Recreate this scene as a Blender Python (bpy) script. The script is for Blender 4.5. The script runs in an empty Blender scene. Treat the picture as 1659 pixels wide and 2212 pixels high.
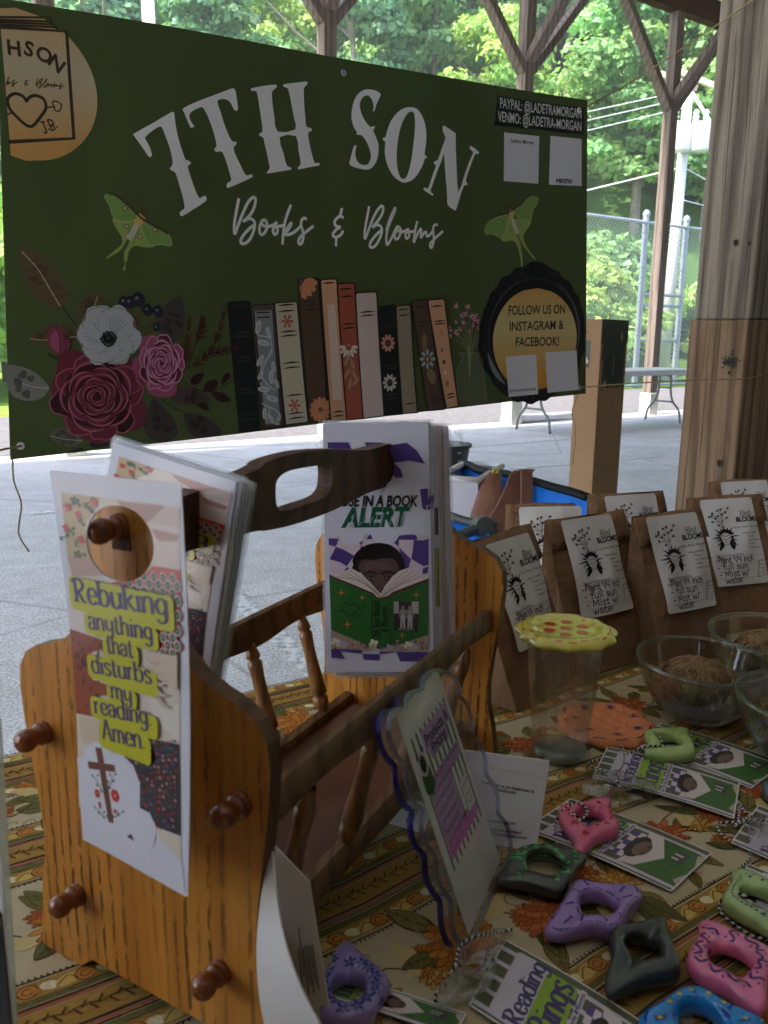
import bpy, bmesh, math, random
import numpy as np
from mathutils import Vector, Matrix
from mathutils.geometry import tessellate_polygon
R = math.radians
S = bpy.context.scene
COL = S.collection

# ---------------------------------------------------------------- camera
FPX = 1800.0                       # focal length in photo units (photo = 1659 x 2212 units)
CAM_H, PITCH = 1.23, R(12.0)
_r = math.asin(.0093)
CF = Vector((0, math.cos(PITCH), -math.sin(PITCH)))
_R0 = Vector((1, 0, 0)); _U0 = Vector((0, math.sin(PITCH), math.cos(PITCH)))
CR = _R0 * math.cos(_r) + _U0 * math.sin(_r)
CU = _U0 * math.cos(_r) - _R0 * math.sin(_r)
CP = Vector((0, 0, CAM_H))
cd = bpy.data.cameras.new('camera')
cam = bpy.data.objects.new('camera', cd); COL.objects.link(cam)
cd.sensor_fit = 'VERTICAL'; cd.sensor_height = 36; cd.sensor_width = 27
cd.lens = 36 * FPX / 2212
cd.clip_start = .02; cd.clip_end = 2000
cam.matrix_world = Matrix(((CR.x, CU.x, -CF.x, 0), (CR.y, CU.y, -CF.y, 0), (CR.z, CU.z, -CF.z, CAM_H), (0, 0, 0, 1)))
cd.dof.use_dof = True; cd.dof.focus_distance = 1.45; cd.dof.aperture_fstop = 13.0
S.camera = cam

# ---------------------------------------------------------------- light
SUN_EL, SUN_AZ = R(56), R(241)     # azimuth the light comes from, clockwise from +Y
w = bpy.data.worlds.new('World'); S.world = w; w.use_nodes = True
nt = w.node_tree; bg = nt.nodes['Background']
sky = nt.nodes.new('ShaderNodeTexSky'); sky.sky_type = 'NISHITA'; sky.sun_disc = False
sky.sun_elevation = SUN_EL; sky.sun_rotation = SUN_AZ; sky.air_density = 1.0; sky.dust_density = 2.0
nt.links.new(sky.outputs[0], bg.inputs[0]); bg.inputs[1].default_value = .15
sl = bpy.data.lights.new('sun', 'SUN'); sl.energy = 2.8; sl.angle = R(2.0); sl.color = (1, .95, .86)
so = bpy.data.objects.new('sun', sl); COL.objects.link(so)
_sd = Vector((math.sin(SUN_AZ) * math.cos(SUN_EL), math.cos(SUN_AZ) * math.cos(SUN_EL), math.sin(SUN_EL)))
so.rotation_euler = _sd.to_track_quat('Z', 'Y').to_euler()
so.location = (0, 0, 30)
S.view_settings.view_transform = 'Standard'; S.view_settings.look = 'None'
S.view_settings.exposure = 2.25; S.view_settings.gamma = 1.0
S.render.engine = 'CYCLES'
S.cycles.use_denoising = True
S.cycles.max_bounces = 10; S.cycles.transparent_max_bounces = 16; S.cycles.transmission_bounces = 8
S.cycles.caustics_reflective = False; S.cycles.caustics_refractive = False
S.cycles.sample_clamp_indirect = 6
# ---------------------------------------------------------------- geometry helpers
def ray(x, y): return CR * ((x - 829.5) / FPX) - CU * ((y - 1106) / FPX) + CF
def onz(x, y, z=.74):
    d = ray(x, y); return CP + d * ((z - CAM_H) / d.z)
def onplane(x, y, P, n):
    d = ray(x, y); return CP + d * ((P - CP).dot(n) / d.dot(n))
def atdepth(x, y, z): return CP + ray(x, y) * z
def proj(P):
    d = P - CP; z = d.dot(CF); return (829.5 + FPX * d.dot(CR) / z, 1106 - FPX * d.dot(CU) / z)
def zc(x0, y0, s):
    return lambda x, y: ((x0 + x / s) * .6636, (y0 + y / s) * .6636)
def lerp(a, b, t): return a + (b - a) * t
def srgb(r, g=None, b=None):
    if g is None: g = b = r
    f = lambda c: (c / 12.92 if c <= .04045 else ((c + .055) / 1.055) ** 2.4)
    return (f(r / 255), f(g / 255), f(b / 255))
GA = R(35)                                        # the pavilion, table and banner share one grid
GD = Vector((math.cos(GA), math.sin(GA), 0)); GN = Vector((-math.sin(GA), math.cos(GA), 0)); UP = Vector((0, 0, 1))
def grid(d, n, z=0): return GD * d + GN * n + UP * z
def catmull(pts, n=6, closed=False):
    P = [Vector(p) for p in pts]; out = []; m = len(P)
    rng = range(m) if closed else range(m - 1)
    for i in rng:
        p0 = P[(i - 1) % m] if closed or i > 0 else P[i] * 2 - P[i + 1]
        p1 = P[i]; p2 = P[(i + 1) % m]
        p3 = P[(i + 2) % m] if closed or i + 2 < m else p2 * 2 - p1
        for k in range(n):
            t = k / n
            out.append(.5 * (2 * p1 + (p2 - p0) * t + (2 * p0 - 5 * p1 + 4 * p2 - p3) * t * t + (3 * p1 - p0 - 3 * p2 + p3) * t ** 3))
    if not closed: out.append(P[-1])
    return out

class MB:
    """collects shapes in world space; build() links them as one mesh object"""
    def __init__(s): s.v = []; s.f = []; s.m = []; s.c = []; s.usecol = False
    def add(s, verts, faces, mi=0, col=None):
        o = len(s.v); s.v += [tuple(p) for p in verts]
        for f in faces:
            s.f.append(tuple(i + o for i in f)); s.m.append(mi); s.c.append(col)
        if col is not None: s.usecol = True
        return s
    def box(s, c, sx, sy, sz, ax=None, mi=0):
        c = Vector(c); X, Y, Z = ax or (Vector((1, 0, 0)), Vector((0, 1, 0)), UP)
        vs = [c + X * (sx * a / 2) + Y * (sy * b / 2) + Z * (sz * d / 2) for d in (-1, 1) for b in (-1, 1) for a in (-1, 1)]
        return s.add(vs, [(0, 2, 3, 1), (4, 5, 7, 6), (0, 1, 5, 4), (2, 6, 7, 3), (0, 4, 6, 2), (1, 3, 7, 5)], mi)
    def bar(s, p0, p1, wd, ht, up=UP, mi=0):
        p0 = Vector(p0); p1 = Vector(p1); Z = (p1 - p0).normalized()
        X = Z.cross(up); X = X.normalized() if X.length > 1e-6 else Vector((1, 0, 0)); Y = X.cross(Z)
        return s.box((p0 + p1) / 2, wd, ht, (p1 - p0).length, (X, Y, Z), mi)
    def tube(s, pts, r, n=8, mi=0, caps=True, closed=False, stripes=None, flat=None):
        P = [Vector(p) for p in pts]; m = len(P)
        rs = r if isinstance(r, (list, tuple)) else [r] * m
        T = []
        for i in range(m):
            a = P[i - 1] if i or closed else P[i]; b = P[(i + 1) % m] if i < m - 1 or closed else P[i]
            t = b - a; T.append(t.normalized() if t.length > 1e-9 else Vector((0, 0, 1)))
        N = T[0].orthogonal().normalized(); rows = []
        for i in range(m):
            N = (N - T[i] * N.dot(T[i]));  N = N.normalized() if N.length > 1e-9 else T[i].orthogonal().normalized()
            B = T[i].cross(N)
            rows.append([P[i] + (N * math.cos(2 * math.pi * k / n) + B * math.sin(2 * math.pi * k / n)) * rs[i] for k in range(n)])
        vs = [p for row in rows for p in row]; o = len(s.v)
        s.v += [tuple(p) for p in vs]
        for i in range(m if closed else m - 1):
            for k in range(n):
                a = o + i * n + k; b = o + i * n + (k + 1) % n; j = (i + 1) % m
                s.f.append((a, b, o + j * n + (k + 1) % n, o + j * n + k)); s.m.append(mi)
                if stripes:
                    s.usecol = True
                    s.c.append(stripes[0] if ((i // 1 + k * stripes[2] / n) % stripes[2]) < stripes[2] / 2 else stripes[1])
                else: s.c.append(None)
        if caps and not closed:
            s.f.append(tuple(o + k for k in reversed(range(n)))); s.m.append(mi); s.c.append(stripes[0] if stripes else None)
            s.f.append(tuple(o + (m - 1) * n + k for k in range(n))); s.m.append(mi); s.c.append(stripes[0] if stripes else None)
        return s
    def lathe(s, prof, base, ax=UP, n=24, mi=0, caps=False, wob=None):
        base = Vector(base); ax = Vector(ax).normalized(); X = ax.orthogonal().normalized(); Y = ax.cross(X)
        o = len(s.v)
        for i, (r, h) in enumerate(prof):
            for k in range(n):
                a = 2 * math.pi * k / n; rr = r * (wob(a, i) if wob else 1)
                s.v.append(tuple(base + ax * h + (X * math.cos(a) + Y * math.sin(a)) * rr))
        for i in range(len(prof) - 1):
            for k in range(n):
                s.f.append((o + i * n + k, o + i * n + (k + 1) % n, o + (i + 1) * n + (k + 1) % n, o + (i + 1) * n + k)); s.m.append(mi); s.c.append(None)
        if caps:
            s.f.append(tuple(o + k for k in reversed(range(n)))); s.f.append(tuple(o + (len(prof) - 1) * n + k for k in range(n)))
            s.m += [mi, mi]; s.c += [None, None]
        return s
    def prism(s, loops, fr, th, mi=0):
        """2D loops (outer, then holes) in frame (o, X, Y, N) extruded along N by th"""
        o, X, Y, N = fr
        loops = [[Vector((p[0], p[1], 0)) for p in L] for L in loops]
        tris = tessellate_polygon(loops); flat = [p for L in loops for p in L]; k = len(flat)
        vs = [o + X * p.x + Y * p.y for p in flat] + [o + X * p.x + Y * p.y + N * th for p in flat]
        fs = []
        for t in tris:
            a, b, c = [flat[i] for i in t]
            ccw = (b - a).cross(c - a).z > 0
            t = t if ccw else tuple(reversed(t))
            fs.append(tuple(i + k for i in t)); fs.append(tuple(reversed(t)))
        st = 0
        for L in loops:
            m = len(L); area = sum(L[i].x * L[(i + 1) % m].y - L[(i + 1) % m].x * L[i].y for i in range(m))
            for i in range(m):
                a = st + i; b = st + (i + 1) % m
                q = (a, b, b + k, a + k)
                fs.append(q if (area > 0) == (L is loops[0]) else tuple(reversed(q)))
            st += m
        return s.add(vs, fs, mi)
    def grid(s, fn, nu, nv, mi=0, cu=False):
        vs = [fn(i / nu, j / nv) for j in range(nv + 1) for i in range(nu + 1)]
        fs = [(j * (nu + 1) + i, j * (nu + 1) + i + 1, (j + 1) * (nu + 1) + i + 1, (j + 1) * (nu + 1) + i) for j in range(nv) for i in range(nu)]
        return s.add(vs, fs, mi)
    def build(s, name, mats, parent=None, smooth=False, bevel=0, solid=0, sub=0, fix=True, base=None):
        me = bpy.data.meshes.new(name)
        o = world_loc(parent) if parent else (base or Vector((0, 0, 0)))
        me.from_pydata([(x - o[0], y - o[1], z - o[2]) for x, y, z in s.v], [], s.f)
        mats = mats if isinstance(mats, (list, tuple)) else [mats]
        for m in mats: me.materials.append(m)
        if len(mats) > 1: me.polygons.foreach_set('material_index', s.m)
        if s.usecol:
            ca = me.color_attributes.new('Col', 'FLOAT_COLOR', 'CORNER')
            arr = []
            for f, c in zip(s.f, s.c):
                c = c or (.5, .5, .5); arr += [c[0], c[1], c[2], 1.0] * len(f)
            ca.data.foreach_set('color', arr)
        if fix and not s.usecol:
            bm = bmesh.new(); bm.from_mesh(me); bmesh.ops.recalc_face_normals(bm, faces=bm.faces); bm.to_mesh(me); bm.free()
        ob = bpy.data.objects.new(name, me); COL.objects.link(ob)
        if parent: ob.parent = parent
        else: ob.location = o
        if smooth:
            me.polygons.foreach_set('use_smooth', [True] * len(me.polygons))
            if smooth != True: me.set_sharp_from_angle(angle=R(smooth))
        if solid:
            md = ob.modifiers.new('solid', 'SOLIDIFY'); md.thickness = solid; md.offset = 0
        if sub:
            md = ob.modifiers.new('sub', 'SUBSURF'); md.levels = sub; md.render_levels = sub
        if bevel:
            md = ob.modifiers.new('bevel', 'BEVEL'); md.width = bevel; md.segments = 2; md.limit_method = 'ANGLE'; md.angle_limit = R(40)
        return ob
def world_loc(o):
    p = Vector((0, 0, 0))
    while o: p = p + o.location; o = o.parent
    return p
def thing(name, label, cat, loc=(0, 0, 0), group=None):
    o = bpy.data.objects.new(name, None); COL.objects.link(o); o.location = loc; o.empty_display_size = .05
    return tag(o, label, cat, group)
def tag(o, label, cat, group=None):
    o['label'] = label; o['category'] = cat
    if group: o['group'] = group
    return o
def struct(o): o['kind'] = 'structure'; return o
def copy_tree(root, loc, rotz=0, scale=1, label=None, group=None):
    r = root.copy(); COL.objects.link(r); r.location = loc; r.rotation_euler = (0, 0, rotz); r.scale = (scale,) * 3
    if label: r['label'] = label
    if group: r['group'] = group
    def kids(a, b):
        for ch in list(a.children):
            c = ch.copy(); COL.objects.link(c); c.parent = b; kids(ch, c)
    kids(root, r)
    return r

# ---------------------------------------------------------------- flat artwork (printing on banners, cards, labels)
_txt = bpy.data.curves.new('type', 'FONT'); _txto = bpy.data.objects.new('type', _txt); _tc = {}
def glyphs(t, bold=0, shear=0, sp=1):
    k = (t, bold, shear, sp)
    if k not in _tc:
        _txt.body = t; _txt.offset = bold; _txt.shear = shear; _txt.space_character = sp; _txt.resolution_u = 3
        _txto.to_mesh_clear(); m = _txto.to_mesh()
        vs = [(v.co.x, v.co.y) for v in m.vertices]; fs = [tuple(p.vertices) for p in m.polygons]
        _tc[k] = (vs, fs)
    return _tc[k]
class Art:
    EPS = .00003
    def __init__(s): s.it = []
    def _add(s, vs, fs, col):
        if not vs: return s
        xs = [p[0] for p in vs]; ys = [p[1] for p in vs]
        s.it.append((vs, fs, col, (min(xs), min(ys), max(xs), max(ys)))); return s
    def poly(s, pts, col, holes=()):
        L = [[Vector((p[0], p[1], 0)) for p in q] for q in [pts] + list(holes)]
        return s._add([(p.x, p.y) for q in L for p in q], [tuple(t) for t in tessellate_polygon(L)], col)
    def blob(s, pts, col, n=5): return s.poly([tuple(p)[:2] for p in catmull([(x, y, 0) for x, y in pts], n, True)], col)
    def ell(s, x, y, rx, ry, col, rot=0, n=20, wob=None, a0=0):
        c, d = math.cos(rot), math.sin(rot); P = []
        for k in range(n):
            a = 2 * math.pi * k / n; w = wob(a) if wob else 1
            ex, ey = rx * w * math.cos(a), ry * w * math.sin(a); P.append((x + ex * c - ey * d, y + ex * d + ey * c))
        return s._add(P, [tuple(range(n))], col) if not wob else s.poly(P, col)
    def rect(s, x0, y0, x1, y1, col): return s._add([(x0, y0), (x1, y0), (x1, y1), (x0, y1)], [(0, 1, 2, 3)], col)
    def rrect(s, x0, y0, x1, y1, r, col):
        P = []
        for cx, cy, a in ((x1 - r, y1 - r, 0), (x0 + r, y1 - r, 90), (x0 + r, y0 + r, 180), (x1 - r, y0 + r, 270)):
            for k in range(5): P.append((cx + r * math.cos(R(a + k * 22.5)), cy + r * math.sin(R(a + k * 22.5))))
        return s._add(P, [tuple(range(len(P)))], col)
    def stroke(s, pts, w, col, smooth=0, closed=False, taper=None, nib=None, cap=True):
        P = [Vector((p[0], p[1], 0)) for p in pts]
        if smooth: P = catmull(P, smooth, closed)
        if closed: P = P + [P[0]]
        m = len(P)
        if m < 2: return s
        vs = []
        for i in range(m):
            t = (P[min(i + 1, m - 1)] - P[max(i - 1, 0)])
            if closed and i in (0, m - 1): t = P[1] - P[m - 2]
            t = t.normalized() if t.length > 1e-12 else Vector((1, 0, 0)); q = Vector((-t.y, t.x, 0))
            ww = w
            if nib: ww = nib + (w - nib) * abs(t.y) ** 1.2
            if taper: ww = ww * taper(i / (m - 1))
            e = t * (ww * .4) * (-1 if i == 0 else 1 if i == m - 1 else 0) if cap and not closed else Vector((0, 0, 0))
            vs += [tuple((P[i] + q * ww / 2 + e))[:2], tuple((P[i] - q * ww / 2 + e))[:2]]
        return s._add(vs, [(2 * i, 2 * i + 1, 2 * i + 3, 2 * i + 2) for i in range(m - 1)], col)
    def text(s, t, x, y, size, col, rot=0, align='l', sx=1, bold=0, shear=0, sp=1, width=None, fn=None):
        vs, fs = glyphs(t, bold, shear, sp)
        if not vs: return s
        W = max(p[0] for p in vs)
        if width: sx = width / (W * size)
        off = {'l': 0, 'c': -.5, 'r': -1}[align] * W * sx * size
        c, d = math.cos(rot), math.sin(rot); P = []
        for px, py in vs:
            a, b = px * size * sx + off, py * size
            q = (x + a * c - b * d, y + a * d + b * c)
            P.append(fn(*q) if fn else q)
        return s._add(P, fs, col)
    def merge(s, other, fn):
        for vs, fs, col, bb in other.it: s._add([fn(*p[:2]) for p in vs], fs, col)
        return s
    def build(s, name, mat, parent, fn, slices=None, base=.0002):
        """fn(u, v, h) -> world point; painter's order becomes thin real layers"""
        lay = []; V = []; F = []; Cc = []
        bbs = np.array([i[3] for i in s.it])
        lays = np.zeros(len(s.it)); fb = []
        for vs, fs, col, bb in s.it:
            fb.append(np.array([(min(vs[k][0] for k in f), min(vs[k][1] for k in f), max(vs[k][0] for k in f), max(vs[k][1] for k in f)) for f in fs]))
        for i, (vs, fs, col, bb) in enumerate(s.it):
            L = 0
            if i:
                b = bbs[:i]; hit = (b[:, 0] < bb[2] - 1e-6) & (b[:, 2] > bb[0] + 1e-6) & (b[:, 1] < bb[3] - 1e-6) & (b[:, 3] > bb[1] + 1e-6)
                idx = np.nonzero(hit)[0]
                for j in idx[np.argsort(-lays[idx])]:          # highest layer first: does any face really meet?
                    if lays[j] + 1 <= L: break
                    p, q = fb[i], fb[j]; q = q[(q[:, 0] <= bb[2]) & (q[:, 2] >= bb[0]) & (q[:, 1] <= bb[3]) & (q[:, 3] >= bb[1])]
                    if len(q) and ((p[:, None, 0] < q[None, :, 2] - 1e-6) & (p[:, None, 2] > q[None, :, 0] + 1e-6) & (p[:, None, 1] < q[None, :, 3] - 1e-6) & (p[:, None, 3] > q[None, :, 1] + 1e-6)).any(): L = lays[j] + 1
            lays[i] = L; h = base + L * s.EPS; o = len(V)
            V += [(p[0], p[1], h + (p[2] if len(p) > 2 else 0)) for p in vs]
            for f in fs: F.append(tuple(k + o for k in f)); Cc.append(col)
        me = bpy.data.meshes.new(name); me.from_pydata(V, [], F)
        ca = me.color_attributes.new('Col', 'FLOAT_COLOR', 'CORNER'); arr = []
        for f, c in zip(F, Cc): arr += [c[0], c[1], c[2], 1.0] * len(f)
        ca.data.foreach_set('color', arr)
        if slices:
            bm = bmesh.new(); bm.from_mesh(me)
            for ax, k in slices:
                nrm = Vector((1, 0, 0)) if ax == 0 else Vector((0, 1, 0))
                bmesh.ops.bisect_plane(bm, geom=bm.verts[:] + bm.edges[:] + bm.faces[:], plane_co=nrm * k, plane_no=nrm, dist=1e-7)
            bm.to_mesh(me); bm.free()
        o = world_loc(parent) if parent else Vector((0, 0, 0))
        co = np.empty(len(me.vertices) * 3); me.vertices.foreach_get('co', co); co = co.reshape(-1, 3)
        me.vertices.foreach_set('co', [c for p in co for c in (Vector(fn(*[float(x) for x in p])) - o)])
        me.materials.append(mat); me.update()
        ob = bpy.data.objects.new(name, me); COL.objects.link(ob)
        if parent: ob.parent = parent
        return ob

# a single-stroke alphabet, drawn with a broad nib (retro lettering) or a marker (handwriting)
SK = {
 'a': (.44, [[(.07, .36), (.12, .47), (.25, .5), (.34, .42), (.35, .25), (.35, .05), (.42, .0)], [(.35, .29), (.2, .28), (.07, .2), (.07, .07), (.17, 0), (.3, .05), (.35, .14)]]),
 'b': (.48, [[(.08, .76), (.08, .02)], [(.08, .36), (.2, .49), (.36, .44), (.42, .25), (.35, .05), (.2, 0), (.08, .1)]]),
 'c': (.4, [[(.36, .4), (.26, .5), (.12, .43), (.06, .25), (.12, .06), (.25, 0), (.37, .1)]]),
 'd': (.48, [[(.4, .76), (.4, 0)], [(.4, .36), (.28, .49), (.12, .44), (.06, .25), (.13, .05), (.27, 0), (.4, .12)]]),
 'e': (.42, [[(.07, .27), (.37, .27), (.34, .43), (.21, .5), (.1, .42), (.06, .25), (.11, .06), (.24, 0), (.37, .1)]]),
 'f': (.32, [[(.33, .68), (.25, .76), (.15, .68), (.14, .5), (.14, 0)], [(.02, .46), (.3, .46)]]),
 'g': (.46, [[(.38, .48), (.38, .05), (.35, -.15), (.2, -.23), (.06, -.14)], [(.38, .36), (.26, .49), (.12, .43), (.06, .27), (.12, .1), (.25, .05), (.38, .16)]]),
 'h': (.48, [[(.08, .76), (.08, 0)], [(.08, .34), (.2, .49), (.34, .46), (.39, .32), (.39, 0)]]),
 'i': (.2, [[(.1, .48), (.1, 0)], [(.1, .63), (.1, .68)]]),
 'k': (.46, [[(.08, .76), (.08, 0)], [(.38, .48), (.1, .22)], [(.17, .28), (.3, .12), (.42, 0)]]),
 'l': (.2, [[(.1, .76), (.1, 0)]]),
 'm': (.7, [[(.08, .49), (.08, 0)], [(.08, .34), (.18, .49), (.3, .46), (.35, .32), (.35, 0)], [(.35, .34), (.45, .49), (.57, .46), (.61, .32), (.61, 0)]]),
 'n': (.47, [[(.08, .49), (.08, 0)], [(.08, .34), (.2, .49), (.33, .46), (.38, .32), (.38, 0)]]),
 'o': (.46, [[(.23, .5), (.1, .43), (.06, .25), (.1, .06), (.23, 0), (.36, .06), (.4, .25), (.36, .43), (.23, .5)]]),
 'r': (.34, [[(.08, .49), (.08, 0)], [(.08, .32), (.18, .48), (.3, .48)]]),
 's': (.38, [[(.33, .41), (.23, .5), (.1, .45), (.09, .34), (.2, .26), (.31, .18), (.31, .06), (.19, 0), (.06, .08)]]),
 't': (.32, [[(.14, .66), (.14, .1), (.2, .0), (.3, .06)], [(.02, .47), (.28, .47)]]),
 'u': (.47, [[(.08, .49), (.08, .15), (.15, .01), (.28, .02), (.38, .16)], [(.38, .49), (.38, 0)]]),
 'w': (.62, [[(.04, .48), (.17, .01)], [(.17, .01), (.3, .45)], [(.3, .45), (.43, .01)], [(.43, .01), (.57, .48)]]),
 'y': (.46, [[(.08, .49), (.08, .22), (.15, .08), (.28, .1), (.38, .22)], [(.38, .49), (.38, .02), (.34, -.16), (.2, -.23), (.07, -.15)]]),
 'A': (.56, [[(.03, 0), (.25, .73)], [(.25, .73), (.3, .73), (.5, 0)], [(.12, .25), (.42, .25)]]),
 'B': (.52, [[(.09, .73), (.09, 0)], [(.09, .72), (.3, .72), (.4, .58), (.32, .42), (.1, .39)], [(.1, .39), (.34, .37), (.46, .2), (.36, .03), (.09, .01)]]),
 'M': (.66, [[(.07, 0), (.1, .72)], [(.1, .72), (.32, .2)], [(.32, .2), (.54, .72)], [(.54, .72), (.58, 0)]]),
 'P': (.48, [[(.09, .73), (.09, 0)], [(.09, .72), (.3, .72), (.42, .55), (.32, .36), (.09, .33)]]),
 'R': (.54, [[(.12, .73), (.12, 0)], [(.02, .6), (.1, .72), (.3, .73), (.43, .58), (.33, .4), (.12, .36)], [(.2, .37), (.3, .2), (.4, .04), (.52, .02)]]),
 '1': (.22, [[(.06, .58), (.14, .72), (.14, .25)]]), '4': (.42, [[(.1, .7), (.06, .35), (.34, .35)], [(.32, .72), (.3, 0)]]),
 '/': (.3, [[(.26, .74), (.04, -.05)]]), '-': (.36, [[(.04, .26), (.28, .27)]]), '.': (.2, [[(.09, .03), (.09, .075)]]), ' ': (.26, []),
}
def lettering(art, *a, **k):
    """one word = one printed item; its strokes differ by a hair's breadth in height"""
    tmp = Art(); _lettering(tmp, *a, **k); V = []; F = []
    for i, (vs, fs, c, bb) in enumerate(tmp.it):
        o = len(V); V += [(p[0], p[1], (i % 5) * 1e-5) for p in vs]; F += [tuple(q + o for q in f) for f in fs]
    if V: art._add(V, F, tmp.it[0][2])
    return art
def _lettering(art, t, x, y, size, col, w=.11, nib=None, rot=0, shear=0, sx=1, width=None, jit=0, fn=None, align='l', serif=False, rnd=None):
    tot = sum(SK[c][0] for c in t)
    if width: sx = width / (tot * size)
    c_, s_ = math.cos(rot), math.sin(rot); cx = -.5 * tot if align == 'c' else 0
    for ch in t:
        wd, strokes = SK[ch]
        jy = (rnd.uniform(-jit, jit) if rnd else 0)
        for st in strokes:
            def T(p):
                a = (cx + p[0] + shear * p[1]) * size * sx; b = (p[1] + jy) * size
                q = (x + a * c_ - b * s_, y + a * s_ + b * c_); return fn(*q) if fn else q
            q = [Vector((p[0], p[1], 0)) for p in st]
            q = catmull(q, 4) if len(q) > 2 else q
            if nib is None: art.stroke([T(p) for p in q], w * size, col)
            else:
                # broad nib in glyph space
                m = len(q); vs = []
                for i in range(m):
                    t_ = (q[min(i + 1, m - 1)] - q[max(i - 1, 0)]); t_ = t_.normalized() if t_.length > 1e-9 else Vector((0, 1, 0))
                    ww = nib + (w - nib) * abs(t_.y) ** 1.3; nn = Vector((-t_.y, t_.x, 0)) * ww / 2
                    vs += [T(q[i] + nn), T(q[i] - nn)]
                art._add(vs, [(2 * i, 2 * i + 1, 2 * i + 3, 2 * i + 2) for i in range(m - 1)], col)
                if serif and len(st) == 2 and abs(st[0][0] - st[1][0]) < .05 and abs(st[0][1] - st[1][1]) > .2:
                    for py, sg in ((st[0][1], 1), (st[1][1], -1)):
                        px = st[0][0] if sg > 0 else st[1][0]
                        art._add([T((px - w * .95, py)), T((px + w * .75, py)), T((px + w * .4, py - sg * .07)), T((px - w * .4, py - sg * .1))], [(0, 1, 2, 3)], col)
        cx += wd
    return art
# ---------------------------------------------------------------- materials
M = {}
class NT:
    def __init__(s, name):
        s.m = bpy.data.materials.new(name); s.m.use_nodes = True; s.t = s.m.node_tree
        s.b = s.t.nodes['Principled BSDF']; s.out = s.t.nodes['Material Output']; M[name] = s.m
    def n(s, ty, **kw):
        nd = s.t.nodes.new(ty)
        for k, v in kw.items():
            if k.startswith('_'): setattr(nd, k[1:], v)
            else:
                key = int(k[1:]) if k[0] == 'i' and k[1:].isdigit() else k.replace('_', ' ')
                nd.inputs[key].default_value = v
        return nd
    def l(s, a, b): s.t.links.new(a, b)
    def coord(s, scale=(1, 1, 1), rot=(0, 0, 0), kind='Object'):
        c = s.n('ShaderNodeTexCoord'); m = s.n('ShaderNodeMapping'); m.inputs['Scale'].default_value = scale; m.inputs['Rotation'].default_value = rot
        s.l(c.outputs[kind], m.inputs[0]); return m.outputs[0]
    def noise(s, vec, scale, detail=4, rough=.55, dist=0):
        n = s.n('ShaderNodeTexNoise'); n.inputs['Scale'].default_value = scale; n.inputs['Detail'].default_value = detail
        n.inputs['Roughness'].default_value = rough; n.inputs['Distortion'].default_value = dist
        if vec: s.l(vec, n.inputs['Vector'])
        return n.outputs['Fac']
    def ramp(s, fac, stops):
        r = s.n('ShaderNodeValToRGB'); e = r.color_ramp.elements
        while len(e) < len(stops): e.new(.5)
        for i, (p, c) in enumerate(stops): e[i].position = p; e[i].color = (*c, 1)
        s.l(fac, r.inputs[0]); return r.outputs[0]
    def mix(s, fac, a, b, ty='MIX'):
        m = s.n('ShaderNodeMix', _data_type='RGBA', _blend_type=ty)
        for sock, v in ((m.inputs[0], fac), (m.inputs[6], a), (m.inputs[7], b)):
            if isinstance(v, (int, float)): sock.default_value = v
            elif isinstance(v, (tuple, list)): sock.default_value = (*v, 1) if len(v) == 3 else v
            else: s.l(v, sock)
        return m.outputs[2]
    def bump(s, h, strength=.3, dist=.002):
        b = s.n('ShaderNodeBump'); b.inputs['Strength'].default_value = strength; b.inputs['Distance'].default_value = dist
        s.l(h, b.inputs['Height']); s.l(b.outputs[0], s.b.inputs['Normal']); return b
    def set(s, col=None, rough=.5, spec=.5, **kw):
        if col is not None:
            if isinstance(col, (tuple, list)): s.b.inputs['Base Color'].default_value = (*col, 1)
            else: s.l(col, s.b.inputs['Base Color'])
        if isinstance(rough, (int, float)): s.b.inputs['Roughness'].default_value = rough
        else: s.l(rough, s.b.inputs['Roughness'])
        s.b.inputs['Specular IOR Level'].default_value = spec
        for k, v in kw.items(): s.b.inputs[k.replace('_', ' ')].default_value = v
        return s.m
def plain(name, col, rough=.5, spec=.5, var=.12, sc=30, bump=0, **kw):
    t = NT(name); v = t.coord(); n = t.noise(v, sc)
    lo = tuple(c * (1 - var) for c in col); hi = tuple(min(1, c * (1 + var)) for c in col)
    t.set(t.ramp(n, [(.3, lo), (.7, hi)]), rough, spec, **kw)
    if bump: t.bump(t.noise(v, sc * 4), bump)
    return t.m
def printed(name, rough=.5, spec=.5, coat=0, bump=0, sc=400, var=.06, sag=0):
    t = NT(name); a = t.n('ShaderNodeVertexColor'); a.layer_name = 'Col'
    n = t.noise(t.coord(), sc, 2); k = t.ramp(n, [(.3, (1 - var,) * 3), (.7, (1, 1, 1))])
    t.set(t.mix(1, a.outputs[0], k, 'MULTIPLY'), rough, spec, Coat_Weight=coat, Coat_Roughness=.08)
    if bump: b1 = t.bump(n, bump, .001)
    if sag: soft_sag(t, sag, b1)
    return t.m
def soft_sag(t, k, b1):
    v = t.coord((1, 1, .35)) if k > .7 else t.coord((1, 1, 1), (0, 0, -.6)); b = t.n('ShaderNodeBump', Strength=k, Distance=.03 if k > .7 else .008); t.l(t.noise(v, 3.2 if k > .7 else 11, 2 if k > .7 else 4, .4 if k > .7 else .6, 0 if k > .7 else 1.5), b.inputs['Height']); t.l(b.outputs[0], b1.inputs['Normal'])
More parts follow.
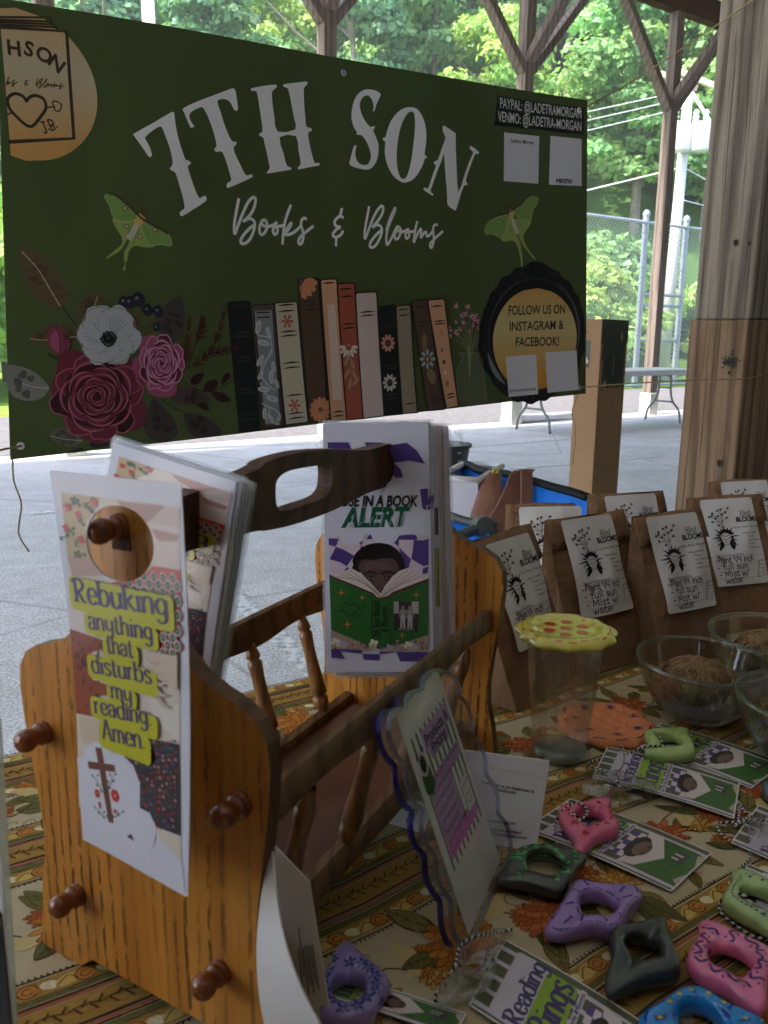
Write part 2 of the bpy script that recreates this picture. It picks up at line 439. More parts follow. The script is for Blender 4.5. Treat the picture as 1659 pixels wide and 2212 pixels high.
def wood(name, c0, c1, c2, grain='Z', sc=1.0, rough=.35, spec=.5, coat=0, streak=1.0, bump=.15):
    """long pores and cathedral figure running along the given axis"""
    t = NT(name); q = {'Z': (1, 1, .045), 'Y': (1, .045, 1), 'X': (.045, 1, 1)}[grain]
    v = t.coord(tuple(a * sc for a in q)); v2 = t.coord(tuple((a if a == 1 else .12) * sc for a in q))
    big = t.noise(v2, 14, 3, .5, 1.2); pores = t.noise(v, 190, 3, .7, .6); rings = t.n('ShaderNodeTexWave', Scale=16.0, Distortion=5.0, Detail=2.0, Detail_Scale=1.2)
    rings.wave_type = 'BANDS'; rings.bands_direction = 'X' if grain != 'X' else 'Y'; t.l(v2, rings.inputs['Vector'])
    base = t.ramp(big, [(.3, c0), (.7, c1)])
    base = t.mix(t.ramp(rings.outputs['Fac'], [(.55, (0, 0, 0)), (.95, (.55,) * 3)]), base, c2)
    pm = t.ramp(pores, [(.56, (0, 0, 0)), (.66, (streak,) * 3)])
    col = t.mix(pm, base, c2)
    t.set(col, rough, spec, Coat_Weight=coat, Coat_Roughness=.15)
    t.bump(pores, bump, .001); return t.m
# art materials
printed('banner_print', .42, .35, 0, .25, 900, .05, .9)
printed('laminated_print', .35, .4, .6, 0, 60, .02)
printed('paper_print', .7, .25, 0, .1, 500, .04)
printed('card_print', .38, .4, .15, 0, 300, .03)
printed('fabric_print', .85, .15, 0, .3, 700, .14, .6)
printed('glaze', .2, .5, .3, .15, 90, .12)
printed('twine_yarn', .9, .1, 0, 0, 900, .2)
printed('leaf_tint', .55, .3)
plain('white_laminate', srgb(236, 236, 240), .3, .4, .02, 8, Coat_Weight=.6, Coat_Roughness=.06)
plain('white_paper', srgb(234, 232, 232), .75, .2, .03, 12)
plain('white_label', srgb(233, 231, 228), .6, .25, .03, 12)
wood0 = wood('oak_plain', srgb(160, 102, 36), srgb(182, 120, 46), srgb(80, 46, 16), 'Z', 1.0, .34, .45, .15, .9)
wood('oak_edge', srgb(96, 62, 34), srgb(112, 74, 42), srgb(60, 36, 20), 'Z', 1.0, .45)
wood('walnut', srgb(106, 76, 50), srgb(128, 94, 64), srgb(58, 38, 24), 'Y', 1.3, .5, .3, 0, .6)
wood('turned_wood', srgb(140, 94, 54), srgb(162, 112, 66), srgb(84, 52, 28), 'Z', 1.5, .3, .5, .3, .5)
wood('dark_handle', srgb(86, 58, 42), srgb(102, 72, 54), srgb(44, 28, 20), 'Y', 1.2, .5, .25, 0, .45)
plain('knob_wood', srgb(132, 72, 40), .22, .5, .14, 40, Coat_Weight=.5, Coat_Roughness=.15)
wood('timber_grey', srgb(124, 110, 100), srgb(144, 130, 120), srgb(72, 60, 52), 'Z', .32, .8, .2, 0, .8, .5)
wood('timber_brown', srgb(150, 116, 88), srgb(170, 136, 106), srgb(92, 64, 46), 'Z', .32, .8, .2, 0, .8, .5)
plain('timber_dark', srgb(86, 66, 54), .85, .2, .3, 3, .2)
plain('roof_boards', srgb(226, 224, 216), .7, .2, .05, 2)
plain('painted_base', srgb(205, 203, 190), .8, .2, .1, 8)
# kraft paper
t = NT('kraft'); v = t.coord(); fib = t.noise(t.coord((1, 1, .25)), 260, 4, .7); cr = t.noise(v, 14, 5, .6, 1.0)
t.set(t.ramp(fib, [(.25, srgb(122, 93, 66)), (.75, srgb(152, 118, 88))]), .78, .25); cr2 = t.noise(v, 46, 3, .6, .6); t.bump(t.mix(.35, cr, cr2), .9, .009)
plain('cardboard', srgb(162, 128, 96), .8, .2, .08, 30, .1)
plain('cardboard_ink', srgb(44, 48, 42), .8, .2, .2, 30)
# asphalt
t = NT('asphalt'); v = t.coord(); g = t.noise(v, 95, 5, .75); p = t.noise(v, 1.1, 5, .6, .6); st = t.noise(v, 9, 4, .7)
c = t.ramp(g, [(.34, srgb(124, 123, 126)), (.46, srgb(206, 204, 207)), (.60, srgb(250, 248, 250))])
st2 = t.noise(t.coord((1, 2.6, 1), (0, 0, .6)), .55, 5, .65, 1.2)
c = t.mix(.5, c, t.ramp(st2, [(.36, (.72, .72, .71)), (.62, (1, 1, 1))]), 'MULTIPLY')
c = t.mix(.55, c, t.ramp(p, [(.3, (.66, .66, .67)), (.7, (1, 1, 1))]), 'MULTIPLY')
c = t.mix(.35, c, t.ramp(st, [(.35, (.6, .6, .6)), (.6, (1, 1, 1))]), 'MULTIPLY')
vr = t.n('ShaderNodeTexVoronoi', Scale=.42, _feature='DISTANCE_TO_EDGE'); t.l(v, vr.inputs['Vector']); wz = t.n('ShaderNodeMixRGB'); 
c = t.mix(.6, c, t.ramp(vr.outputs['Distance'], [(.0, (.45, .45, .45)), (.006, (1, 1, 1))]), 'MULTIPLY')
t.set(c, .9, .2); t.bump(g, .5, .006)
plain('gravel_edge', srgb(112, 109, 111), .9, .2, .25, 8, .4)
t = NT('road_paint'); v = t.coord(); n = t.noise(v, 30, 5, .7)
t.set(t.ramp(n, [(.38, srgb(150, 150, 152)), (.55, srgb(222, 222, 224))]), .85, .2)
plain('grass_ground', srgb(120, 150, 60), .9, .1, .4, 3, .5)
plain('hill_soil', srgb(70, 96, 50), .95, .05, .45, .3)
# leaves: tint per clump, light passes through
def leaves(name, a, b):
    t = NT(name); at = t.n('ShaderNodeVertexColor'); at.layer_name = 'Col'; oi = t.n('ShaderNodeObjectInfo')
    base = t.ramp(oi.outputs['Random'], [(0, a), (1, b)])
    col = t.mix(1, base, at.outputs[0], 'MULTIPLY'); t.set(col, .5, .3)
    tr = t.n('ShaderNodeBsdfTranslucent'); t.l(t.mix(1, col, (1.3, 1.25, .7), 'MULTIPLY'), tr.inputs[0])
    mx = t.n('ShaderNodeMixShader'); mx.inputs[0].default_value = .35
    t.l(t.b.outputs[0], mx.inputs[1]); t.l(tr.outputs[0], mx.inputs[2]); t.l(mx.outputs[0], t.out.inputs[0])
    return t.m
leaves('leaves_green', srgb(144, 186, 122), srgb(160, 200, 132))
leaves('leaves_deep', srgb(122, 168, 126), srgb(140, 184, 138))
leaves('leaves_lime', srgb(170, 206, 116), srgb(184, 214, 124))
plain('bark', srgb(128, 120, 108), .9, .1, .3, 4)
plain('pole_white', srgb(226, 226, 228), .6, .3, .05, 3)
plain('pole_wood', srgb(205, 190, 168), .8, .2, .1, 2)
plain('galvanised', srgb(168, 178, 188), .45, .5, .08, 5, Metallic=.5)
plain('wire_grey', srgb(150, 158, 160), .5, .5, .05, 5, Metallic=.4)
plain('tent_frame', srgb(76, 84, 80), .4, .5, .1, 20)
plain('table_plastic', srgb(206, 206, 204), .5, .4, .04, 10)
plain('leg_metal', srgb(112, 118, 120), .4, .5, .08, 10, Metallic=.4)
plain('blue_nylon', srgb(18, 112, 214), .6, .3, .12, 20, .1)
plain('black_trim', srgb(26, 28, 30), .6, .3, .2, 20)
plain('black_plastic', srgb(24, 27, 26), .4, .5, .15, 10)
plain('brown_leather', srgb(124, 84, 66), .5, .4, .15, 16, .2)
plain('pale_plastic', srgb(198, 196, 206), .5, .4, .03, 8)
plain('jute', srgb(150, 128, 96), .9, .1, .25, 200)
plain('brass', srgb(200, 170, 90), .3, .5, .1, 20, Metallic=.8)
plain('concrete_base', srgb(170, 166, 160), .9, .2, .12, 6)
def glass(name, col=(1, 1, 1), rough=0.0, ior=1.45, clear=.6, glare=.9):
    """glass: part refracting body, part straight-through, so daylight reaches what stands behind it"""
    t = NT(name); t.set(col, rough, .5, Transmission_Weight=1.0, IOR=ior)
    tr = t.n('ShaderNodeBsdfTransparent'); tr.inputs[0].default_value = (*col, 1); gl = t.n('ShaderNodeBsdfGlossy'); gl.inputs['Roughness'].default_value = .02
    lw = t.n('ShaderNodeLayerWeight'); lw.inputs[0].default_value = .5; pw = t.n('ShaderNodeMath', _operation='POWER'); pw.inputs[1].default_value = 3.6; t.l(lw.outputs['Facing'], pw.inputs[0])
    fr = t.n('ShaderNodeMath', _operation='MULTIPLY_ADD'); fr.inputs[1].default_value = glare; fr.inputs[2].default_value = .045; t.l(pw.outputs[0], fr.inputs[0])
    m1 = t.n('ShaderNodeMixShader'); t.l(fr.outputs[0], m1.inputs[0]); t.l(tr.outputs[0], m1.inputs[1]); t.l(gl.outputs[0], m1.inputs[2])
    m2 = t.n('ShaderNodeMixShader'); m2.inputs[0].default_value = clear; t.l(t.b.outputs[0], m2.inputs[1]); t.l(m1.outputs[0], m2.inputs[2]); t.l(m2.outputs[0], t.out.inputs[0])
    return t.m
glass('clear_glass', (.985, .995, .99), clear=.55, glare=1.0); glass('thin_glass', (.985, .995, .99), clear=.88, glare=.5); glass('rim_glass', (.80, .90, .87), clear=.25, glare=1.0); glass('acrylic', (.97, .97, .985), clear=1.0, glare=.3); glass('acrylic_edge', (.62, .66, .82), .05, 1.45, .55); glass('resin', (.985, .985, .97), .04, 1.35, .68)
glass('blue_edge', (.10, .10, .75), .1, 1.45, .3)
t = NT('clear_film'); t.set((.9, .92, .95), .08, .5, Alpha=.22)
t = NT('frosted_sheet'); t.set(srgb(176, 182, 160), .3, .5, Alpha=.55)
plain('dark_varnish', srgb(88, 50, 32), .35, .5, .2, 25, Coat_Weight=.3)
t = NT('dry_moss'); v = t.coord(); n = t.noise(v, 60, 3, .6)
t.set(t.ramp(n, [(.3, srgb(104, 80, 60)), (.7, srgb(172, 142, 104))]), .9, .1)

# near post: long checks and growth lines with a few knots
def near_timber(name, a, b, c):
    t = NT(name); v = t.coord((1, 1, .02)); v2 = t.coord((1, 1, .16)); warp = t.noise(v2, 9, 3, .5)
    lines = t.noise(v, 85, 4, .75, .4); fine = t.noise(t.coord((1, 1, .012)), 260, 3, .7); big = t.noise(v2, 7, 4, .6, .8)
    wv = t.n('ShaderNodeTexWave', Scale=9.0, Distortion=7.0, Detail=3.0, Detail_Scale=.7); t.l(t.coord((1, 1, .1)), wv.inputs['Vector'])
    col = t.mix(t.ramp(big, [(.35, (0, 0, 0)), (.65, (1, 1, 1))]), a, b)
    col = t.mix(t.ramp(wv.outputs['Fac'], [(.5, (0, 0, 0)), (1, (.6,) * 3)]), col, c)
    col = t.mix(t.ramp(lines, [(.5, (0, 0, 0)), (.62, (.75,) * 3)]), col, c)
    vo = t.n('ShaderNodeTexVoronoi', Scale=3.1); t.l(t.coord((1, 1, .42)), vo.inputs['Vector'])
    col = t.mix(t.ramp(vo.outputs['Distance'], [(.035, (.9,) * 3), (.075, (0, 0, 0))]), col, tuple(x * .35 for x in c))
    t.set(col, .85, .2); t.bump(t.mix(.5, lines, fine), .6, .004)
near_timber('post_grey', srgb(126, 114, 98), srgb(150, 137, 120), srgb(64, 55, 46))
near_timber('post_brown', srgb(126, 101, 77), srgb(146, 119, 93), srgb(78, 58, 42))

# oak with short dark pores in lines, running up the panel
t = NT('oak'); v = t.coord((1, 1, .14)); big = t.noise(v, 13, 3, .5, 1.0)
wv = t.n('ShaderNodeTexWave', Scale=34.0, Distortion=6.5, Detail=3.0, Detail_Scale=.6); t.l(v, wv.inputs['Vector'])
wv2 = t.n('ShaderNodeTexWave', Scale=8.0, Distortion=6.0, Detail=2.0, Detail_Scale=.5); t.l(v, wv2.inputs['Vector'])
dash = t.noise(t.coord((1, 1, .30)), 240, 2, .6); grp = t.noise(v, 40, 3, .6)
base = t.ramp(big, [(.3, srgb(190, 122, 46)), (.7, srgb(212, 146, 62))])
base = t.mix(t.ramp(wv2.outputs['Fac'], [(.5, (0, 0, 0)), (1, (.45,) * 3)]), base, srgb(160, 96, 34))
pm = t.mix(1, t.ramp(wv.outputs['Fac'], [(.66, (0, 0, 0)), (.9, (.9,) * 3)]), t.ramp(dash, [(.42, (0, 0, 0)), (.5, (1, 1, 1))]), 'MULTIPLY')
pm = t.mix(1, pm, t.ramp(grp, [(.38, (.08,) * 3), (.62, (.95,) * 3)]), 'MULTIPLY')
t.set(t.mix(pm, base, srgb(70, 40, 18)), .34, .45, Coat_Weight=.15, Coat_Roughness=.15); t.bump(pm, .25, .0008).invert = True
# ---------------------------------------------------------------- ground, hill, sky-side setting
def sheet(name, pts, z, mat):
    m = MB(); m.add([(x, y, z) for x, y in pts], [tuple(range(len(pts)))]); o = m.build(name, M[mat]); return struct(o)
m = MB(); m.add([(-140, -40, 0), (140, -40, 0), (140, 134, 0), (-140, 134, 0)], [(0, 1, 2, 3)]); struct(m.build('ground', M['asphalt']))
def gquad(d0, d1, n0, n1): return [tuple(grid(a, b))[:2] for a, b in ((d0, n0), (d1, n0), (d1, n1), (d0, n1))]
sheet('pale_gravel', gquad(-40, 70, 9.0, 13.4), .004, 'gravel_edge')
sheet('grass', gquad(-60, 90, 13.2, 40), .006, 'grass_ground')
lines = [onz(1000, 972, 0), onz(1237, 955, 0)]
m = MB()
def paint(m, p0, p1, w):
    d = (p1 - p0).normalized(); q = Vector((-d.y, d.x, 0)) * w / 2; m.add([p0 - q, p1 - q, p1 + q, p0 + q], [(0, 1, 2, 3)])
for a, b in (((1010, 965), (1310, 940)), ((1010, 1020), (1420, 985)), ((480, 1260), (700, 1470)), ((300, 1085), (60, 1110))):
    p0 = onz(*a, 0.004); p1 = onz(*b, 0.004); paint(m, p0, p1, .09)
struct(m.build('road_marking', M['road_paint'], fix=False))
# hillside
def hz(x, y):
    q = y - 25 + .12 * x
    if q < 0: return -.02
    return .02 + q * .62 * min(1, q / 10) + 1.4 * math.sin(x * .07 + 1) * min(1, q / 20) + .8 * math.sin(y * .13)* min(1, q / 20)
m = MB(); m.grid(lambda u, v: (-138 + 276 * u, 20 + 112 * v, hz(-138 + 276 * u, 20 + 112 * v)), 80, 50); struct(m.build('hillside', M['hill_soil'], smooth=True))

# ---------------------------------------------------------------- pavilion (one thing, timber)
PAV = thing('pavilion', 'open timber pavilion with weathered braced posts around the stall', 'pavilion', grid(2.24, 1.36))
def post(mb, d, n, z0, z1, w=.165): mb.box(grid(d, n, (z0 + z1) / 2), w, w, z1 - z0, (GD, GN, UP))
FAR_N = 8.72
for k, d in enumerate((-6.9, -3.85, -.8, 2.24, 5.27, 8.31, 11.35, 14.4, 17.4)):
    m = MB(); post(m, d, FAR_N, .35, 5.95); p = m.build('post', M['timber_grey'], PAV, bevel=.01)
    m = MB(); post(m, d, FAR_N, 0, .35, .21); m.build('painted_base', M['painted_base'], p, bevel=.01)
    for sg in (-1, 1):
        m = MB(); m.bar(grid(d + sg * .06, FAR_N, 4.62), grid(d + sg * 1.25, FAR_N, 5.98), .1, .15, GN); m.build('brace', M['timber_grey'], PAV, bevel=.006)
    m = MB(); m.bar(grid(d, FAR_N - .06, 4.75), grid(d, FAR_N - 1.3, 5.98), .1, .15, GD); m.build('brace', M['timber_grey'], PAV, bevel=.006)
m = MB(); m.box(grid(8, FAR_N, 6.11), 32, .16, .32, (GD, GN, UP)); m.build('beam', M['timber_dark'], PAV)
for d in np.arange(-7.4, 24, 1.2):
    m = MB(); m.box(grid(float(d), 1.5, 6.37), .06, 14.6, .2, (GD, GN, UP)); m.build('rafter', M['roof_boards'], PAV)
m = MB(); m.box(grid(8, 1.5, 6.53), 32, 14.8, .12, (GD, GN, UP)); m.build('roof', M['roof_boards'], PAV)
m = MB(); m.box(grid(9.5, -4.8, 3.2), 29, .15, 6.4, (GD, GN, UP)); m.build('unseen_shade_wall', M['timber_dark'], PAV)  # unseen wall added behind the camera to darken faces turned towards it
_pa = Vector((.857, -.515, 0)); m = MB(); m.box(Vector((-.62, -.36, 1.25)), 1.4, .04, 2.5, (_pa, Vector((.515, .857, 0)), UP)); m.build('unseen_shade_panel', M['timber_dark'], PAV)  # unseen panel added behind the camera to cut light on the front hanger
m = MB(); m.box(grid(1.55, -.85, 1.1), 3.3, .04, 2.2, (GD, GN, UP)); m.build('unseen_shade_panel', M['timber_dark'], PAV)  # second added panel, also out of view, shades the tabletop and bag labels
for k, d in enumerate((-.8, 5.3, 8.3)):
    m = MB(); post(m, d, 1.45, 0, 6.0, .184); m.build('post', M['timber_grey'], PAV, bevel=.006)
# the near post: the corner edge between its two seen faces stands on this spot
def corner_xy(px, py, z): return onz(px, py, z)
zc6 = zc(1500, 700, 1.659)
_c = atdepth(1612, 755, 2.50); PC = Vector((_c.x, _c.y, 0))
PW = .192
def near_post(mb, z0, z1, w, off=Vector((0, 0, 0))):
    c = PC + GD * w / 2 + GN * w / 2 + off
    mb.box(c + UP * ((z0 + z1) / 2), w, w, z1 - z0, (GD, GN, UP))
m = MB(); near_post(m, 0, 1.285, PW + .012); npl = m.build('post', M['post_brown'], PAV, bevel=.006); npl['label'] = 'brown lower post piece under a horizontal splice'
m = MB(); near_post(m, 1.285, 6.4, PW); m.build('post', M['post_grey'], PAV, bevel=.008)
# ---------------------------------------------------------------- trees
rnd = random.Random(7); nrg = np.random.default_rng(5)
def crown_mesh(name, mat, H, Rr, nblob, nleaf, leaf, shape):
    """leaf-sized faces through many overlapping clumps; the tint is the leaf's own"""
    C = []; 
    for i in range(nblob):
        t = nrg.uniform(0, 1) ** .8; a = nrg.uniform(0, 6.283)
        rr = Rr * (math.sin(math.pi * min(1, .12 + .88 * t)) ** .6 if shape == 'round' else (1 - t * .86)) * nrg.uniform(.35, 1)
        C.append((rr * math.cos(a), rr * math.sin(a), H * (.22 + .74 * t), Rr * nrg.uniform(.24, .42), nrg.uniform(.66, 1.18), nrg.uniform(.9, 1.1)))
    C = np.array(C); k = nrg.integers(0, nblob, nleaf); c = C[k]
    d = nrg.normal(size=(nleaf, 3)); d /= np.linalg.norm(d, axis=1)[:, None]; d[:, 2] = np.where(d[:, 2] < -.2, -d[:, 2] * .6, d[:, 2])
    r = c[:, 3] * nrg.uniform(.35, 1.05, nleaf) ** .6
    P = c[:, :3] + d * r[:, None] * np.array([1, 1, .72])
    nrm = d + nrg.normal(scale=.55, size=(nleaf, 3)); nrm[:, 2] += .35; nrm /= np.linalg.norm(nrm, axis=1)[:, None]
    t1 = np.cross(nrm, nrg.normal(size=(nleaf, 3))); t1 /= np.linalg.norm(t1, axis=1)[:, None]; t2 = np.cross(nrm, t1)
    L = (leaf * nrg.uniform(.55, 1.3, nleaf))[:, None]
    V = np.stack([P + t1 * L * .5, P + t2 * L * .33 , P - t1 * L * .5, P - t2 * L * .33], 1).reshape(-1, 3)
    me = bpy.data.meshes.new(name)
    me.from_pydata(V.tolist(), [], np.arange(nleaf * 4).reshape(-1, 4).tolist())
    tint = (c[:, 4] * nrg.uniform(.7, 1.2, nleaf)); warm = c[:, 5] * nrg.uniform(.92, 1.08, nleaf)
    colr = np.stack([tint * warm, tint, tint / warm, np.ones(nleaf)], 1)
    ca = me.color_attributes.new('Col', 'FLOAT_COLOR', 'CORNER'); ca.data.foreach_set('color', np.repeat(colr, 4, 0).ravel())
    me.materials.append(M[mat]); return me
def trunk_mesh(name, H, r):
    m = MB(); tip = Vector((rnd.uniform(-.4, .4), rnd.uniform(-.4, .4), H * .85))
    m.tube([(0, 0, -.4), (0, 0, H * .3), tip * .6, tip], [r * 1.2, r * .9, r * .55, r * .15], 7)
    for i in range(6):
        h = H * rnd.uniform(.3, .7); a = rnd.uniform(0, 6.28); l = H * rnd.uniform(.16, .3); b = tip * (h / (H * .85)); b.z = h
        m.tube([b, b + Vector((math.cos(a) * l * .5, math.sin(a) * l * .5, l * .35)), b + Vector((math.cos(a) * l, math.sin(a) * l, l * .8))], [r * .4, r * .25, r * .06], 5)
    me = bpy.data.meshes.new(name); me.from_pydata(m.v, [], m.f); me.materials.append(M['bark']); return me
KINDS = [('broadleaf_tree', crown_mesh('crown', 'leaves_green', 12, 3.7, 60, 11000, .36, 'round'), trunk_mesh('trunk', 12, .2), 12),
         ('broadleaf_tree', crown_mesh('crown', 'leaves_deep', 14, 3.6, 60, 11000, .36, 'round'), trunk_mesh('trunk', 14, .22), 14),
         ('broadleaf_tree', crown_mesh('crown', 'leaves_lime', 10, 3.3, 52, 10000, .33, 'round'), trunk_mesh('trunk', 10, .16), 10),
         ('conifer_tree', crown_mesh('crown', 'leaves_deep', 15, 3.0, 60, 11000, .32, 'cone'), trunk_mesh('trunk', 15, .2), 15)]
TL = {0: 'mid green broad crowned tree in the hillside wood', 1: 'deep green tall tree in the hillside wood', 2: 'yellow green bright tree in the hillside wood', 3: 'dark pointed tree among the broad crowns of the hillside wood'}
def tree(k, x, y, sc, rz):
    nm, cm, tm, H = KINDS[k]
    e = thing(nm, TL[k], 'tree', (x, y, hz(x, y) - .2), 'hillside trees ' + ('mid green', 'deep green', 'yellow green', 'pointed')[k])
    e.rotation_euler.z = rz; e.scale = (sc, sc, sc * rnd.uniform(.9, 1.12))
    for n, me in (('crown', cm), ('trunk', tm)):
        o = bpy.data.objects.new(n, me); COL.objects.link(o); o.parent = e
def seen(x, y, z0, z1, r):
    """would any of this tree show past the banner (with a step to the side to spare)?"""
    out = False
    for z in (z0, (z0 + z1) / 2, z1):
        px, py = proj(Vector((x, y, z))); w = r * FPX / y
        if -250 < px + w and px - w < 1900 and py > -300:
            top = 25 + .178 * (px - 190)
            if px + w > 1180 or (z == z1 and py < top + 130) or (z == z0 and False): out = True
            elif py < top + 60: out = True
    return out
row = 0; y = 33.0; NTREE = 0
while y < 118:
    sp = 4.6 if y < 60 else 5.6
    xm = y * .62 + 8; x = -xm + (row % 2) * sp / 2
    while x < xm:
        X = x + rnd.uniform(-1.5, 1.5); Y = y + rnd.uniform(-1.6, 1.6); sc = rnd.uniform(.7, 1.08)
        z = hz(X, Y)
        if seen(X, Y, z, z + 13 * sc, 3.5 * sc):
            tree(rnd.choices((0, 1, 2, 3), (5, 3.6, 1.5, .8))[0], X, Y, sc, rnd.uniform(0, 6.28)); NTREE += 1
        x += sp
    y += 4.4 if y < 60 else 6.0; row += 1
# bushes behind the fence
bush = [crown_mesh('foliage', 'leaves_lime', 2.6, 1.6, 40, 5200, .2, 'round'), crown_mesh('foliage', 'leaves_green', 2.8, 1.7, 40, 5200, .2, 'round')]
bst = trunk_mesh('stems', 2.2, .05)
for i in range(60):
    d = -14 + (i % 30) * 1.5 + rnd.uniform(-.4, .4); n = (16.4 if i < 30 else 20.5) + rnd.uniform(0, 3.2); p = grid(d, n); k = 0 if rnd.random() < .6 else 1
    px, py = proj(p + UP)
    if not (px > 1150 or px < 120): continue
    e = thing('shrub', ('yellow green bush growing behind the tall wire fence', 'mid green bush growing behind the tall wire fence')[k], 'shrub', (p.x, p.y, 0), ('yellow green bushes behind the fence', 'mid green bushes behind the fence')[k])
    sc = rnd.uniform(.8, 1.25); sc *= 1 if i < 30 else 1.5; e.scale = (sc * 1.1, sc * 1.1, sc); e.rotation_euler.z = rnd.uniform(0, 6)
    for n_, me in (('foliage', bush[k]), ('stem', bst)):
        o = bpy.data.objects.new(n_, me); COL.objects.link(o); o.parent = e
print('trees', NTREE)
# ---------------------------------------------------------------- fence
FN = (GN.dot(onz(1370, 838, 0))); fd = [GD.dot(onz(1370, 838, 0))]; F0 = GD.dot(onz(1370, 838, 0))
FH = 3.95
fe = thing('chain_link_fence', 'tall galvanised chain link fence with round posts in front of the hillside', 'fence', grid(F0, FN))
pd = [F0 - 12.4, F0 - 9.3, F0 - 6.2, F0 - 3.1, F0, F0 + 1.55, F0 + 4.6, F0 + 7.7, F0 + 10.8]
for d in pd:
    m = MB(); m.tube([grid(d, FN, 0), grid(d, FN, FH + .1)], .075, 10); m.lathe([(.085, 0), (.09, .05), (.06, .12), (.001, .15)], grid(d, FN, FH + .1), n=10)
    for z in (.4, 1.3, 2.1, 2.9, 3.7): m.lathe([(.082, -.03), (.086, 0), (.082, .03)], grid(d, FN, z), n=10)
    m.build('fence_post', M['galvanised'], fe, smooth=40)
for z in (FH - .05, .06):
    m = MB(); m.tube([grid(pd[0], FN - .05, z), grid(pd[-1], FN - .05, z)], .035, 6); m.build('rail', M['galvanised'], fe, smooth=True)
for z in (1.15, 2.0, 2.25): 
    m = MB(); m.tube([grid(F0, FN - .03, z), grid(F0 + 1.55, FN - .03, z)], .035, 6); m.build('rail', M['galvanised'], fe, smooth=True)
m = MB(); W0, W1, ST = pd[0], pd[-1], .11
k = W0 - FH
while k < W1:
    for sg in (1, -1):
        a0 = max(k, W0); a1 = min(k + FH, W1)
        z0, z1 = (a0 - k, a1 - k) if sg > 0 else (FH - (a0 - k), FH - (a1 - k))
        if a1 > a0: m.bar(grid(a0, FN - .02 + sg * .004, z0), grid(a1, FN - .02 + sg * .004, z1), .007, .007, GN)
    k += ST
m.build('wire_mesh', M['wire_grey'], fe, fix=False)
# ---------------------------------------------------------------- utility pole, wires, light pole
b = onz(1437, 800, 0); b = Vector((b.x / b.y * 24.5, 24.5, 0)); 
def up_at(px, py, y): d = ray(px, py); return CP + d * (y / d.y)
top = up_at(1490, 172, 24.5); low = up_at(1432, 800, 24.5)
dirp = (top - low).normalized(); base = low - dirp * (low.z / dirp.z)
up = thing('utility_pole', 'white leaning utility pole with crossarm and two transformer cans', 'utility pole', base)
m = MB(); m.tube([base, low.lerp(top, .5), top + dirp * .1], [.17, .15, .12], 12); m.build('pole', M['pole_white'], up, smooth=True)
pf = Vector((-.55, 0, 0)) 
ca = up_at(1462, 152, 24.3); cb = up_at(1542, 185, 24.3); m = MB(); m.bar(ca, cb, .12, .14); m.bar(ca + Vector((-.35, .3, .0)), cb + Vector((-.35, .3, 0)), .12, .14); m.build('crossarm', M['pole_wood'], up)
m = MB(); m.bar(up_at(1495, 200, 24.3), up_at(1545, 280, 24.3), .07, .07); m.build('brace', M['pole_white'], up)
for cx in (1466, 1510):
    c0 = up_at(cx, 325, 24.0); m = MB(); m.lathe([(.001, -.05), (.26, -.02), (.29, .05), (.29, .62), (.26, .68), (.001, .70)], c0, n=18)
    tr = m.build('transformer', M['pole_white'], up, smooth=40)
    for o in (-.15, .12):
        m = MB(); m.lathe([(.07, 0), (.09, .06), (.05, .1), (.09, .16), (.05, .2), (.08, .28), (.03, .34), (.001, .35)], c0 + Vector((o, 0, .68)), n=10); m.build('insulator', M['pole_white'], tr, smooth=True)
m = MB(); m.box(up_at(1496, 310, 24.15), .5, .25, .5); m.build('bracket', M['galvanised'], up)
for i, (a, c, lab) in enumerate((((1480, 195), (-260, 470), 'top power line running left from the utility pole'), ((1480, 212), (-260, 500), 'second power line running left from the utility pole'), ((1478, 232), (-260, 540), 'third power line just under the upper pair'),
                            ((1470, 362), (-260, 680), 'thick low cable running left from below the transformers'))):
    p0 = up_at(*a, 24.2); p1 = up_at(c[0], c[1], 33); pts = []
    for k in range(25):
        t_ = k / 24; p = p0.lerp(p1, t_); p.z -= 1.6 * 4 * t_ * (1 - t_) * .3; pts.append(p)
    m = MB(); m.tube(pts, .010 if i < 3 else .018, 5); tag(m.build('power_line', M['pole_white'], None, base=p0), lab, 'cable')
for i, (a, c, lab) in enumerate((((1478, 362), (1900, 560), 'cable dropping right from the pole below the transformers'), ((1466, 430), (1900, 500), 'lower thin cable running right behind the thick post'))):
    p0 = up_at(*a, 24.2); p1 = up_at(c[0], c[1], 31)
    m = MB(); m.tube([p0, p0.lerp(p1, .5) - UP * .3, p1], .014, 5); tag(m.build('power_line', M['pole_white'], None, base=p0), lab, 'cable')
p0 = up_at(322, 60, 22); m = MB(); m.tube([Vector((p0.x, p0.y, 0)), Vector((p0.x, p0.y, 9))], .15, 12)
tag(m.build('light_pole', M['pole_white'], None, smooth=True, base=Vector((p0.x, p0.y, 0))), 'plain white metal pole rising behind the left part of the banner', 'pole')

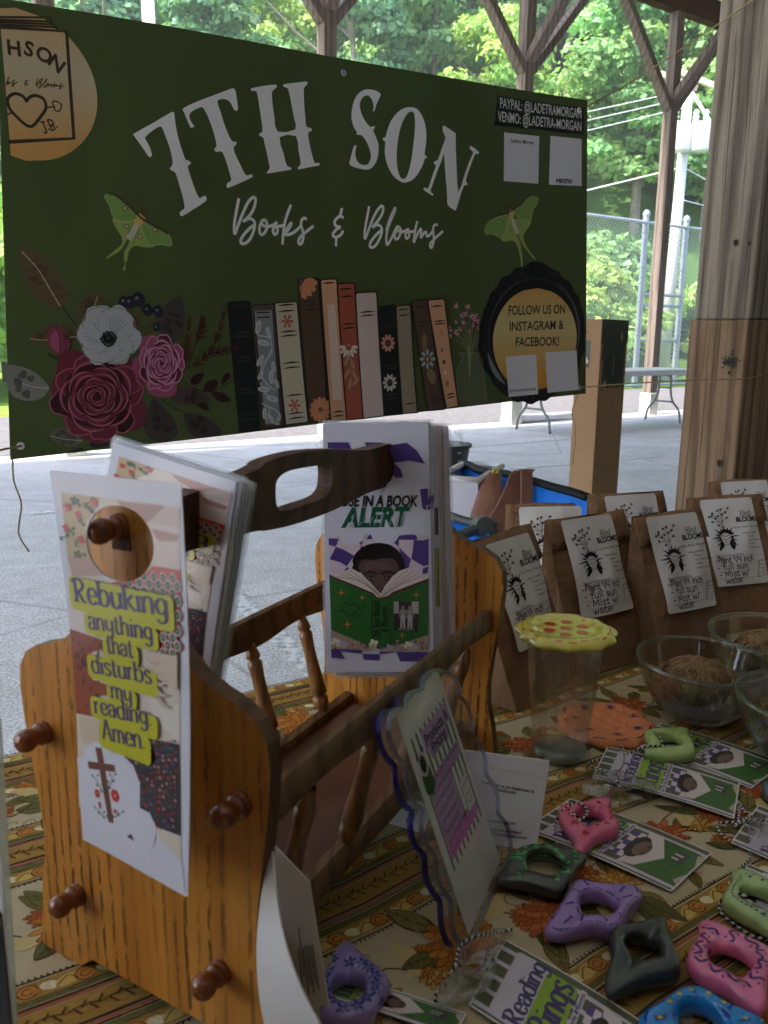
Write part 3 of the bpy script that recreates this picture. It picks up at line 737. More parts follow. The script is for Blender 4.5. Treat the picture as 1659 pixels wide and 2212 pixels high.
# ---------------------------------------------------------------- folding table out on the asphalt
TD0, TN0 = GD.dot(onz(1170, 935, 0)), GN.dot(onz(1170, 935, 0)); TD1, TN1 = GD.dot(onz(1411, 908, 0)), GN.dot(onz(1411, 908, 0))
tn = (TN0 + TN1) / 2; td0, td1 = TD0 - .3, TD1 + .3
ft = thing('folding_table', 'white plastic folding table standing out on the bright asphalt', 'table', grid((td0 + td1) / 2, tn))
m = MB(); m.box(grid((td0 + td1) / 2, tn, .745), td1 - td0, .80, .075, (GD, GN, UP)); m.build('tabletop', M['table_plastic'], ft, bevel=.012)
for d in (td0 + .3, td1 - .3):
    m = MB()
    for sg in (-1, 1):
        pts = [grid(d, tn + sg * .1, .71), grid(d, tn + sg * .11, .45), grid(d, tn + sg * .16, .3), grid(d, tn + sg * .27, .18), grid(d, tn + sg * .31, .0)]
        m.tube(catmull(pts, 4), .017, 8)
    m.tube([grid(d, tn - .16, .3), grid(d, tn + .16, .3)], .013, 8); m.tube([grid(d, tn - .1, .68), grid(d, tn + .1, .68)], .013, 8); m.tube([grid(d, tn - .11, .5), grid(d, tn + .11, .5)], .01, 6)
    m.build('leg_frame', M['leg_metal'], ft, smooth=True)
m = MB(); m.tube([grid(td0 + .6, tn + .9, .06), grid(td0 + 2.2, tn + .9, .06)], .06, 10); tag(m.build('white_pipe', M['pole_white'], None, smooth=True, base=grid(td0 + .6, tn + .9)), 'white pipe lying on the ground behind the folding table', 'pipe')
# ---------------------------------------------------------------- the stall table and its printed cloth
TZ = .74
T_D0, T_D1, T_N0, T_N1 = -1.25, 1.9, .17, .985
tb = thing('stall_table', 'long folding stall table under the floral cloth', 'table', grid(.3, .57))
m = MB(); m.box(grid((T_D0 + T_D1) / 2, (T_N0 + T_N1) / 2, TZ - .028), T_D1 - T_D0 - .02, T_N1 - T_N0 - .02, .045, (GD, GN, UP)); m.build('tabletop', M['table_plastic'], tb)
for d in (T_D0 + .3, T_D1 - .3):
    for n in (T_N0 + .1, T_N1 - .1):
        m = MB(); m.tube([grid(d, n, 0), grid(d, n, TZ - .05)], .015, 8); m.build('leg', M['leg_metal'], tb, smooth=True)
plain('cloth', srgb(190, 175, 142), .9, .1, .05, 60, .25)
cloth = thing('tablecloth', 'cream cotton tablecloth with ochre striped bands and orange flowers', 'tablecloth', grid(.3, .57, TZ))
def cloth_pt(u, v):
    """u along the table, v: distance over the cloth from the near hem to the far hem"""
    d = T_D0 - .01 + (T_D1 - T_D0 + .02) * u; s = v
    n0, n1, drop = T_N0, T_N1, .32
    L = drop + (n1 - n0) + drop; q = s * L
    rip = .012 * math.sin(d * 21) + .008 * math.sin(d * 37 + 1)
    if q < drop: return grid(d, n0 - .004 + rip * (1 - q / drop), TZ - drop + q)
    if q > drop + (n1 - n0):
        e = q - drop - (n1 - n0); return grid(d, n1 + .006 + abs(rip) * e / drop * 1.6, TZ - e)
    return grid(d, n0 + q - drop, TZ)
m = MB(); m.grid(cloth_pt, 160, 60); m.build('cloth', M['cloth'], cloth, smooth=True)
rnd = random.Random(11)
A = Art(); A.EPS = .000005
OC, OL, GR, BR_, RU, DK = srgb(166, 130, 64), srgb(108, 104, 58), srgb(104, 104, 62), srgb(84, 56, 34), srgb(172, 106, 76), srgb(66, 46, 28)
CREAM = srgb(222, 206, 164)
DA, DB = -.72, 1.12
def band(nc):
    def strip(a, b, col, st=.06):
        x = DA
        P = []
        k = int((DB - DA) / st)
        pts0 = [(DA + i * st, nc + a) for i in range(k + 1)]; pts1 = [(DA + i * st, nc + b) for i in range(k + 1)]
        for i in range(k): A._add([pts0[i], pts0[i + 1], pts1[i + 1], pts1[i]], [(0, 1, 2, 3)], col)
    strip(.0285, .046, OC); strip(-.046, -.0285, OC)
    strip(-.011, .014, srgb(170, 134, 66))
    strip(.0225, .0275, OL); strip(.0185, .0215, BR_); strip(.015, .0182, RU); strip(-.0145, -.0115, BR_); strip(-.0182, -.015, RU); strip(-.0275, -.0215, OL)
    strip(-.0205, -.0188, DK)
    for sg in (-1, 1):
        strip(sg * .0475, sg * .0492, DK); strip(sg * .0276, sg * .0284, DK)
        x = DA
        while x < DB:                       # picot edge
            A._add([(x, nc + sg * .0492), (x + .0028, nc + sg * .0492), (x + .0014, nc + sg * .052)], [(0, 1, 2)], DK); x += .0046
        x = DA + rnd.uniform(0, .03)
        while x < DB:                       # medallions
            c = (x, nc + sg * .0372)
            A.ell(c[0] - .012, c[1], .011, .0062, srgb(206, 176, 96), .3, 10); A.ell(c[0] + .016, c[1], .008, .005, srgb(228, 214, 176), -.3, 8)
            A.ell(c[0], c[1], .0085, .0072, srgb(196, 130, 60), 0, 10)
            A.stroke([(c[0] + .008 * math.cos(t), c[1] + .007 * math.sin(t)) for t in np.linspace(0, 5.6, 12)], .0011, BR_, cap=False)
            A.stroke([(c[0] + .004 * math.cos(t), c[1] + .0035 * math.sin(t)) for t in np.linspace(1, 6, 8)], .001, BR_, cap=False)
            A.stroke([(c[0] - .022, c[1] - .004), (c[0] - .012, c[1] + .004), (c[0] - .006, c[1] - .002)], .001, BR_, 4)
            x += .042
    x = DA
    while x < DB:                           # little vine
        y = nc + .0015; A.stroke([(x, y), (x + .012, y + .003), (x + .024, y)], .0011, BR_, 3)
        for k in range(4):
            a = x + .004 + k * .006; A.stroke([(a, y + .001), (a + .004, y + .006 * (1 if k % 2 else -1))], .0016, BR_)
        x += .026
def leaf(x, y, L, W, rot, col=None, line=None):
    col = col or rnd.choice((srgb(112, 108, 58), srgb(96, 98, 54), srgb(134, 124, 70))); line = line or BR_
    c, s = math.cos(rot), math.sin(rot)
    T = lambda a, b: (x + a * c - b * s, y + a * s + b * c)
    P = [T(0, 0), T(L * .25, W * .45), T(L * .55, W * .5), T(L * .82, W * .25), T(L, 0), T(L * .8, -W * .28), T(L * .5, -W * .5), T(L * .22, -W * .4)]
    A.blob(P, col, 3); A.stroke(P, .0009, line, 3, True); A.stroke([T(0, 0), T(L * .9, 0)], .0009, line)
    for k in (.3, .5, .7): A.stroke([T(L * k, 0), T(L * (k + .12), W * .28)], .0007, line); A.stroke([T(L * k, 0), T(L * (k + .12), -W * .28)], .0007, line)
def mum(x, y, r, rot=0, pal=None):
    pal = pal or rnd.choice(((srgb(188, 112, 42), srgb(206, 138, 62)), (srgb(176, 90, 46), srgb(196, 116, 66)), (srgb(186, 134, 58), srgb(206, 162, 88))))
    for lay, (rr, n, w) in enumerate(((1, 15, .26), (.78, 12, .26), (.52, 9, .24), (.28, 6, .18))):
        for k in range(n):
            a = rot + 6.283 * k / n + rnd.uniform(-.12, .12) + lay * .3; q = rr * r * rnd.uniform(.88, 1.08)
            c, s = math.cos(a), math.sin(a); T = lambda p, b: (x + p * c - b * s, y + (p * s + b * c) * .86)
            P = [T(q * .2, 0), T(q * .65, r * w * .55), T(q * .95, r * w * .3), T(q, 0), T(q * .93, -r * w * .32), T(q * .6, -r * w * .55)]
            A.blob(P, pal[(k + lay) % 2], 2); A.stroke(P[1:], .0008, srgb(112, 62, 28), 2)
def field(n0, n1):
    x = DA + rnd.uniform(0, .05)
    while x < DB:
        ym = (n0 + n1) / 2 + rnd.uniform(-.018, .018); r = rnd.uniform(.026, .04)
        for k in range(rnd.randint(5, 7)):
            a = rnd.uniform(0, 6.283); q = r * rnd.uniform(.7, 1.0); leaf(x + q * math.cos(a), ym + q * math.sin(a) * .8, rnd.uniform(.028, .05), rnd.uniform(.012, .02), a + rnd.uniform(-.6, .6))
        st = [(x, ym), (x + .03, ym + rnd.uniform(-.03, .03)), (x + .07, ym + rnd.uniform(-.03, .03))]
        A.stroke(st, .0016, BR_, 5); mum(x, ym, r, rnd.uniform(0, 3))
        for k in range(2):
            bx, by = x + rnd.uniform(.045, .075), ym + rnd.uniform(-.042, .042); mum(bx, by, rnd.uniform(.012, .021), rnd.uniform(0, 3))
            leaf(bx, by - .012, .026, .011, rnd.uniform(0, 6.28))
        for k in range(3):                  # curling tendrils in red-brown ink
            bx, by = x + rnd.uniform(-.02, .08), ym + rnd.choice((-1, 1)) * rnd.uniform(.025, .05)
            A.stroke([(bx + .006 * t * math.cos(t * 1.9), by + .005 * t * math.sin(t * 1.9)) for t in np.linspace(.2, 2.6, 10)], .0009, srgb(140, 70, 40), 2)
        A.ell(x + .05, ym + rnd.uniform(-.03, .03), .02, .009, srgb(206, 184, 126), rnd.uniform(0, 3), 10, lambda a: 1 + .2 * math.sin(3 * a))
        x += rnd.uniform(.082, .10)
NC = (.105, .33, .555, .78)
for nc in NC[1:]: band(nc)
band(.945)
for a, b in ((.385, .5), (.61, .725), (.835, .895), (.2, .275)): field(a, b)
def cl_fn(x, y, h):
    y2 = y + .0045 * math.sin(x * 13 + 1) + .002 * math.sin(x * 31); return grid(x, y2, TZ + h)
A.build('printed_pattern', M['fabric_print'], cloth, cl_fn)

# ---------------------------------------------------------------- oak basket with knobs, rails and a slotted handle
WF, WR = R(-31), R(-29)
OF = Vector((-.276, .593, TZ)); OR = Vector((-.083, .974, TZ))
def frame(O, a): w = Vector((math.cos(a), math.sin(a), 0)); return O, w, UP, Vector((-w.y, w.x, 0))
FF, RF = frame(OF, WF), frame(OR, WR)
BW = .242
bk = thing('wooden_basket', 'oak basket with two shaped end panels, dark rails, turned spindles and brown knobs', 'basket', OF)
half = [(.119, 0), (.119, .012), (.118, .03), (.114, .06), (.108, .086), (.107, .11), (.109, .13), (.114, .165), (.119, .2), (.121, .225), (.119, .243), (.111, .256), (.097, .264), (.08, .269), (.064, .276), (.05, .288), (.041, .303), (.036, .325), (.035, .345), (.036, .365), (.033, .38), (.024, .391), (.011, .396)]
c0 = BW / 2
outl = [(c0 + a, b) for a, b in half] + [(c0 - a, b) for a, b in reversed(half)]
outl = outl + [(c0 - .075, 0), (c0 - .06, .012), (c0 + .06, .012), (c0 + .075, 0)]
for fr, sg in ((FF, 1), (RF, 1)):
    m = MB(); m.prism([outl], (fr[0], fr[1], fr[2], fr[3]), .012); 
    m2 = m.build('end_panel', [M['oak'], M['oak_edge']], bk, bevel=.0022)
    for p in m2.data.polygons: p.material_index = 0 if abs(p.normal.dot(fr[3])) > .9 else 1
def fp(fr, u, v, w=0): return fr[0] + fr[1] * u + UP * v + fr[3] * w
KN = [(.001, .0245), (.004, .0242), (.0072, .0222), (.0088, .0185), (.0088, .0155), (.0078, .012), (.0066, .010), (.0064, .0088), (.0078, .0078), (.0088, .006), (.0084, .0048), (.0078, .0042), (.0088, .003), (.0092, .0012), (.009, 0)]
for u, v in ((.121, .366), (.026, .195), (.218, .197), (.05, .066), (.195, .063)):
    m = MB(); m.lathe([(r_, h) for r_, h in KN], fp(FF, u, v), -FF[3], 20); m.build('knob', M['knob_wood'], bk, smooth=True)
def span(u, v, t):                                  # point between the two panels
    return fp(FF, u, v, .012).lerp(fp(RF, u, v, 0), t)
def rail(name, u, v, wd, ht, mat, lean, wave=0):
    m = MB(); n = 26; ax = (span(u, v, 1) - span(u, v, 0)).normalized(); X = ax.cross(UP).normalized()
    X2 = X * math.cos(lean) + UP * math.sin(lean); Y2 = UP * math.cos(lean) - X * math.sin(lean); rows = []
    for i in range(n + 1):
        t = i / n; p = span(u, v, t); b = ht / 2
        lo = -b - (wave * (.5 - .5 * math.cos(6.283 * (t * 3 + .5))) if wave else 0); hi = b + (abs(wave) * .25 * math.sin(3.14 * t) if wave else 0)
        rows.append([p + X2 * a * wd / 2 + Y2 * c for a, c in ((-.72, lo), (.72, lo), (1, lo + .004), (1, hi - .005), (.6, hi), (-.6, hi), (-1, hi - .005), (-1, lo + .004))])
    k = 8; vs = [p for r_ in rows for p in r_]
    fs = [(i * k + j, i * k + (j + 1) % k, (i + 1) * k + (j + 1) % k, (i + 1) * k + j) for i in range(n) for j in range(k)] + [tuple(range(k)), tuple(n * k + j for j in reversed(range(k)))]
    m.add(vs, fs); return m.build(name, M[mat], bk, smooth=50)
RU_, RV = .017, .185
rail('upper_rail', RU_, RV + .001, .011, .030, 'walnut', R(-8), .006); rail('upper_rail', BW - RU_, RV + .004, .011, .020, 'walnut', R(8), .004)
LU, LV = .047, .052
rail('lower_rail', LU, LV, .016, .022, 'walnut', R(-8)); rail('lower_rail', BW - LU, LV, .016, .022, 'walnut', R(8))
SPP = [(.5, 0), (.6, .04), (.8, .09), (.92, .14), (.62, .165), (.95, .185), (.9, .24), (.8, .34), (.85, .5), (1.05, .7), (1.12, .8), (.72, .825), (1.08, .85), (1.0, .92), (.7, .97), (.55, 1)]
for sg in (0, 1):
    for t in (.14, .38, .62, .86):
        u0, u1 = (RU_, LU) if not sg else (BW - RU_, BW - LU)
        a = span(u0, RV - .011, t); b = span(u1, LV + .009, t); L = (b - a).length
        m = MB(); m.lathe([(r_ * .0085, h * L) for r_, h in SPP], a, b - a, 14); m.build('spindle', M['turned_wood'], bk, smooth=True)
m = MB(); q = [span(.05, .05, .02), span(BW - .05, .05, .02), span(BW - .05, .05, .98), span(.05, .05, .98)]
m.add([p - UP * .004 for p in q] + [p + UP * .004 for p in q], [(0, 1, 2, 3), (7, 6, 5, 4), (0, 4, 5, 1), (1, 5, 6, 2), (2, 6, 7, 3), (3, 7, 4, 0)]); m.build('bottom_board', M['dark_varnish'], bk)
# slotted handle board between the two necks, traced in its own upright plane
ha, hb = span(c0, .37, 0), span(c0, .37, 1); hx = (hb - ha).normalized(); hx.z = 0; hx.normalize(); hn = Vector((-hx.y, hx.x, 0))
z8 = zc(700, 1300, 1.659)
def hp(x, y): p = onplane(*z8(x, y), ha, hn) - ha; return (p.dot(hx), p.z)
LH = (hb - ha).dot(hx)
topc = [hp(*q) for q in ((160, 385), (230, 338), (330, 303), (450, 278), (580, 268), (700, 270), (800, 268))]
botc = [hp(*q) for q in ((800, 498), (700, 545), (600, 595), (480, 640), (350, 680), (220, 705), (150, 712))]
zt = topc[-1][1]; zb = botc[0][1]
hout = [(0, topc[0][1] - .012)] + [p for p in topc if 0 < p[0] < LH] + [(LH, zt - .002), (LH, zb + .004)] + [p for p in botc if 0 < p[0] < LH] + [(0, botc[-1][1] + .006)]
slot = [hp(*q) for q in ((285, 480), (290, 440), (320, 402), (380, 376), (500, 356), (570, 349), (592, 362), (594, 430), (582, 490), (540, 530), (450, 562), (335, 597), (302, 590), (286, 545))]
hout = [tuple(p)[:2] for p in catmull([(a, b, 0) for a, b in hout], 3, True)]; slot = [tuple(p)[:2] for p in catmull([(a, b, 0) for a, b in slot], 3, True)]
m = MB(); m.prism([hout, slot], (ha - hn * .008, hx, UP, hn), .016); m.build('handle', M['dark_handle'], bk, bevel=.004)

# ---------------------------------------------------------------- card helper: a sheet between four corners, flat in its own frame
def homog(src, dst):
    Aa = []; Bb = []
    for (x, y), (u, v) in zip(src, dst):
        Aa += [[x, y, 1, 0, 0, 0, -u * x, -u * y], [0, 0, 0, x, y, 1, -v * x, -v * y]]; Bb += [u, v]
    h = np.linalg.solve(np.array(Aa), np.array(Bb))
    return lambda x, y: (float((h[0] * x + h[1] * y + h[2]) / (h[6] * x + h[7] * y + 1)), float((h[3] * x + h[4] * y + h[5]) / (h[6] * x + h[7] * y + 1)))
class Sheet:
    """corners TL, TR, BR, BL in the world; x = 0..W to the right, y = 0..-H down; h lifts off the face"""
    def __init__(s, TL, TR, BR, BL, curve=0, W=None, H=None, face=None):
        s.c = [Vector(p) for p in (TL, TR, BR, BL)]; s.curve = curve
        s.W = W or ((s.c[1] - s.c[0]).length + (s.c[2] - s.c[3]).length) / 2; s.H = H or ((s.c[3] - s.c[0]).length + (s.c[2] - s.c[1]).length) / 2
        n = ((s.c[1] - s.c[0]) + (s.c[2] - s.c[3])).cross((s.c[0] - s.c[3]) + (s.c[1] - s.c[2])).normalized(); s.n = n
    def __call__(s, x, y, h=0):
        u = x / s.W; v = -y / s.H
        p = s.c[0].lerp(s.c[1], u).lerp(s.c[3].lerp(s.c[2], u), v)
        return p + s.n * (h + s.curve * math.sin(math.pi * min(1, max(0, v))))
    def slices(s, n=8): return [(1, -s.H * k / 18) for k in range(1, 18)] + [(0, s.W * k / 10) for k in range(1, 10)]
def cut_hole(ob_me, hole):
    pass
def traced(corners_px, W, H):
    """pixel tracing -> card metres"""
    f = homog(corners_px, [(0, 0), (W, 0), (W, -H), (0, -H)]); return f
def between(A, s, t, p0, p1, size, col, kind='text', **kw):
    """a line of writing running from p0 to p1 (card metres)"""
    dx, dy = p1[0] - p0[0], p1[1] - p0[1]; L = math.hypot(dx, dy); rot = math.atan2(dy, dx)
    if kind == 'text': A.text(t, p0[0], p0[1], size, col, rot, 'l', width=L, **kw)
    else: lettering(A, t, p0[0], p0[1], size, col, rot=rot, width=L, **kw)
INK = srgb(30, 28, 30)
# ---------------------------------------------------------------- seed bags with printed labels
LW, LHt = .107, .150
zb_ = zc(1750, 1640, 4.74)
lt = traced([(285, 265), (1137, 108), (1535, 1700), (620, 1912)], LW, LHt)
def label_art(rn):
    A = Art(); G = srgb(70, 66, 66)
    fl = [(450, 560), (490, 490), (485, 535), (565, 430), (612, 400), (730, 365), (690, 448), (720, 545), (640, 492), (580, 530), (540, 575), (500, 645), (600, 700)]
    for br in ([(665, 745), (640, 600), (610, 480), (605, 410)], [(655, 690), (650, 500), (690, 450), (728, 372)], [(655, 640), (690, 570), (720, 548)], [(645, 650), (560, 560), (490, 495)], [(650, 700), (560, 600), (455, 562)], [(662, 742), (600, 692)], [(600, 640), (505, 645)]):
        A.stroke([lt(*p) for p in br], .0007, G, 4)
    for x, y in fl:
        for k in range(5):
            a = k * 1.257 + x; A.ell(*lt(x + 12 * math.cos(a), y + 12 * math.sin(a)), .0013, .001, G, a, 6)
    for pts in ([(622, 870), (640, 800), (700, 763), (770, 765), (818, 800), (803, 842), (750, 828), (690, 830), (650, 872)], [(650, 968), (700, 1010), (727, 1070), (702, 1130), (656, 1182), (645, 1130), (662, 1060)], [(840, 932), (872, 990), (897, 1060), (885, 1132), (842, 1090), (808, 1020), (815, 960)]):
        A.blob([lt(*p) for p in pts], INK, 3)
    for pts in ([(600, 830), (640, 880), (730, 890), (800, 850), (830, 790)], [(610, 880), (660, 940), (740, 950), (822, 900)], [(650, 930), (690, 1000), (760, 1046), (812, 1010), (832, 930)], [(735, 985), (755, 990), (775, 985)]):
        A.stroke([lt(*p) for p in pts], .0007, INK, 5)
    for pts in ([(622, 832), (580, 805), (530, 775)], [(652, 792), (635, 775), (622, 752)], [(684, 765), (680, 730), (668, 690)], [(742, 762), (748, 745), (742, 722)], [(792, 795), (805, 750), (822, 704)], [(822, 835), (840, 822), (856, 800)], [(822, 900), (870, 866), (942, 855)], [(845, 925), (870, 942), (908, 938)], [(870, 990), (895, 1022), (936, 1040)], [(642, 925), (570, 945), (498, 970)], [(655, 965), (620, 985), (580, 1030)], [(665, 1035), (635, 1060), (608, 1118)], [(612, 888), (585, 878), (552, 882)]):
        A.stroke([lt(*p) for p in pts], .0034, INK, 5, taper=lambda t: 1 - .9 * t)
    bt = lambda t, a, b, sz, kind='text', **kw: between(A, None, t, lt(*a), lt(*b), sz, INK, kind, **kw)
    bt('Blind', (935, 495), (1112, 455), .0142, 'l', w=.06, shear=.22)
    bt('BLOOMS', (878, 605), (1228, 533), .0118, bold=.03)
    bt('Grab, Plant, Wait, Bloom.', (845, 732), (1338, 628), .0052); bt("What's Included:", (975, 828), (1225, 768), .0049)
    bt('• Planter', (1038, 880), (1182, 850), .0047); bt('• Soil / Plant Food', (1060, 948), (1338, 886), .0047); bt('• Mister', (1085, 1012), (1210, 985), .0047); bt('• Mystery Seeds', (1105, 1082), (1345, 1030), .0047)
    bt('Special Instructions:', (595, 1316), (1025, 1218), .0062)
    for a, b in (((605, 1340), (1460, 1133)), ((630, 1475), (1265, 1330)), ((655, 1612), (1295, 1465)), ((685, 1748), (1320, 1600))): A.stroke([lt(*a), lt(*b)], .0004, G)
    for t, a, b, s in (('-Plant 1/4 inch', (590, 1440), (1228, 1305), .0150), ('- full sun', (640, 1572), (1140, 1462), .0150), ('- Mist w/', (682, 1705), (1180, 1600), .0150), ('water', (795, 1825), (1085, 1745), .0155)):
        bt(t, a, b, s * .9, 'l', w=.10, jit=.03, rnd=rn)
    for pts in ([(1300, 1300), (1450, 1222), (1490, 1242), (1505, 1532), (1356, 1614), (1340, 1600), (1300, 1300)], [(1300, 1300), (1330, 1310), (1490, 1242)], [(1330, 1310), (1356, 1612)]): A.stroke([lt(*p) for p in pts], .0007, INK)
    for t, a, b, s in (('7TH SON', (1345, 1390), (1480, 1345), .0048), ('Books & Blooms', (1358, 1440), (1482, 1402), .003)): bt(t, a, b, s)
    heart = [(1425, 1540), (1392, 1490), (1400, 1460), (1425, 1472), (1450, 1452), (1460, 1480), (1425, 1540)]
    A.stroke([lt(*p) for p in heart], .0006, INK, 3); A.stroke([lt(1370, 1535), lt(1385, 1528)], .0006, INK)
    return A
BH = .22
def bag(pa, pb, label, seed, wid=.145, dep=.092, lean=.085, lab=(.135, .012)):
    rn = random.Random(seed)
    a, b = onz(*pa, TZ + BH), onz(*pb, TZ + BH); w = (b - a).normalized(); n = Vector((-w.y, w.x, 0)); wid = wid or (b - a).length
    if abs((b - a).length - wid) > .03: pass
    wid = (b - a).length if (b - a).length > .115 else wid
    tp = a; f0 = a - n * lean; f0.z = TZ + .002
    root = thing('paper_bag', label, 'paper bag', f0 + w * wid / 2 + n * dep / 2 - UP * .002, 'kraft seed bags on the table')
    P = lambda u, v, k=0: f0.lerp(a, v) + w * (u * wid) + n * 0 + UP * 0 + (w.cross(f0 - a).normalized() * 0) 
    fn_ = w.cross((a - f0).normalized()); fn_ = fn_ if fn_.dot(-n) > 0 else -fn_      # front normal
    ph = rn.uniform(0, 6); kc = rn.uniform(.4, .6)
    bulge = lambda u, v: .010 * math.sin(math.pi * u) * math.sin(math.pi * min(1, v * 1.02)) + (.0034 * math.sin(7 * u + ph + 5 * v) + .0018 * math.sin(15 * u - 9 * v + ph * 2)) * math.sin(3.1 * v) - .003 * math.exp(-((v - kc * .5 - .25 * (u - .5)) / .03) ** 2) * (v < .34)
    front = lambda u, v, k=0: f0.lerp(a, v) + w * (u * wid) + fn_ * (bulge(u, v) + k)
    b0 = f0 + n * dep
    m = MB(); m.grid(lambda u, v: front(u, v), 20, 30)
    m.grid(lambda u, v: (b0.lerp(a + n * .003, v)) + w * (u * wid) - n * -.006 * math.sin(3.14 * v) * math.sin(3.14 * u), 8, 10)
    for u in (0, 1):                                    # gusseted sides fold inward towards the top
        def side(p, q, u=u):
            fr = front(u, q); bk_ = b0.lerp(a + n * .003, q) + w * (u * wid); inn = (w if u == 0 else -w) * (.03 * q * (1 - abs(2 * p - 1)) * (1.2 - q) * 1.3)
            return fr.lerp(bk_, p) + inn
        m.grid(side, 8, 10)
    q = [f0, f0 + w * wid, b0 + w * wid, b0]; m.add(q, [(0, 1, 2, 3)])
    m.build('bag_body', M['kraft'], root, smooth=50)
    m = MB(); m.grid(lambda u, v: front(-.01 + 1.02 * u, 1.004 - .20 * v + .009 * math.sin(5 * u + ph), .0016 + .006 * v * u * abs(math.sin(3 * u + ph))), 10, 3); m.grid(lambda u, v: front(-.01 + 1.02 * u, 1.004, .0016 - .006 * v), 10, 1)
    m.build('folded_top', M['kraft'], root, smooth=50, solid=.0006)
    u0, v0 = lab; sl = (a - f0).length
    curl = rn.uniform(.0, .0015)
    def lf(x, y, h): return front(u0 + x / wid, 1 - v0 + y / sl, .0064 + h + curl * math.sin(3.14 * x / LW))
    la = Art(); la.rrect(0, -LHt, LW, 0, .005, srgb(232, 230, 227)); 
    ob = la.build('label', M['paper_print'], root, lf, [(0, LW * k / 16) for k in range(1, 16)] + [(1, -LHt * k / 20) for k in range(1, 20)])
    art = label_art(rn).build('label_print', M['paper_print'], ob, lf, [(0, LW * k / 16) for k in range(1, 16)] + [(1, -LHt * k / 20) for k in range(1, 20)], .0009)
    return root
zz = zc(1500, 1500, 1.659)
BAGS = [((245, 240), (612, 232), 'kraft bag in the back row right beside the tan handbag handle', (.16, .02)),
        ((690, 190), (1085, 165), 'kraft bag in the back row in front of the tall cardboard box', (.17, .015)),
        ((1345, 115), (1700, 98), 'kraft bag at the far right end behind all others, cut off by the photo edge', (.12, .01)),
        ((1225, 205), (1620, 182), 'kraft bag standing behind and right of the front row, above the glass bowls', (.12, .02)),
        ((50, 440), (370, 345), 'kraft bag partly hidden behind the shoulder of the oak basket', (.14, .04)),
        ((460, 328), (870, 268), 'large kraft bag in the front row directly behind the yellow ceramic lid', (.135, .012)),
        ((930, 305), (1290, 262), 'narrow kraft bag in the front row left of the glass bowl', (.13, .015))]
for i, (pa, pb, lab, lo) in enumerate(BAGS): bag(zz(*pa), zz(*pb), lab, 20 + i, lab=lo)
# ---------------------------------------------------------------- hangers
PUR = srgb(62, 46, 104); LIME = srgb(196, 194, 34); WHT = srgb(220, 222, 237)
def cut_convex(me, poly):
    """remove a convex opening (card metres) from a flat sheet before it is bent"""
    bm = bmesh.new(); bm.from_mesh(me); n = len(poly); cx = sum(p[0] for p in poly) / n; cy = sum(p[1] for p in poly) / n
    for i in range(n):
        a, b = poly[i], poly[(i + 1) % n]; nr = Vector((b[1] - a[1], -(b[0] - a[0]), 0)).normalized()
        fs = [f for f in bm.faces if min(v.co.x for v in f.verts) < cx + .05 and max(v.co.x for v in f.verts) > cx - .05 and min(v.co.y for v in f.verts) < cy + .06 and max(v.co.y for v in f.verts) > cy - .06]
        g = list({v for f in fs for v in f.verts}) + list({e for f in fs for e in f.edges}) + fs
        bmesh.ops.bisect_plane(bm, geom=g, plane_co=Vector((a[0], a[1], 0)), plane_no=nr, dist=1e-7)
    def inside(x, y):
        for i in range(n):
            a, b = poly[i], poly[(i + 1) % n]
            if (b[0] - a[0]) * (y - a[1]) - (b[1] - a[1]) * (x - a[0]) < 0: return False
        return True
    dead = [f for f in bm.faces if inside(f.calc_center_median().x, f.calc_center_median().y)]
    bmesh.ops.delete(bm, geom=dead, context='FACES'); bm.to_mesh(me); bm.free()
class HoledArt(Art):
    hole = None; EPS = .00004
    def build(s, name, mat, parent, fn, slices=None, base=.0002):
        flat = Art.build(s, name, mat, None, lambda x, y, h: Vector((x, y, h)), slices, base)
        if s.hole: cut_convex(flat.data, s.hole)
        me = flat.data; co = np.empty(len(me.vertices) * 3); me.vertices.foreach_get('co', co); o = world_loc(parent) if parent else Vector((0, 0, 0))
        me.vertices.foreach_set('co', [c for p in co.reshape(-1, 3) for c in (Vector(fn(*[float(q) for q in p])) - o)]); me.update()
        if parent: flat.parent = parent
        return flat
def card_body(name, sh, mat, parent, hole=None, col=WHT, r=.002, thick=.0007, pad=0, off=0):
    A = HoledArt(); A.hole = hole; A.rrect(-pad, -sh.H - pad, sh.W + pad, pad, r, col)
    ob = A.build(name, mat, parent, sh, sh.slices(10), off)
    md = ob.modifiers.new('solid', 'SOLIDIFY'); md.thickness = thick; md.offset = -1
    return ob
def ellipse_pts(cx, cy, rx, ry, n=22, rot=0): 
    c, s = math.cos(rot), math.sin(rot)
    return [(cx + rx * math.cos(6.283 * k / n) * c - ry * math.sin(6.283 * k / n) * s, cy + rx * math.cos(6.283 * k / n) * s + ry * math.sin(6.283 * k / n) * c) for k in range(n)]
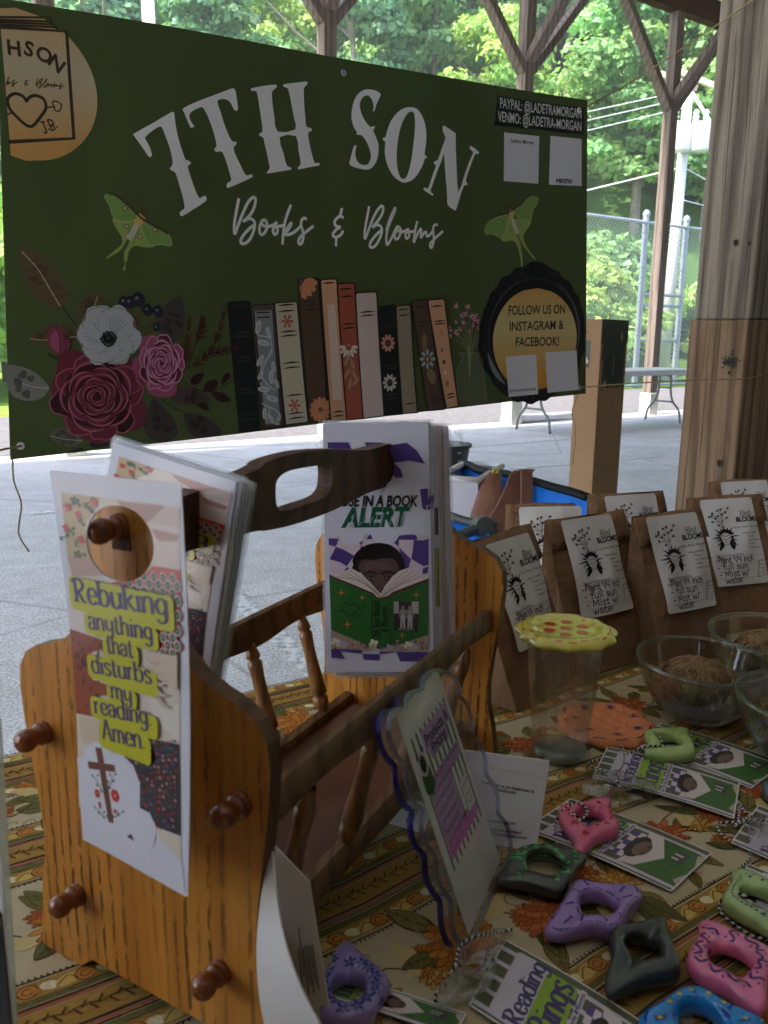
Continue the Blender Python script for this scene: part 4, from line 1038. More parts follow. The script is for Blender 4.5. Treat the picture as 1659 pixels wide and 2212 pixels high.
# --- front hanger (patchwork print)
HW, HH = .116, .278
hq = [(107, 1016), (391, 1046), (405, 1939), (181, 1813)]
hs = Sheet(*[atdepth(x, y, z) for (x, y), z in zip(hq, (.53, .472, .505, .575))], curve=-.004, W=HW, H=HH)
ht = traced(hq, HW, HH)
z7 = lambda x, y: ht(x * .36, 929 + y * .36)
z9 = lambda x, y: ht(x * .4, 1327.2 + y * .4)
hole_f = [z7(x, y) for x, y in [(705 + 203 * math.cos(a) * 1.0, 745 + 262 * math.sin(a) + 30 * math.cos(a)) for a in np.linspace(0, 2 * math.pi, 24, endpoint=False)]]
hole_f = hole_f[::-1]
def rebuking(full=True):
    A = HoledArt(); rn = random.Random(3)
    P = lambda pts, col, f=z7: A.poly([f(*p) for p in pts], col)
    P([(362, 395), (1076, 492), (1050, 1500), (1060, 2300), (470, 2290), (440, 1790)], srgb(222, 210, 200))
    A.poly([z9(*p) for p in [(350, -20), (950, 60), (945, 815), (975, 1372), (412, 800)]], srgb(222, 210, 198))
    P([(362, 395), (592, 432), (560, 520), (505, 600), (495, 700), (545, 858), (390, 825)], srgb(196, 172, 132))
    for k in range(15):
        x, y = rn.uniform(385, 560), rn.uniform(420, 830)
        if x > 520 and y > 560: continue
        q = [z7(x, y), z7(x + rn.uniform(-26, 26), y + 16), z7(x + rn.uniform(-40, 40), y + 38)]
        A.stroke(q, .0007, srgb(50, 84, 66), 3)
        for c in q: A.ell(c[0] + rn.uniform(-.002, .002), c[1], .0019, .0011, srgb(48, 82, 70), rn.uniform(0, 3), 7)
    for x, y in ((555, 470), (460, 550), (385, 640), (475, 720), (400, 500)): A.ell(*z7(x, y), .0034, .003, srgb(196, 42, 52), 0, 9, lambda a: 1 + .25 * math.sin(5 * a))
    for pts, c in (([(690, 450), (985, 487), (870, 610), (740, 520)], (178, 132, 126)), ([(890, 648), (1065, 692), (1052, 742), (935, 730)], (186, 140, 130)), ([(870, 610), (985, 487), (1075, 498), (1068, 640)], (212, 192, 184)), ([(390, 825), (545, 858), (640, 960), (420, 960)], (196, 160, 148)), ([(900, 760), (1050, 800), (1058, 900), (940, 850)], (226, 206, 200))):
        P(pts, srgb(*c))
    P([(640, 1010), (840, 965), (900, 905), (1068, 940), (1050, 1482), (850, 1440), (940, 1310), (1040, 1280), (1040, 1110)], srgb(202, 56, 48))
    for j in range(12):
        for i in range(8):
            x = 700 + i * 58 + (j % 2) * 29; y = 930 + j * 48
            if y > 940 + (abs(x - 1000) * .2) and (y < 1075 or (x > 945 and y > 1120)) and x < 1052 and (x > 900 or y > 975) and x > 760 - (y > 990) * 60:
                c = z7(x, y + (x - 900) * .13); A.ell(*c, .0034, .0038, srgb(226, 200, 186), 0, 10); A.ell(*c, .0024, .0028, srgb(44, 60, 96), 0, 9); A.ell(c[0], c[1], .0011, .0013, srgb(120, 160, 110), 0, 6)
    P([(398, 1290), (600, 1372), (600, 1420), (525, 1440), (530, 1600), (625, 1640), (620, 1700), (545, 1700), (550, 1818), (440, 1788)], srgb(150, 62, 40))
    for k in range(34):
        c = z7(rn.uniform(410, 600), rn.uniform(1330, 1780)); A.stroke([c, (c[0] + .0015, c[1] + .0028)], .0012, srgb(54, 32, 34)); A.ell(c[0] + .001, c[1], .0012, .0009, srgb(54, 32, 34), 0, 6)
    for pts, c in (([(400, 1150), (500, 1190), (500, 1310), (404, 1290)], (226, 214, 206)), ([(850, 1450), (1048, 1490), (1045, 1700), (930, 1620)], (218, 198, 180)), ([(840, 1700), (1045, 1790), (1050, 2000), (900, 1850)], (230, 222, 214)), ([(450, 1800), (560, 1830), (600, 2010), (480, 1950)], (214, 196, 170))):
        P(pts, srgb(*c))
    for k in range(5):
        x = 850 + k * 12; A.stroke([z7(x, 1480 + k * 40), z7(x + 60, 1530 + k * 60), z7(x + 110, 1510 + k * 70)], .0026, srgb(204, 186, 172), 5, taper=lambda t: math.sin(3.14 * t) + .1)
    A.poly([z9(*p) for p in [(650, 830), (800, 880), (815, 780), (948, 815), (968, 1255), (840, 1200), (700, 1100), (640, 900)]], srgb(34, 36, 52))
    for k in range(210):
        x, y = 655 + (k % 14) * 21 + rn.uniform(-6, 6), 800 + (k // 14) * 29 + rn.uniform(-8, 8); c = z9(x, y)
        A.ell(*c, rn.uniform(.0009, .0017), .0012, srgb(*rn.choice(((150, 30, 50), (120, 30, 46), (64, 96, 130), (178, 130, 140), (190, 44, 66), (70, 30, 50), (50, 84, 92)))), 0, 6)
    # white scalloped panel with the cross
    cl = [(405, 830), (440, 840), (445, 790), (490, 762), (560, 782), (585, 832), (640, 835), (705, 900), (742, 985), (746, 1102), (800, 1132), (836, 1200), (830, 1275), (812, 1290), (980, 1375), (1000, 1500), (450, 1215)]
    A.poly([z9(*p) for p in cl], WHT)
    lines = [('Rebuking', (440, 1118), (1003, 1240), .0229, (14, 20)), ('anything', (522, 1290), (907, 1388), .0180, (9, 10)), ('that', (630, 1445), (790, 1485), .0172, (9, 9)), ('disturbs', (540, 1555), (900, 1650), .0180, (9, 10)),
             ('my', (655, 1712), (782, 1752), .0172, (9, 9)), ('reading.', (560, 1790), (905, 1895), .0180, (9, 10)), ('Amen.', (612, 1940), (868, 2022), .0190, (9, 10))]
    rects = []
    for t, a, b, sz, pd in lines:
        p0, p1 = z7(*a), z7(*b); rects.append((p0[0] - .004, p1[0] + .0045, max(p0[1], p1[1]) + sz * .62, min(p0[1], p1[1]) - sz * .36))
    Lf, Rt = [], []
    for i, (x0, x1, yt, yb) in enumerate(rects):              # one lime patch with stepped, rounded sides
        y0 = yt if i == 0 else (rects[i - 1][3] + yt) / 2; y1 = yb if i == len(rects) - 1 else (yb + rects[i + 1][2]) / 2
        for xx, Q, sg in ((x0, Lf, 1), (x1, Rt, -1)):
            Q += [(xx + sg * .0025, y0 - .0004), (xx, y0 - .003), (xx, y1 + .003), (xx + sg * .0025, y1 + .0004)]
    A.poly(Lf + Rt[::-1], LIME)
    for t, a, b, sz, pd in lines:
        between(A, None, t, z7(*a), z7(*b), sz, PUR, 'l', w=.142, nib=.05, serif=True)
    A.poly([z9(*p) for p in [(500, 790), (535, 798), (612, 1158), (584, 1150)]], srgb(112, 60, 52)); A.poly([z9(*p) for p in [(462, 853), (606, 885), (612, 921), (470, 890)]], srgb(112, 60, 52))
    for x, y, r_ in ((614, 1032, .0048), (520, 1012, .0032), (534, 1062, .0018), (615, 1104, .0018)):
        for k in range(6): a = k * 1.05; c = z9(x, y); A.ell(c[0] + r_ * .55 * math.cos(a), c[1] + r_ * .55 * math.sin(a), r_ * .5, r_ * .5, srgb(206, 48, 56), 0, 8)
        A.ell(*z9(x, y), r_ * .25, r_ * .25, srgb(240, 190, 90), 0, 6)
    for pts in ([(552, 1010), (530, 980), (505, 935)], [(570, 1000), (590, 970), (598, 938)], [(570, 1130), (545, 1110), (525, 1085)], [(590, 1130), (620, 1130), (645, 1118)]):
        A.stroke([z9(*p) for p in pts], .0007, srgb(52, 80, 58), 3)
        for p in pts:
            for sx_ in (-14, 14): A.ell(*z9(p[0] + sx_, p[1] - 8), .0017, .0008, srgb(52, 84, 60), .6 * sx_ / 14, 7)
    A.poly([z9(*p) for p in [(682, 1225), (706, 1215), (724, 1250)]], srgb(60, 52, 60))
    A.hole = hole_f
    return A
hg = thing('door_hanger', 'patchwork print hanger on the front knob of the basket reading Rebuking anything', 'door hanger', hs(HW / 2, -HH, 0), 'laminated hangers on the basket')
card_body('card', hs, M['laminated_print'], hg, hole_f)
rebuking().build('print', M['laminated_print'], hg, hs, hs.slices(10), .0002)
# --- the stack behind the front panel, leaning on the handle
sq = [(243, 955), (511, 1041), (447, 1480), (190, 1400)]
for k in range(6):
    dx = (0, 6, 13, 20, 26, 32)[k]; dy = (0, -4, -6, 2, 4, 6)[k]; dz = k * .006
    q = [(sq[0][0] + dx * .6, sq[0][1] + dy * 1.4), (sq[1][0] + dx, sq[1][1] + dy), (sq[2][0] + dx * .8, sq[2][1] + 8), (sq[3][0] + dx * .6, sq[3][1])]
    st = Sheet(*[atdepth(x, y, z + dz) for (x, y), z in zip(q, (.655, .575, .625, .70))], W=HW, H=HH)
    lab = ('foremost patchwork hanger of the stack leaning behind the front hanger', 'second clear edged hanger of the leaning stack', 'third clear edged hanger of the leaning stack', 'fourth clear edged hanger of the leaning stack', 'fifth clear edged hanger of the leaning stack', 'rearmost clear edged hanger of the leaning stack')[k]
    e = thing('door_hanger', lab, 'door hanger', st(HW / 2, -HH, 0), 'laminated hangers on the basket')
    hf = ellipse_pts(HW * .5, -HH * .20, .017, .024)
    card_body('card', st, M['laminated_print'], e, hf, WHT)
    card_body('clear_film', st, M['clear_film'], e, hf, WHT, pad=.0035, thick=.0003, off=-.0012)
    if k == 0:
        B = rebuking(); B.hole = hf; B.build('print', M['laminated_print'], e, st, st.slices(4), .0004)
# --- rear hanger (book alert print)
RW, RH = .118, .277
rq = [(697, 915), (925, 913), (937, 1452), (705, 1451)]
rt = traced(rq, RW, RH)
z8c = lambda x, y: rt(464.5 + .4 * x, 862.7 + .4 * y)
zd = lambda x, y: rt(703.4 + .16 * x, 1114.8 + .16 * y)
hole_r = [z8c(882 + 88 * math.cos(a), 362 + 108 * math.sin(a)) for a in np.linspace(0, 2 * math.pi, 24, endpoint=False)][::-1]
VIO, PNK, GRN = srgb(84, 62, 138), srgb(226, 206, 218), srgb(44, 104, 46)
def alert(A=None):
    A = A or HoledArt(); P = lambda f, pts, c: A.poly([f(*p) for p in pts], c)
    for pts in ([(607, 230), (720, 230), (737, 266), (660, 266), (610, 262)], [(808, 230), (905, 232), (915, 262), (822, 266)], [(916, 250), (1035, 232), (1090, 275), (1136, 345), (1050, 326), (970, 337)], [(972, 342), (1000, 372), (1016, 416), (975, 420), (960, 400)], [(1106, 480), (1150, 474), (1152, 560), (1120, 585)]):
        P(z8c, pts, VIO)
    P(zd, [(40, 285), (180, 250), (360, 345), (600, 230), (800, 345), (1000, 245), (1160, 190), (1390, 290), (1390, 830), (1080, 900), (740, 1080), (300, 900), (52, 800)], PNK)
    for pts in ([(40, 285), (180, 290), (138, 398), (42, 375)], [(138, 400), (250, 440), (385, 520), (285, 665), (200, 610), (52, 568)], [(445, 345), (510, 320), (482, 380)], [(482, 382), (530, 410), (440, 470), (430, 500)], [(245, 728), (288, 670), (325, 700), (300, 720)], [(598, 228), (660, 296), (545, 296)],
                ([(1000, 245), (1085, 235), (1160, 190), (1235, 262), (1235, 300), (1186, 305), (990, 302), (985, 398), (910, 330)]), [(985, 400), (1155, 565), (1118, 690), (1060, 700)], [(1186, 305), (1320, 310), (1390, 285), (1390, 640), (1320, 660), (1155, 560), (1180, 400)], [(1310, 690), (1385, 660), (1380, 750), (1300, 780)]):
        P(zd, pts, VIO)
    P(zd, [(1235, 262), (1330, 240), (1390, 250), (1390, 290), (1240, 303)], srgb(206, 206, 206)); P(zd, [(110, 290), (182, 250), (215, 290)], srgb(206, 206, 206))
    for cx, r_ in ((350, 190), (800, 195)): A.ell(*zd(cx, 175), r_ * RW / 1400, r_ * RW / 1350, WHT, 0, 22)
    A.rect(zd(20, 0)[0], zd(0, 235)[1], zd(1330, 0)[0], zd(0, 120)[1], WHT); 
    A.text('NOSE IN A BOOK', *z8c(628, 572), .0168, srgb(28, 26, 30), 0, 'l', width=z8c(1098, 570)[0] - z8c(628, 570)[0], bold=.035, shear=.2)
    A.text('!!', *z8c(1122, 585), .02, VIO, 0, 'l', sx=.8, bold=.05, shear=.2)
    A.text('ALERT', *z8c(690, 682), .0292, srgb(18, 92, 62), R(1), 'l', width=z8c(1058, 680)[0] - z8c(690, 680)[0], bold=.045, shear=.25)
    rn = random.Random(9)
    for k in range(16):
        x = rn.uniform(700, 1030); A.stroke([z8c(x, rn.uniform(600, 670)), z8c(x - 18, rn.uniform(670, 695))], .0005, rn.choice((WHT, srgb(18, 92, 62))))
    # a face behind the open book
    A.blob([zd(*p) for p in [(370, 640), (365, 560), (430, 460), (540, 380), (690, 345), (850, 365), (970, 440), (1040, 540), (1060, 640), (1020, 740), (400, 740)]], srgb(26, 22, 24), 5)
    A.blob([zd(*p) for p in [(450, 700), (470, 600), (540, 565), (640, 580), (760, 555), (900, 560), (960, 610), (985, 700), (930, 820), (820, 960), (740, 1030), (640, 960), (520, 800)]], srgb(92, 72, 68), 5)
    A.blob([zd(*p) for p in [(520, 640), (620, 600), (780, 600), (900, 650), (880, 720), (740, 700), (560, 730)]], srgb(108, 86, 80), 4)
    A.blob([zd(*p) for p in [(670, 800), (700, 780), (770, 790), (790, 900), (760, 985), (700, 985), (660, 900)]], srgb(104, 82, 76), 4)
    for pts in ([(520, 770), (600, 735), (690, 765)], [(750, 765), (840, 735), (940, 765)]): A.stroke([zd(*p) for p in pts], .0032, srgb(34, 27, 27), 5, taper=lambda t: .5 + .5 * math.sin(3.14 * t))
    for cx in (610, 850):
        A.ell(*zd(cx, 820), .0048, .0026, srgb(52, 40, 40), 0, 14); A.ell(*zd(cx, 822), .0036, .0014, srgb(132, 118, 112), 0, 12); A.ell(*zd(cx, 820), .0015, .0015, srgb(20, 16, 18), 0, 8)
    A.ell(*zd(700, 965), .0012, .0008, srgb(40, 30, 30)); A.ell(*zd(760, 965), .0012, .0008, srgb(40, 30, 30))
    # book
    P(zd, [(48, 770), (110, 800), (640, 1020), (740, 1085), (860, 1020), (1390, 822), (1390, 1590), (900, 1760), (750, 1800), (600, 1750), (75, 1530)], srgb(96, 30, 36))
    P(zd, [(50, 800), (640, 1050), (700, 1100), (800, 1105), (880, 1060), (1390, 850), (1390, 1590), (900, 1762), (750, 1800), (600, 1750), (75, 1530)], GRN)
    P(zd, [(105, 800), (215, 760), (300, 705), (350, 690), (480, 760), (600, 880), (745, 1040), (745, 1085), (690, 1075), (640, 1020)], srgb(226, 214, 208)); P(zd, [(745, 1085), (745, 1035), (800, 930), (900, 800), (1000, 720), (1110, 683), (1180, 740), (1390, 770), (1390, 820), (900, 1010), (840, 1060)], srgb(230, 218, 212))
    for k in range(4):
        A.stroke([zd(740, 1075), zd(640 - 60 * k, 960 - 32 * k), zd(330 - 60 * k, 715 + 30 * k)], .0007, srgb(168, 152, 130), 5); A.stroke([zd(750, 1075), zd(850 + 60 * k, 930 - 10 * k), zd(1110 + 70 * k, 705 + 25 * k)], .0007, srgb(168, 152, 130), 5)
    for x in (628, 875): A.stroke([zd(x, 1050), zd(x - 8, 1740)], .0008, INK)
    A.text('7th Son Books', *zd(735, 1640), .0112, INK, R(90), 'l', width=.0375 * 1.12, bold=.04, shear=.2); A.text('& Blooms', *zd(840, 1565), .0108, INK, R(90), 'l', width=.029, bold=.04, shear=.2)
    hrt = [(325, 1340), (230, 1260), (212, 1210), (240, 1170), (290, 1170), (325, 1205), (365, 1170), (415, 1172), (438, 1215), (415, 1265)]
    A.stroke([zd(*p) for p in hrt], .0010, INK, 3, True); A.stroke([zd(120, 1282), zd(235, 1265)], .0007, INK); A.stroke([zd(440, 1240), zd(480, 1228)], .0006, INK)
    A.stroke([zd(*p) for p in [(530, 1220), (500, 1250), (482, 1230), (490, 1200), (510, 1205), (525, 1195)]], .0006, INK, 3, True)
    A.text('J.B.', *zd(405, 1375), .0075, INK, R(12), 'l', sx=.9)
    for x, y, s_ in ((212, 1020, 60), (495, 1085, 42), (1222, 1045, 60), (293, 1450, 78), (1035, 1600, 55)):
        for a, b in ((1, 0), (0, 1)): A.stroke([zd(x - s_ * a, y - s_ * b), zd(x, y), zd(x + s_ * a, y + s_ * b)], .0016, srgb(206, 120, 70), taper=lambda t: .05 + math.sin(3.14 * t), cap=False)
    # snapshot of two people on steps
    P(zd, [(918, 1135), (1255, 1140), (1250, 1545), (916, 1540)], srgb(52, 50, 50)); P(zd, [(920, 1137), (985, 1138), (985, 1300), (920, 1300)], srgb(178, 176, 174)); P(zd, [(1160, 1140), (1254, 1140), (1252, 1300), (1165, 1300)], srgb(196, 194, 192))
    for k in range(7): A.stroke([zd(1165, 1160 + 20 * k), zd(1252, 1160 + 20 * k)], .0004, srgb(120, 120, 120))
    for x in (1042, 1138):
        A.ell(*zd(x, 1222), .0018, .0022, srgb(150, 140, 134), 0, 10); A.poly([zd(*p) for p in [(x - 34, 1250), (x + 34, 1250), (x + 26, 1325), (x - 28, 1325)]], srgb(158, 154, 150))
        A.poly([zd(*p) for p in [(x - 30, 1325), (x + 28, 1325), (x + 30, 1500), (x + 6, 1500), (x, 1370), (x - 12, 1500), (x - 34, 1500)]], srgb(186, 182, 178))
        for s_ in (-1, 1): A.stroke([zd(x + s_ * 36, 1255), zd(x + s_ * 44, 1310), zd(x + s_ * 38, 1360)], .0014, srgb(140, 132, 126), 3)
    P(zd, [(985, 1500), (1190, 1500), (1200, 1530), (980, 1530)], srgb(120, 116, 112))
    # flower strip and lower checks
    P(zd, [(72, 1525), (330, 1640), (600, 1752), (640, 1800), (300, 1800), (75, 1785)], srgb(176, 152, 136)); P(zd, [(1390, 1590), (900, 1762), (860, 1800), (1300, 1810), (1390, 1800)], srgb(176, 152, 136))
    for k in range(46):
        x = rn.uniform(85, 1380); y = rn.uniform(1690, 1800); A.stroke([zd(x, y + 10), zd(x + rn.uniform(-14, 14), y - 16)], .0006, srgb(70, 54, 48)); A.ell(*zd(x, y - 16), .0011, .0009, srgb(*rn.choice(((120, 44, 44), (150, 150, 190), (90, 70, 60), (210, 190, 160)))), 0, 6)
    for x, y, c in ((135, 1690, (232, 226, 214)), (645, 1710, (236, 230, 214)), (865, 1775, (170, 168, 204)), (1118, 1740, (230, 222, 212)), (230, 1730, (176, 174, 206)), (1210, 1770, (176, 174, 206))):
        for k in range(4): a = k * 1.57 + .4; A.ell(zd(x, y)[0] + .0028 * math.cos(a), zd(x, y)[1] + .0024 * math.sin(a), .0028, .0023, srgb(*c), a, 9)
        A.ell(*zd(x, y + 26), .0026, .0018, srgb(214, 180, 84), 0, 8)
    for pts in ([(75, 1785), (165, 1785), (262, 1918), (78, 1905)], [(165, 1785), (484, 1800), (496, 1850), (190, 1810)], [(497, 1852), (728, 1860), (730, 1948), (512, 1935)], [(725, 1815), (940, 1822), (728, 1858)], [(948, 1822), (1180, 1830), (1390, 1830), (1380, 1960), (1005, 1960)]): P(zd, pts, VIO)
    A.hole = hole_r; return A
rd = .872
for k in range(5):
    ox, oy, oz = ((0, 0, 0), (6, 2, .003), (20, 8, .010), (32, 6, .017), (44, 7, .024))[k]
    s_ = 1 - .004 * k
    q = [atdepth(x + ox, y + oy - (0, 4, 0, 0, 0)[k], rd + oz + (0, -.004, 0, 0)[j]) for j, (x, y) in enumerate(rq)]
    rs = Sheet(*q, W=RW, H=RH)
    lab = ('hanger reading Nose in a book ALERT hung over the basket handle', 'hanger just behind the book alert hanger, showing a thin edge', 'third hanger of the rear stack with a pale edge', 'fourth hanger of the rear stack in a glittery sleeve', 'rearmost clear sleeved hanger of the rear stack')[k]
    e = thing('door_hanger', lab, 'door hanger', rs(RW / 2, -RH, 0), 'laminated hangers on the basket')
    hh = hole_r
    card_body('card', rs, M['laminated_print'], e, hh, WHT if k != 3 else srgb(196, 178, 176)); card_body('clear_film', rs, M['clear_film'], e, hh, WHT, pad=.003, thick=.0003, off=-.0012)
    if k < 2: alert().build('print', M['laminated_print'], e, rs, rs.slices(4), .0005)
    elif k == 2:
        B = HoledArt(); B.hole = hh; B.rect(.108, -.2, .1165, -.135, srgb(150, 160, 40)); B.rect(.112, -.12, .1165, -.09, srgb(70, 60, 80)); B.build('print', M['laminated_print'], e, rs, rs.slices(), .0005)

# ---------------------------------------------------------------- acrylic sign with scalloped edge
z3 = zc(800, 2200, 1.659)
BL3, BR3 = onz(*z3(1222, 1400), TZ + .004), onz(*z3(1388, 995), TZ + .004)
swd = (BR3 - BL3).normalized(); sfn = Vector((swd.y, -swd.x, 0))       # faces right-front
best = None
for k in range(5, 60):
    t = R(k); upv = -sfn * math.sin(t) + UP * math.cos(t); nn = swd.cross(upv)
    for L in np.linspace(.1, .3, 60):
        a = proj(BL3 + upv * L); b = proj(BR3 + upv * L); e = math.dist(a, z3(822, 215)) + math.dist(b, z3(1062, 8))
        if best is None or e < best[0]: best = (e, k, L)
print('sign', best, (BR3 - BL3).length)
SL_, ST_ = best[2], R(best[1]); upv = -sfn * math.sin(ST_) + UP * math.cos(ST_); sn = swd.cross(upv).normalized(); SWd = (BR3 - BL3).length
SGN = thing('sign_holder', 'clear scalloped acrylic sign holder with blue rim on the tablecloth', 'sign holder', BL3 + swd * SWd / 2)
def son(x, y): p = onplane(*z3(x, y), BL3, sn) - BL3; return (p.dot(swd), p.dot(upv))
so_ = [son(*p) for p in ((1145, 1455), (1105, 1390), (1090, 1310), (1085, 1215), (1050, 1170), (1015, 1100), (1005, 1030), (1000, 965), (960, 920), (930, 850), (925, 780), (935, 725), (900, 700), (865, 640), (845, 560), (840, 480), (800, 440), (765, 370), (750, 290), (765, 210), (800, 185), (845, 180), (848, 130), (870, 95), (935, 75), (940, 20), (975, -20), (1040, -25), (1100, 0), (1135, 60), (1138, 110), (1175, 150), (1205, 230), (1208, 320), (1245, 365), (1275, 440), (1280, 530), (1315, 580), (1345, 660), (1345, 740), (1390, 800), (1412, 890), (1412, 960), (1380, 1030), (1300, 1200), (1220, 1400))]
so_ = [tuple(p)[:2] for p in catmull([(a, b, 0) for a, b in so_], 2, True)]
for nm, off, th, mt in (('acrylic_panel', .001, .004, 'acrylic'), ('back_panel', -.0075, .004, 'acrylic')):
    m = MB(); m.prism([so_], (BL3 + sn * off, swd, upv, sn), th); m.build(nm, M[mt], SGN, bevel=.0006)
m = MB(); k = 64
left = so_[:int(len(so_) * .50)]
m.tube([BL3 + swd * a + upv * b - sn * .0062 for a, b in left], .0026, 8); m.build('blue_rim', M['blue_edge'], SGN, smooth=True)
m = MB(); m.tube([BL3 + swd * a + upv * b + sn * .003 for a, b in so_], .0021, 8, closed=True); m.build('clear_rim', M['acrylic_edge'], SGN, smooth=True)
m = MB(); b0 = BL3 + swd * SWd * .5 + upv * SL_ * .35 - sn * .01
foot = [onz(*z3(*p), TZ + .003) for p in ((1010, 1130), (940, 1240), (905, 1310), (930, 1390), (1000, 1440), (1140, 1470))]; foot[0].z = TZ + .07
m.tube(catmull(foot, 5), .0022, 8); m.build('wire_foot', M['acrylic'], SGN, smooth=True)
ss = Sheet(BL3 + upv * SL_ - sn * .0028, BR3 + upv * SL_ - sn * .0028, BR3 - sn * .0028, BL3 - sn * .0028)
zs = lambda x, y: (lambda q: (q[0], q[1] - SL_))(son(x, y))
A = Art(); A.rect(0, -ss.H, ss.W, 0, srgb(240, 240, 228)); GS = srgb(74, 108, 66)
W_, H_ = ss.W, ss.H
for k in range(9):
    x = W_ * (.10 + .8 * k / 8); A.rect(x, -H_ * .74, x + W_ * .035, -H_ * .13, GS)
LAV = srgb(196, 156, 204)
A.rrect(W_ * .30, -H_ * .235, W_ * .93, -H_ * .150, .003, LAV); A.rrect(W_ * .36, -H_ * .29, W_ * .80, -H_ * .215, .003, LAV)
A.text('Products &', W_ * .33, -H_ * .222, .0135, INK, 0, 'l', width=W_ * .57, bold=.03); A.text('Pricing', W_ * .41, -H_ * .278, .0135, INK, 0, 'l', width=W_ * .34, bold=.03)
A.rrect(W_ * .12, -H_ * .66, W_ * .62, -H_ * .36, .003, LAV); A.rrect(W_ * .12, -H_ * .41, W_ * .93, -H_ * .345, .003, LAV); A.rrect(W_ * .12, -H_ * .70, W_ * .90, -H_ * .645, .003, srgb(206, 130, 200))
for k, tx in enumerate(('• Blind Dates with a Book (prices vary', '  and are written on the back)', '• Blind Bloom bags: $7', '• Bookmarks Pens: $4', '• DND Door Hangers: $4', '• Reading Rings: $5', '• Book of Insights Registration Pack', '  size: $15')):
    y = -H_ * (.365 + .0215 * k * 2); A.text(tx, W_ * .15, -H_ * (.368 + .0455 * k), .0052, INK, 0, 'l', width=W_ * (.02 * len(tx)))
x0, y0 = W_ * .08, -H_ * .2
A.poly([(x0, y0 - .018), (x0 + .010, y0 - .023), (x0 + .020, y0 - .018), (x0 + .020, y0 - .034), (x0 + .010, y0 - .040), (x0, y0 - .034)], GRN); A.poly([(x0, y0 - .018), (x0 + .010, y0 - .023), (x0 + .020, y0 - .018), (x0 + .017, y0 - .004), (x0 + .010, y0), (x0 + .003, y0 - .004)], srgb(222, 210, 206))
A.ell(x0 + .010, y0 - .012, .006, .0075, srgb(40, 34, 36)); A.rect(x0 + .001, y0 - .006, x0 + .005, y0 - .001, VIO); A.rect(x0 + .015, y0 - .004, x0 + .019, y0 + .001, VIO)
bx, by = W_ * .70, -H_ * .50
A.rrect(bx, by - .030, bx + .022, by, .001, srgb(226, 228, 214)); A.stroke([(bx, by - .030), (bx + .022, by - .030), (bx + .022, by), (bx, by)], .0007, INK, closed=True); A.text('7TH SON', bx + .002, by - .009, .0042, INK, R(8), 'l', width=.018); A.stroke([(bx + .011, by - .025), (bx + .005, by - .018), (bx + .008, by - .014), (bx + .011, by - .017), (bx + .014, by - .014), (bx + .017, by - .018)], .0006, INK, 3, True)
pp = A.build('price_list', M['paper_print'], None, ss, None, 0); pp.location = (0, 0, 0)
me = pp.data; off = SGN.location
me.vertices.foreach_set('co', [c for v in me.vertices for c in (v.co - off)]); pp.parent = SGN
md = pp.modifiers.new('solid', 'SOLIDIFY'); md.thickness = .0004; md.offset = -1

# ---------------------------------------------------------------- small white cards on the table
zt_ = zc(1200, 2100, 2.552)
def standing_card(name, label, px, zs_, art, mat='paper_print', W=None, H=None, pages=1, group=None):
    P = [onz(x, y, z) for (x, y), z in zip(px, zs_)]
    s = Sheet(*P, W=W, H=H); e = thing(name, label, 'card', s(s.W / 2, -s.H, 0), group)
    card_body('sheet', s, M['white_paper'], e, None, srgb(236, 232, 226), thick=.0012 * pages)
    if art: art(s).build('print', M[mat], e, s, None, .0003)
    return e
tq = [zt_(*p) for p in ((740, 868), (1505, 962), (1388, 1722), (700, 1590))]
tt = traced(tq, .098, .118)
def tag_art(s):
    A = Art(); g = lambda x, y: tt(*zt_(x, y)); s.W, s.H = .098, .118
    bt = lambda t, a, b, sz: between(A, None, t, g(*a), g(*b), sz, INK, bold=.02)
    A.stroke([g(800, 985), g(1385, 1105), g(1500, 1110)], .0005, srgb(190, 186, 180))
    bt('Tag us on Instagram &', (1020, 1185), (1368, 1250), .0062); bt('Facebook!', (1050, 1228), (1212, 1258), .0062)
    bt('@7THSONBOOKSANDBLOOMS', (960, 1478), (1212, 1508), .0042)
    bt('Questions or orders?', (985, 1545), (1265, 1582), .0062); bt('7thsonbooks.com', (1010, 1582), (1312, 1622), .0062); bt('Please', (930, 1165), (1010, 1180), .0058)
    return A
standing_card('info_card', 'white folded card asking to tag the stall on social media, leaning behind the acrylic sign', tq, (TZ + .085, TZ + .085, TZ + .003, TZ + .003), tag_art, W=.098, H=.118, pages=3)
def blank_art(s):
    A = Art(); A.rrect(s.W * .45, -s.H * .8, s.W * .6, -s.H * .3, .002, INK); A.rrect(s.W * .47, -s.H * .76, s.W * .58, -s.H * .34, .002, srgb(236, 232, 226)); return A
standing_card('info_card', 'white card lying flat between the basket and the acrylic sign', [z3(*p) for p in ((880, 660), (1020, 700), (960, 850), (742, 782))], (TZ + .012, TZ + .012, TZ + .004, TZ + .004), blank_art)
# price sheets leaning on the basket's right side
def sheet_lines(s):
    A = Art(); rn = random.Random(2)
    for k in range(7):
        x = s.W * (.55 + .05 * k); y = -s.H * .28
        A.stroke([(x, y - rn.uniform(0, .02)), (x + .001, -s.H * rn.uniform(.5, .62))], .0016, srgb(96, 94, 92))
    return A
P0 = [(582, 1815), (668, 1905), (735, 2330), (600, 2330)]
q = [atdepth(*p, z) for p, z in zip(P0, (.62, .575, .60, .64))]
s_ = Sheet(*q); e = thing('price_sheet', 'grey white printed sheet leaning against the right side of the basket', 'paper sheet', s_(s_.W / 2, -s_.H, 0)); card_body('sheet', s_, M['white_paper'], e, None, srgb(206, 202, 194)); sheet_lines(s_).build('print', M['paper_print'], e, s_, None, .0003)
q = [atdepth(*p, z) for p, z in zip([(579, 1838), (588, 1840), (738, 2290), (596, 2310)], (.54, .535, .49, .535))]
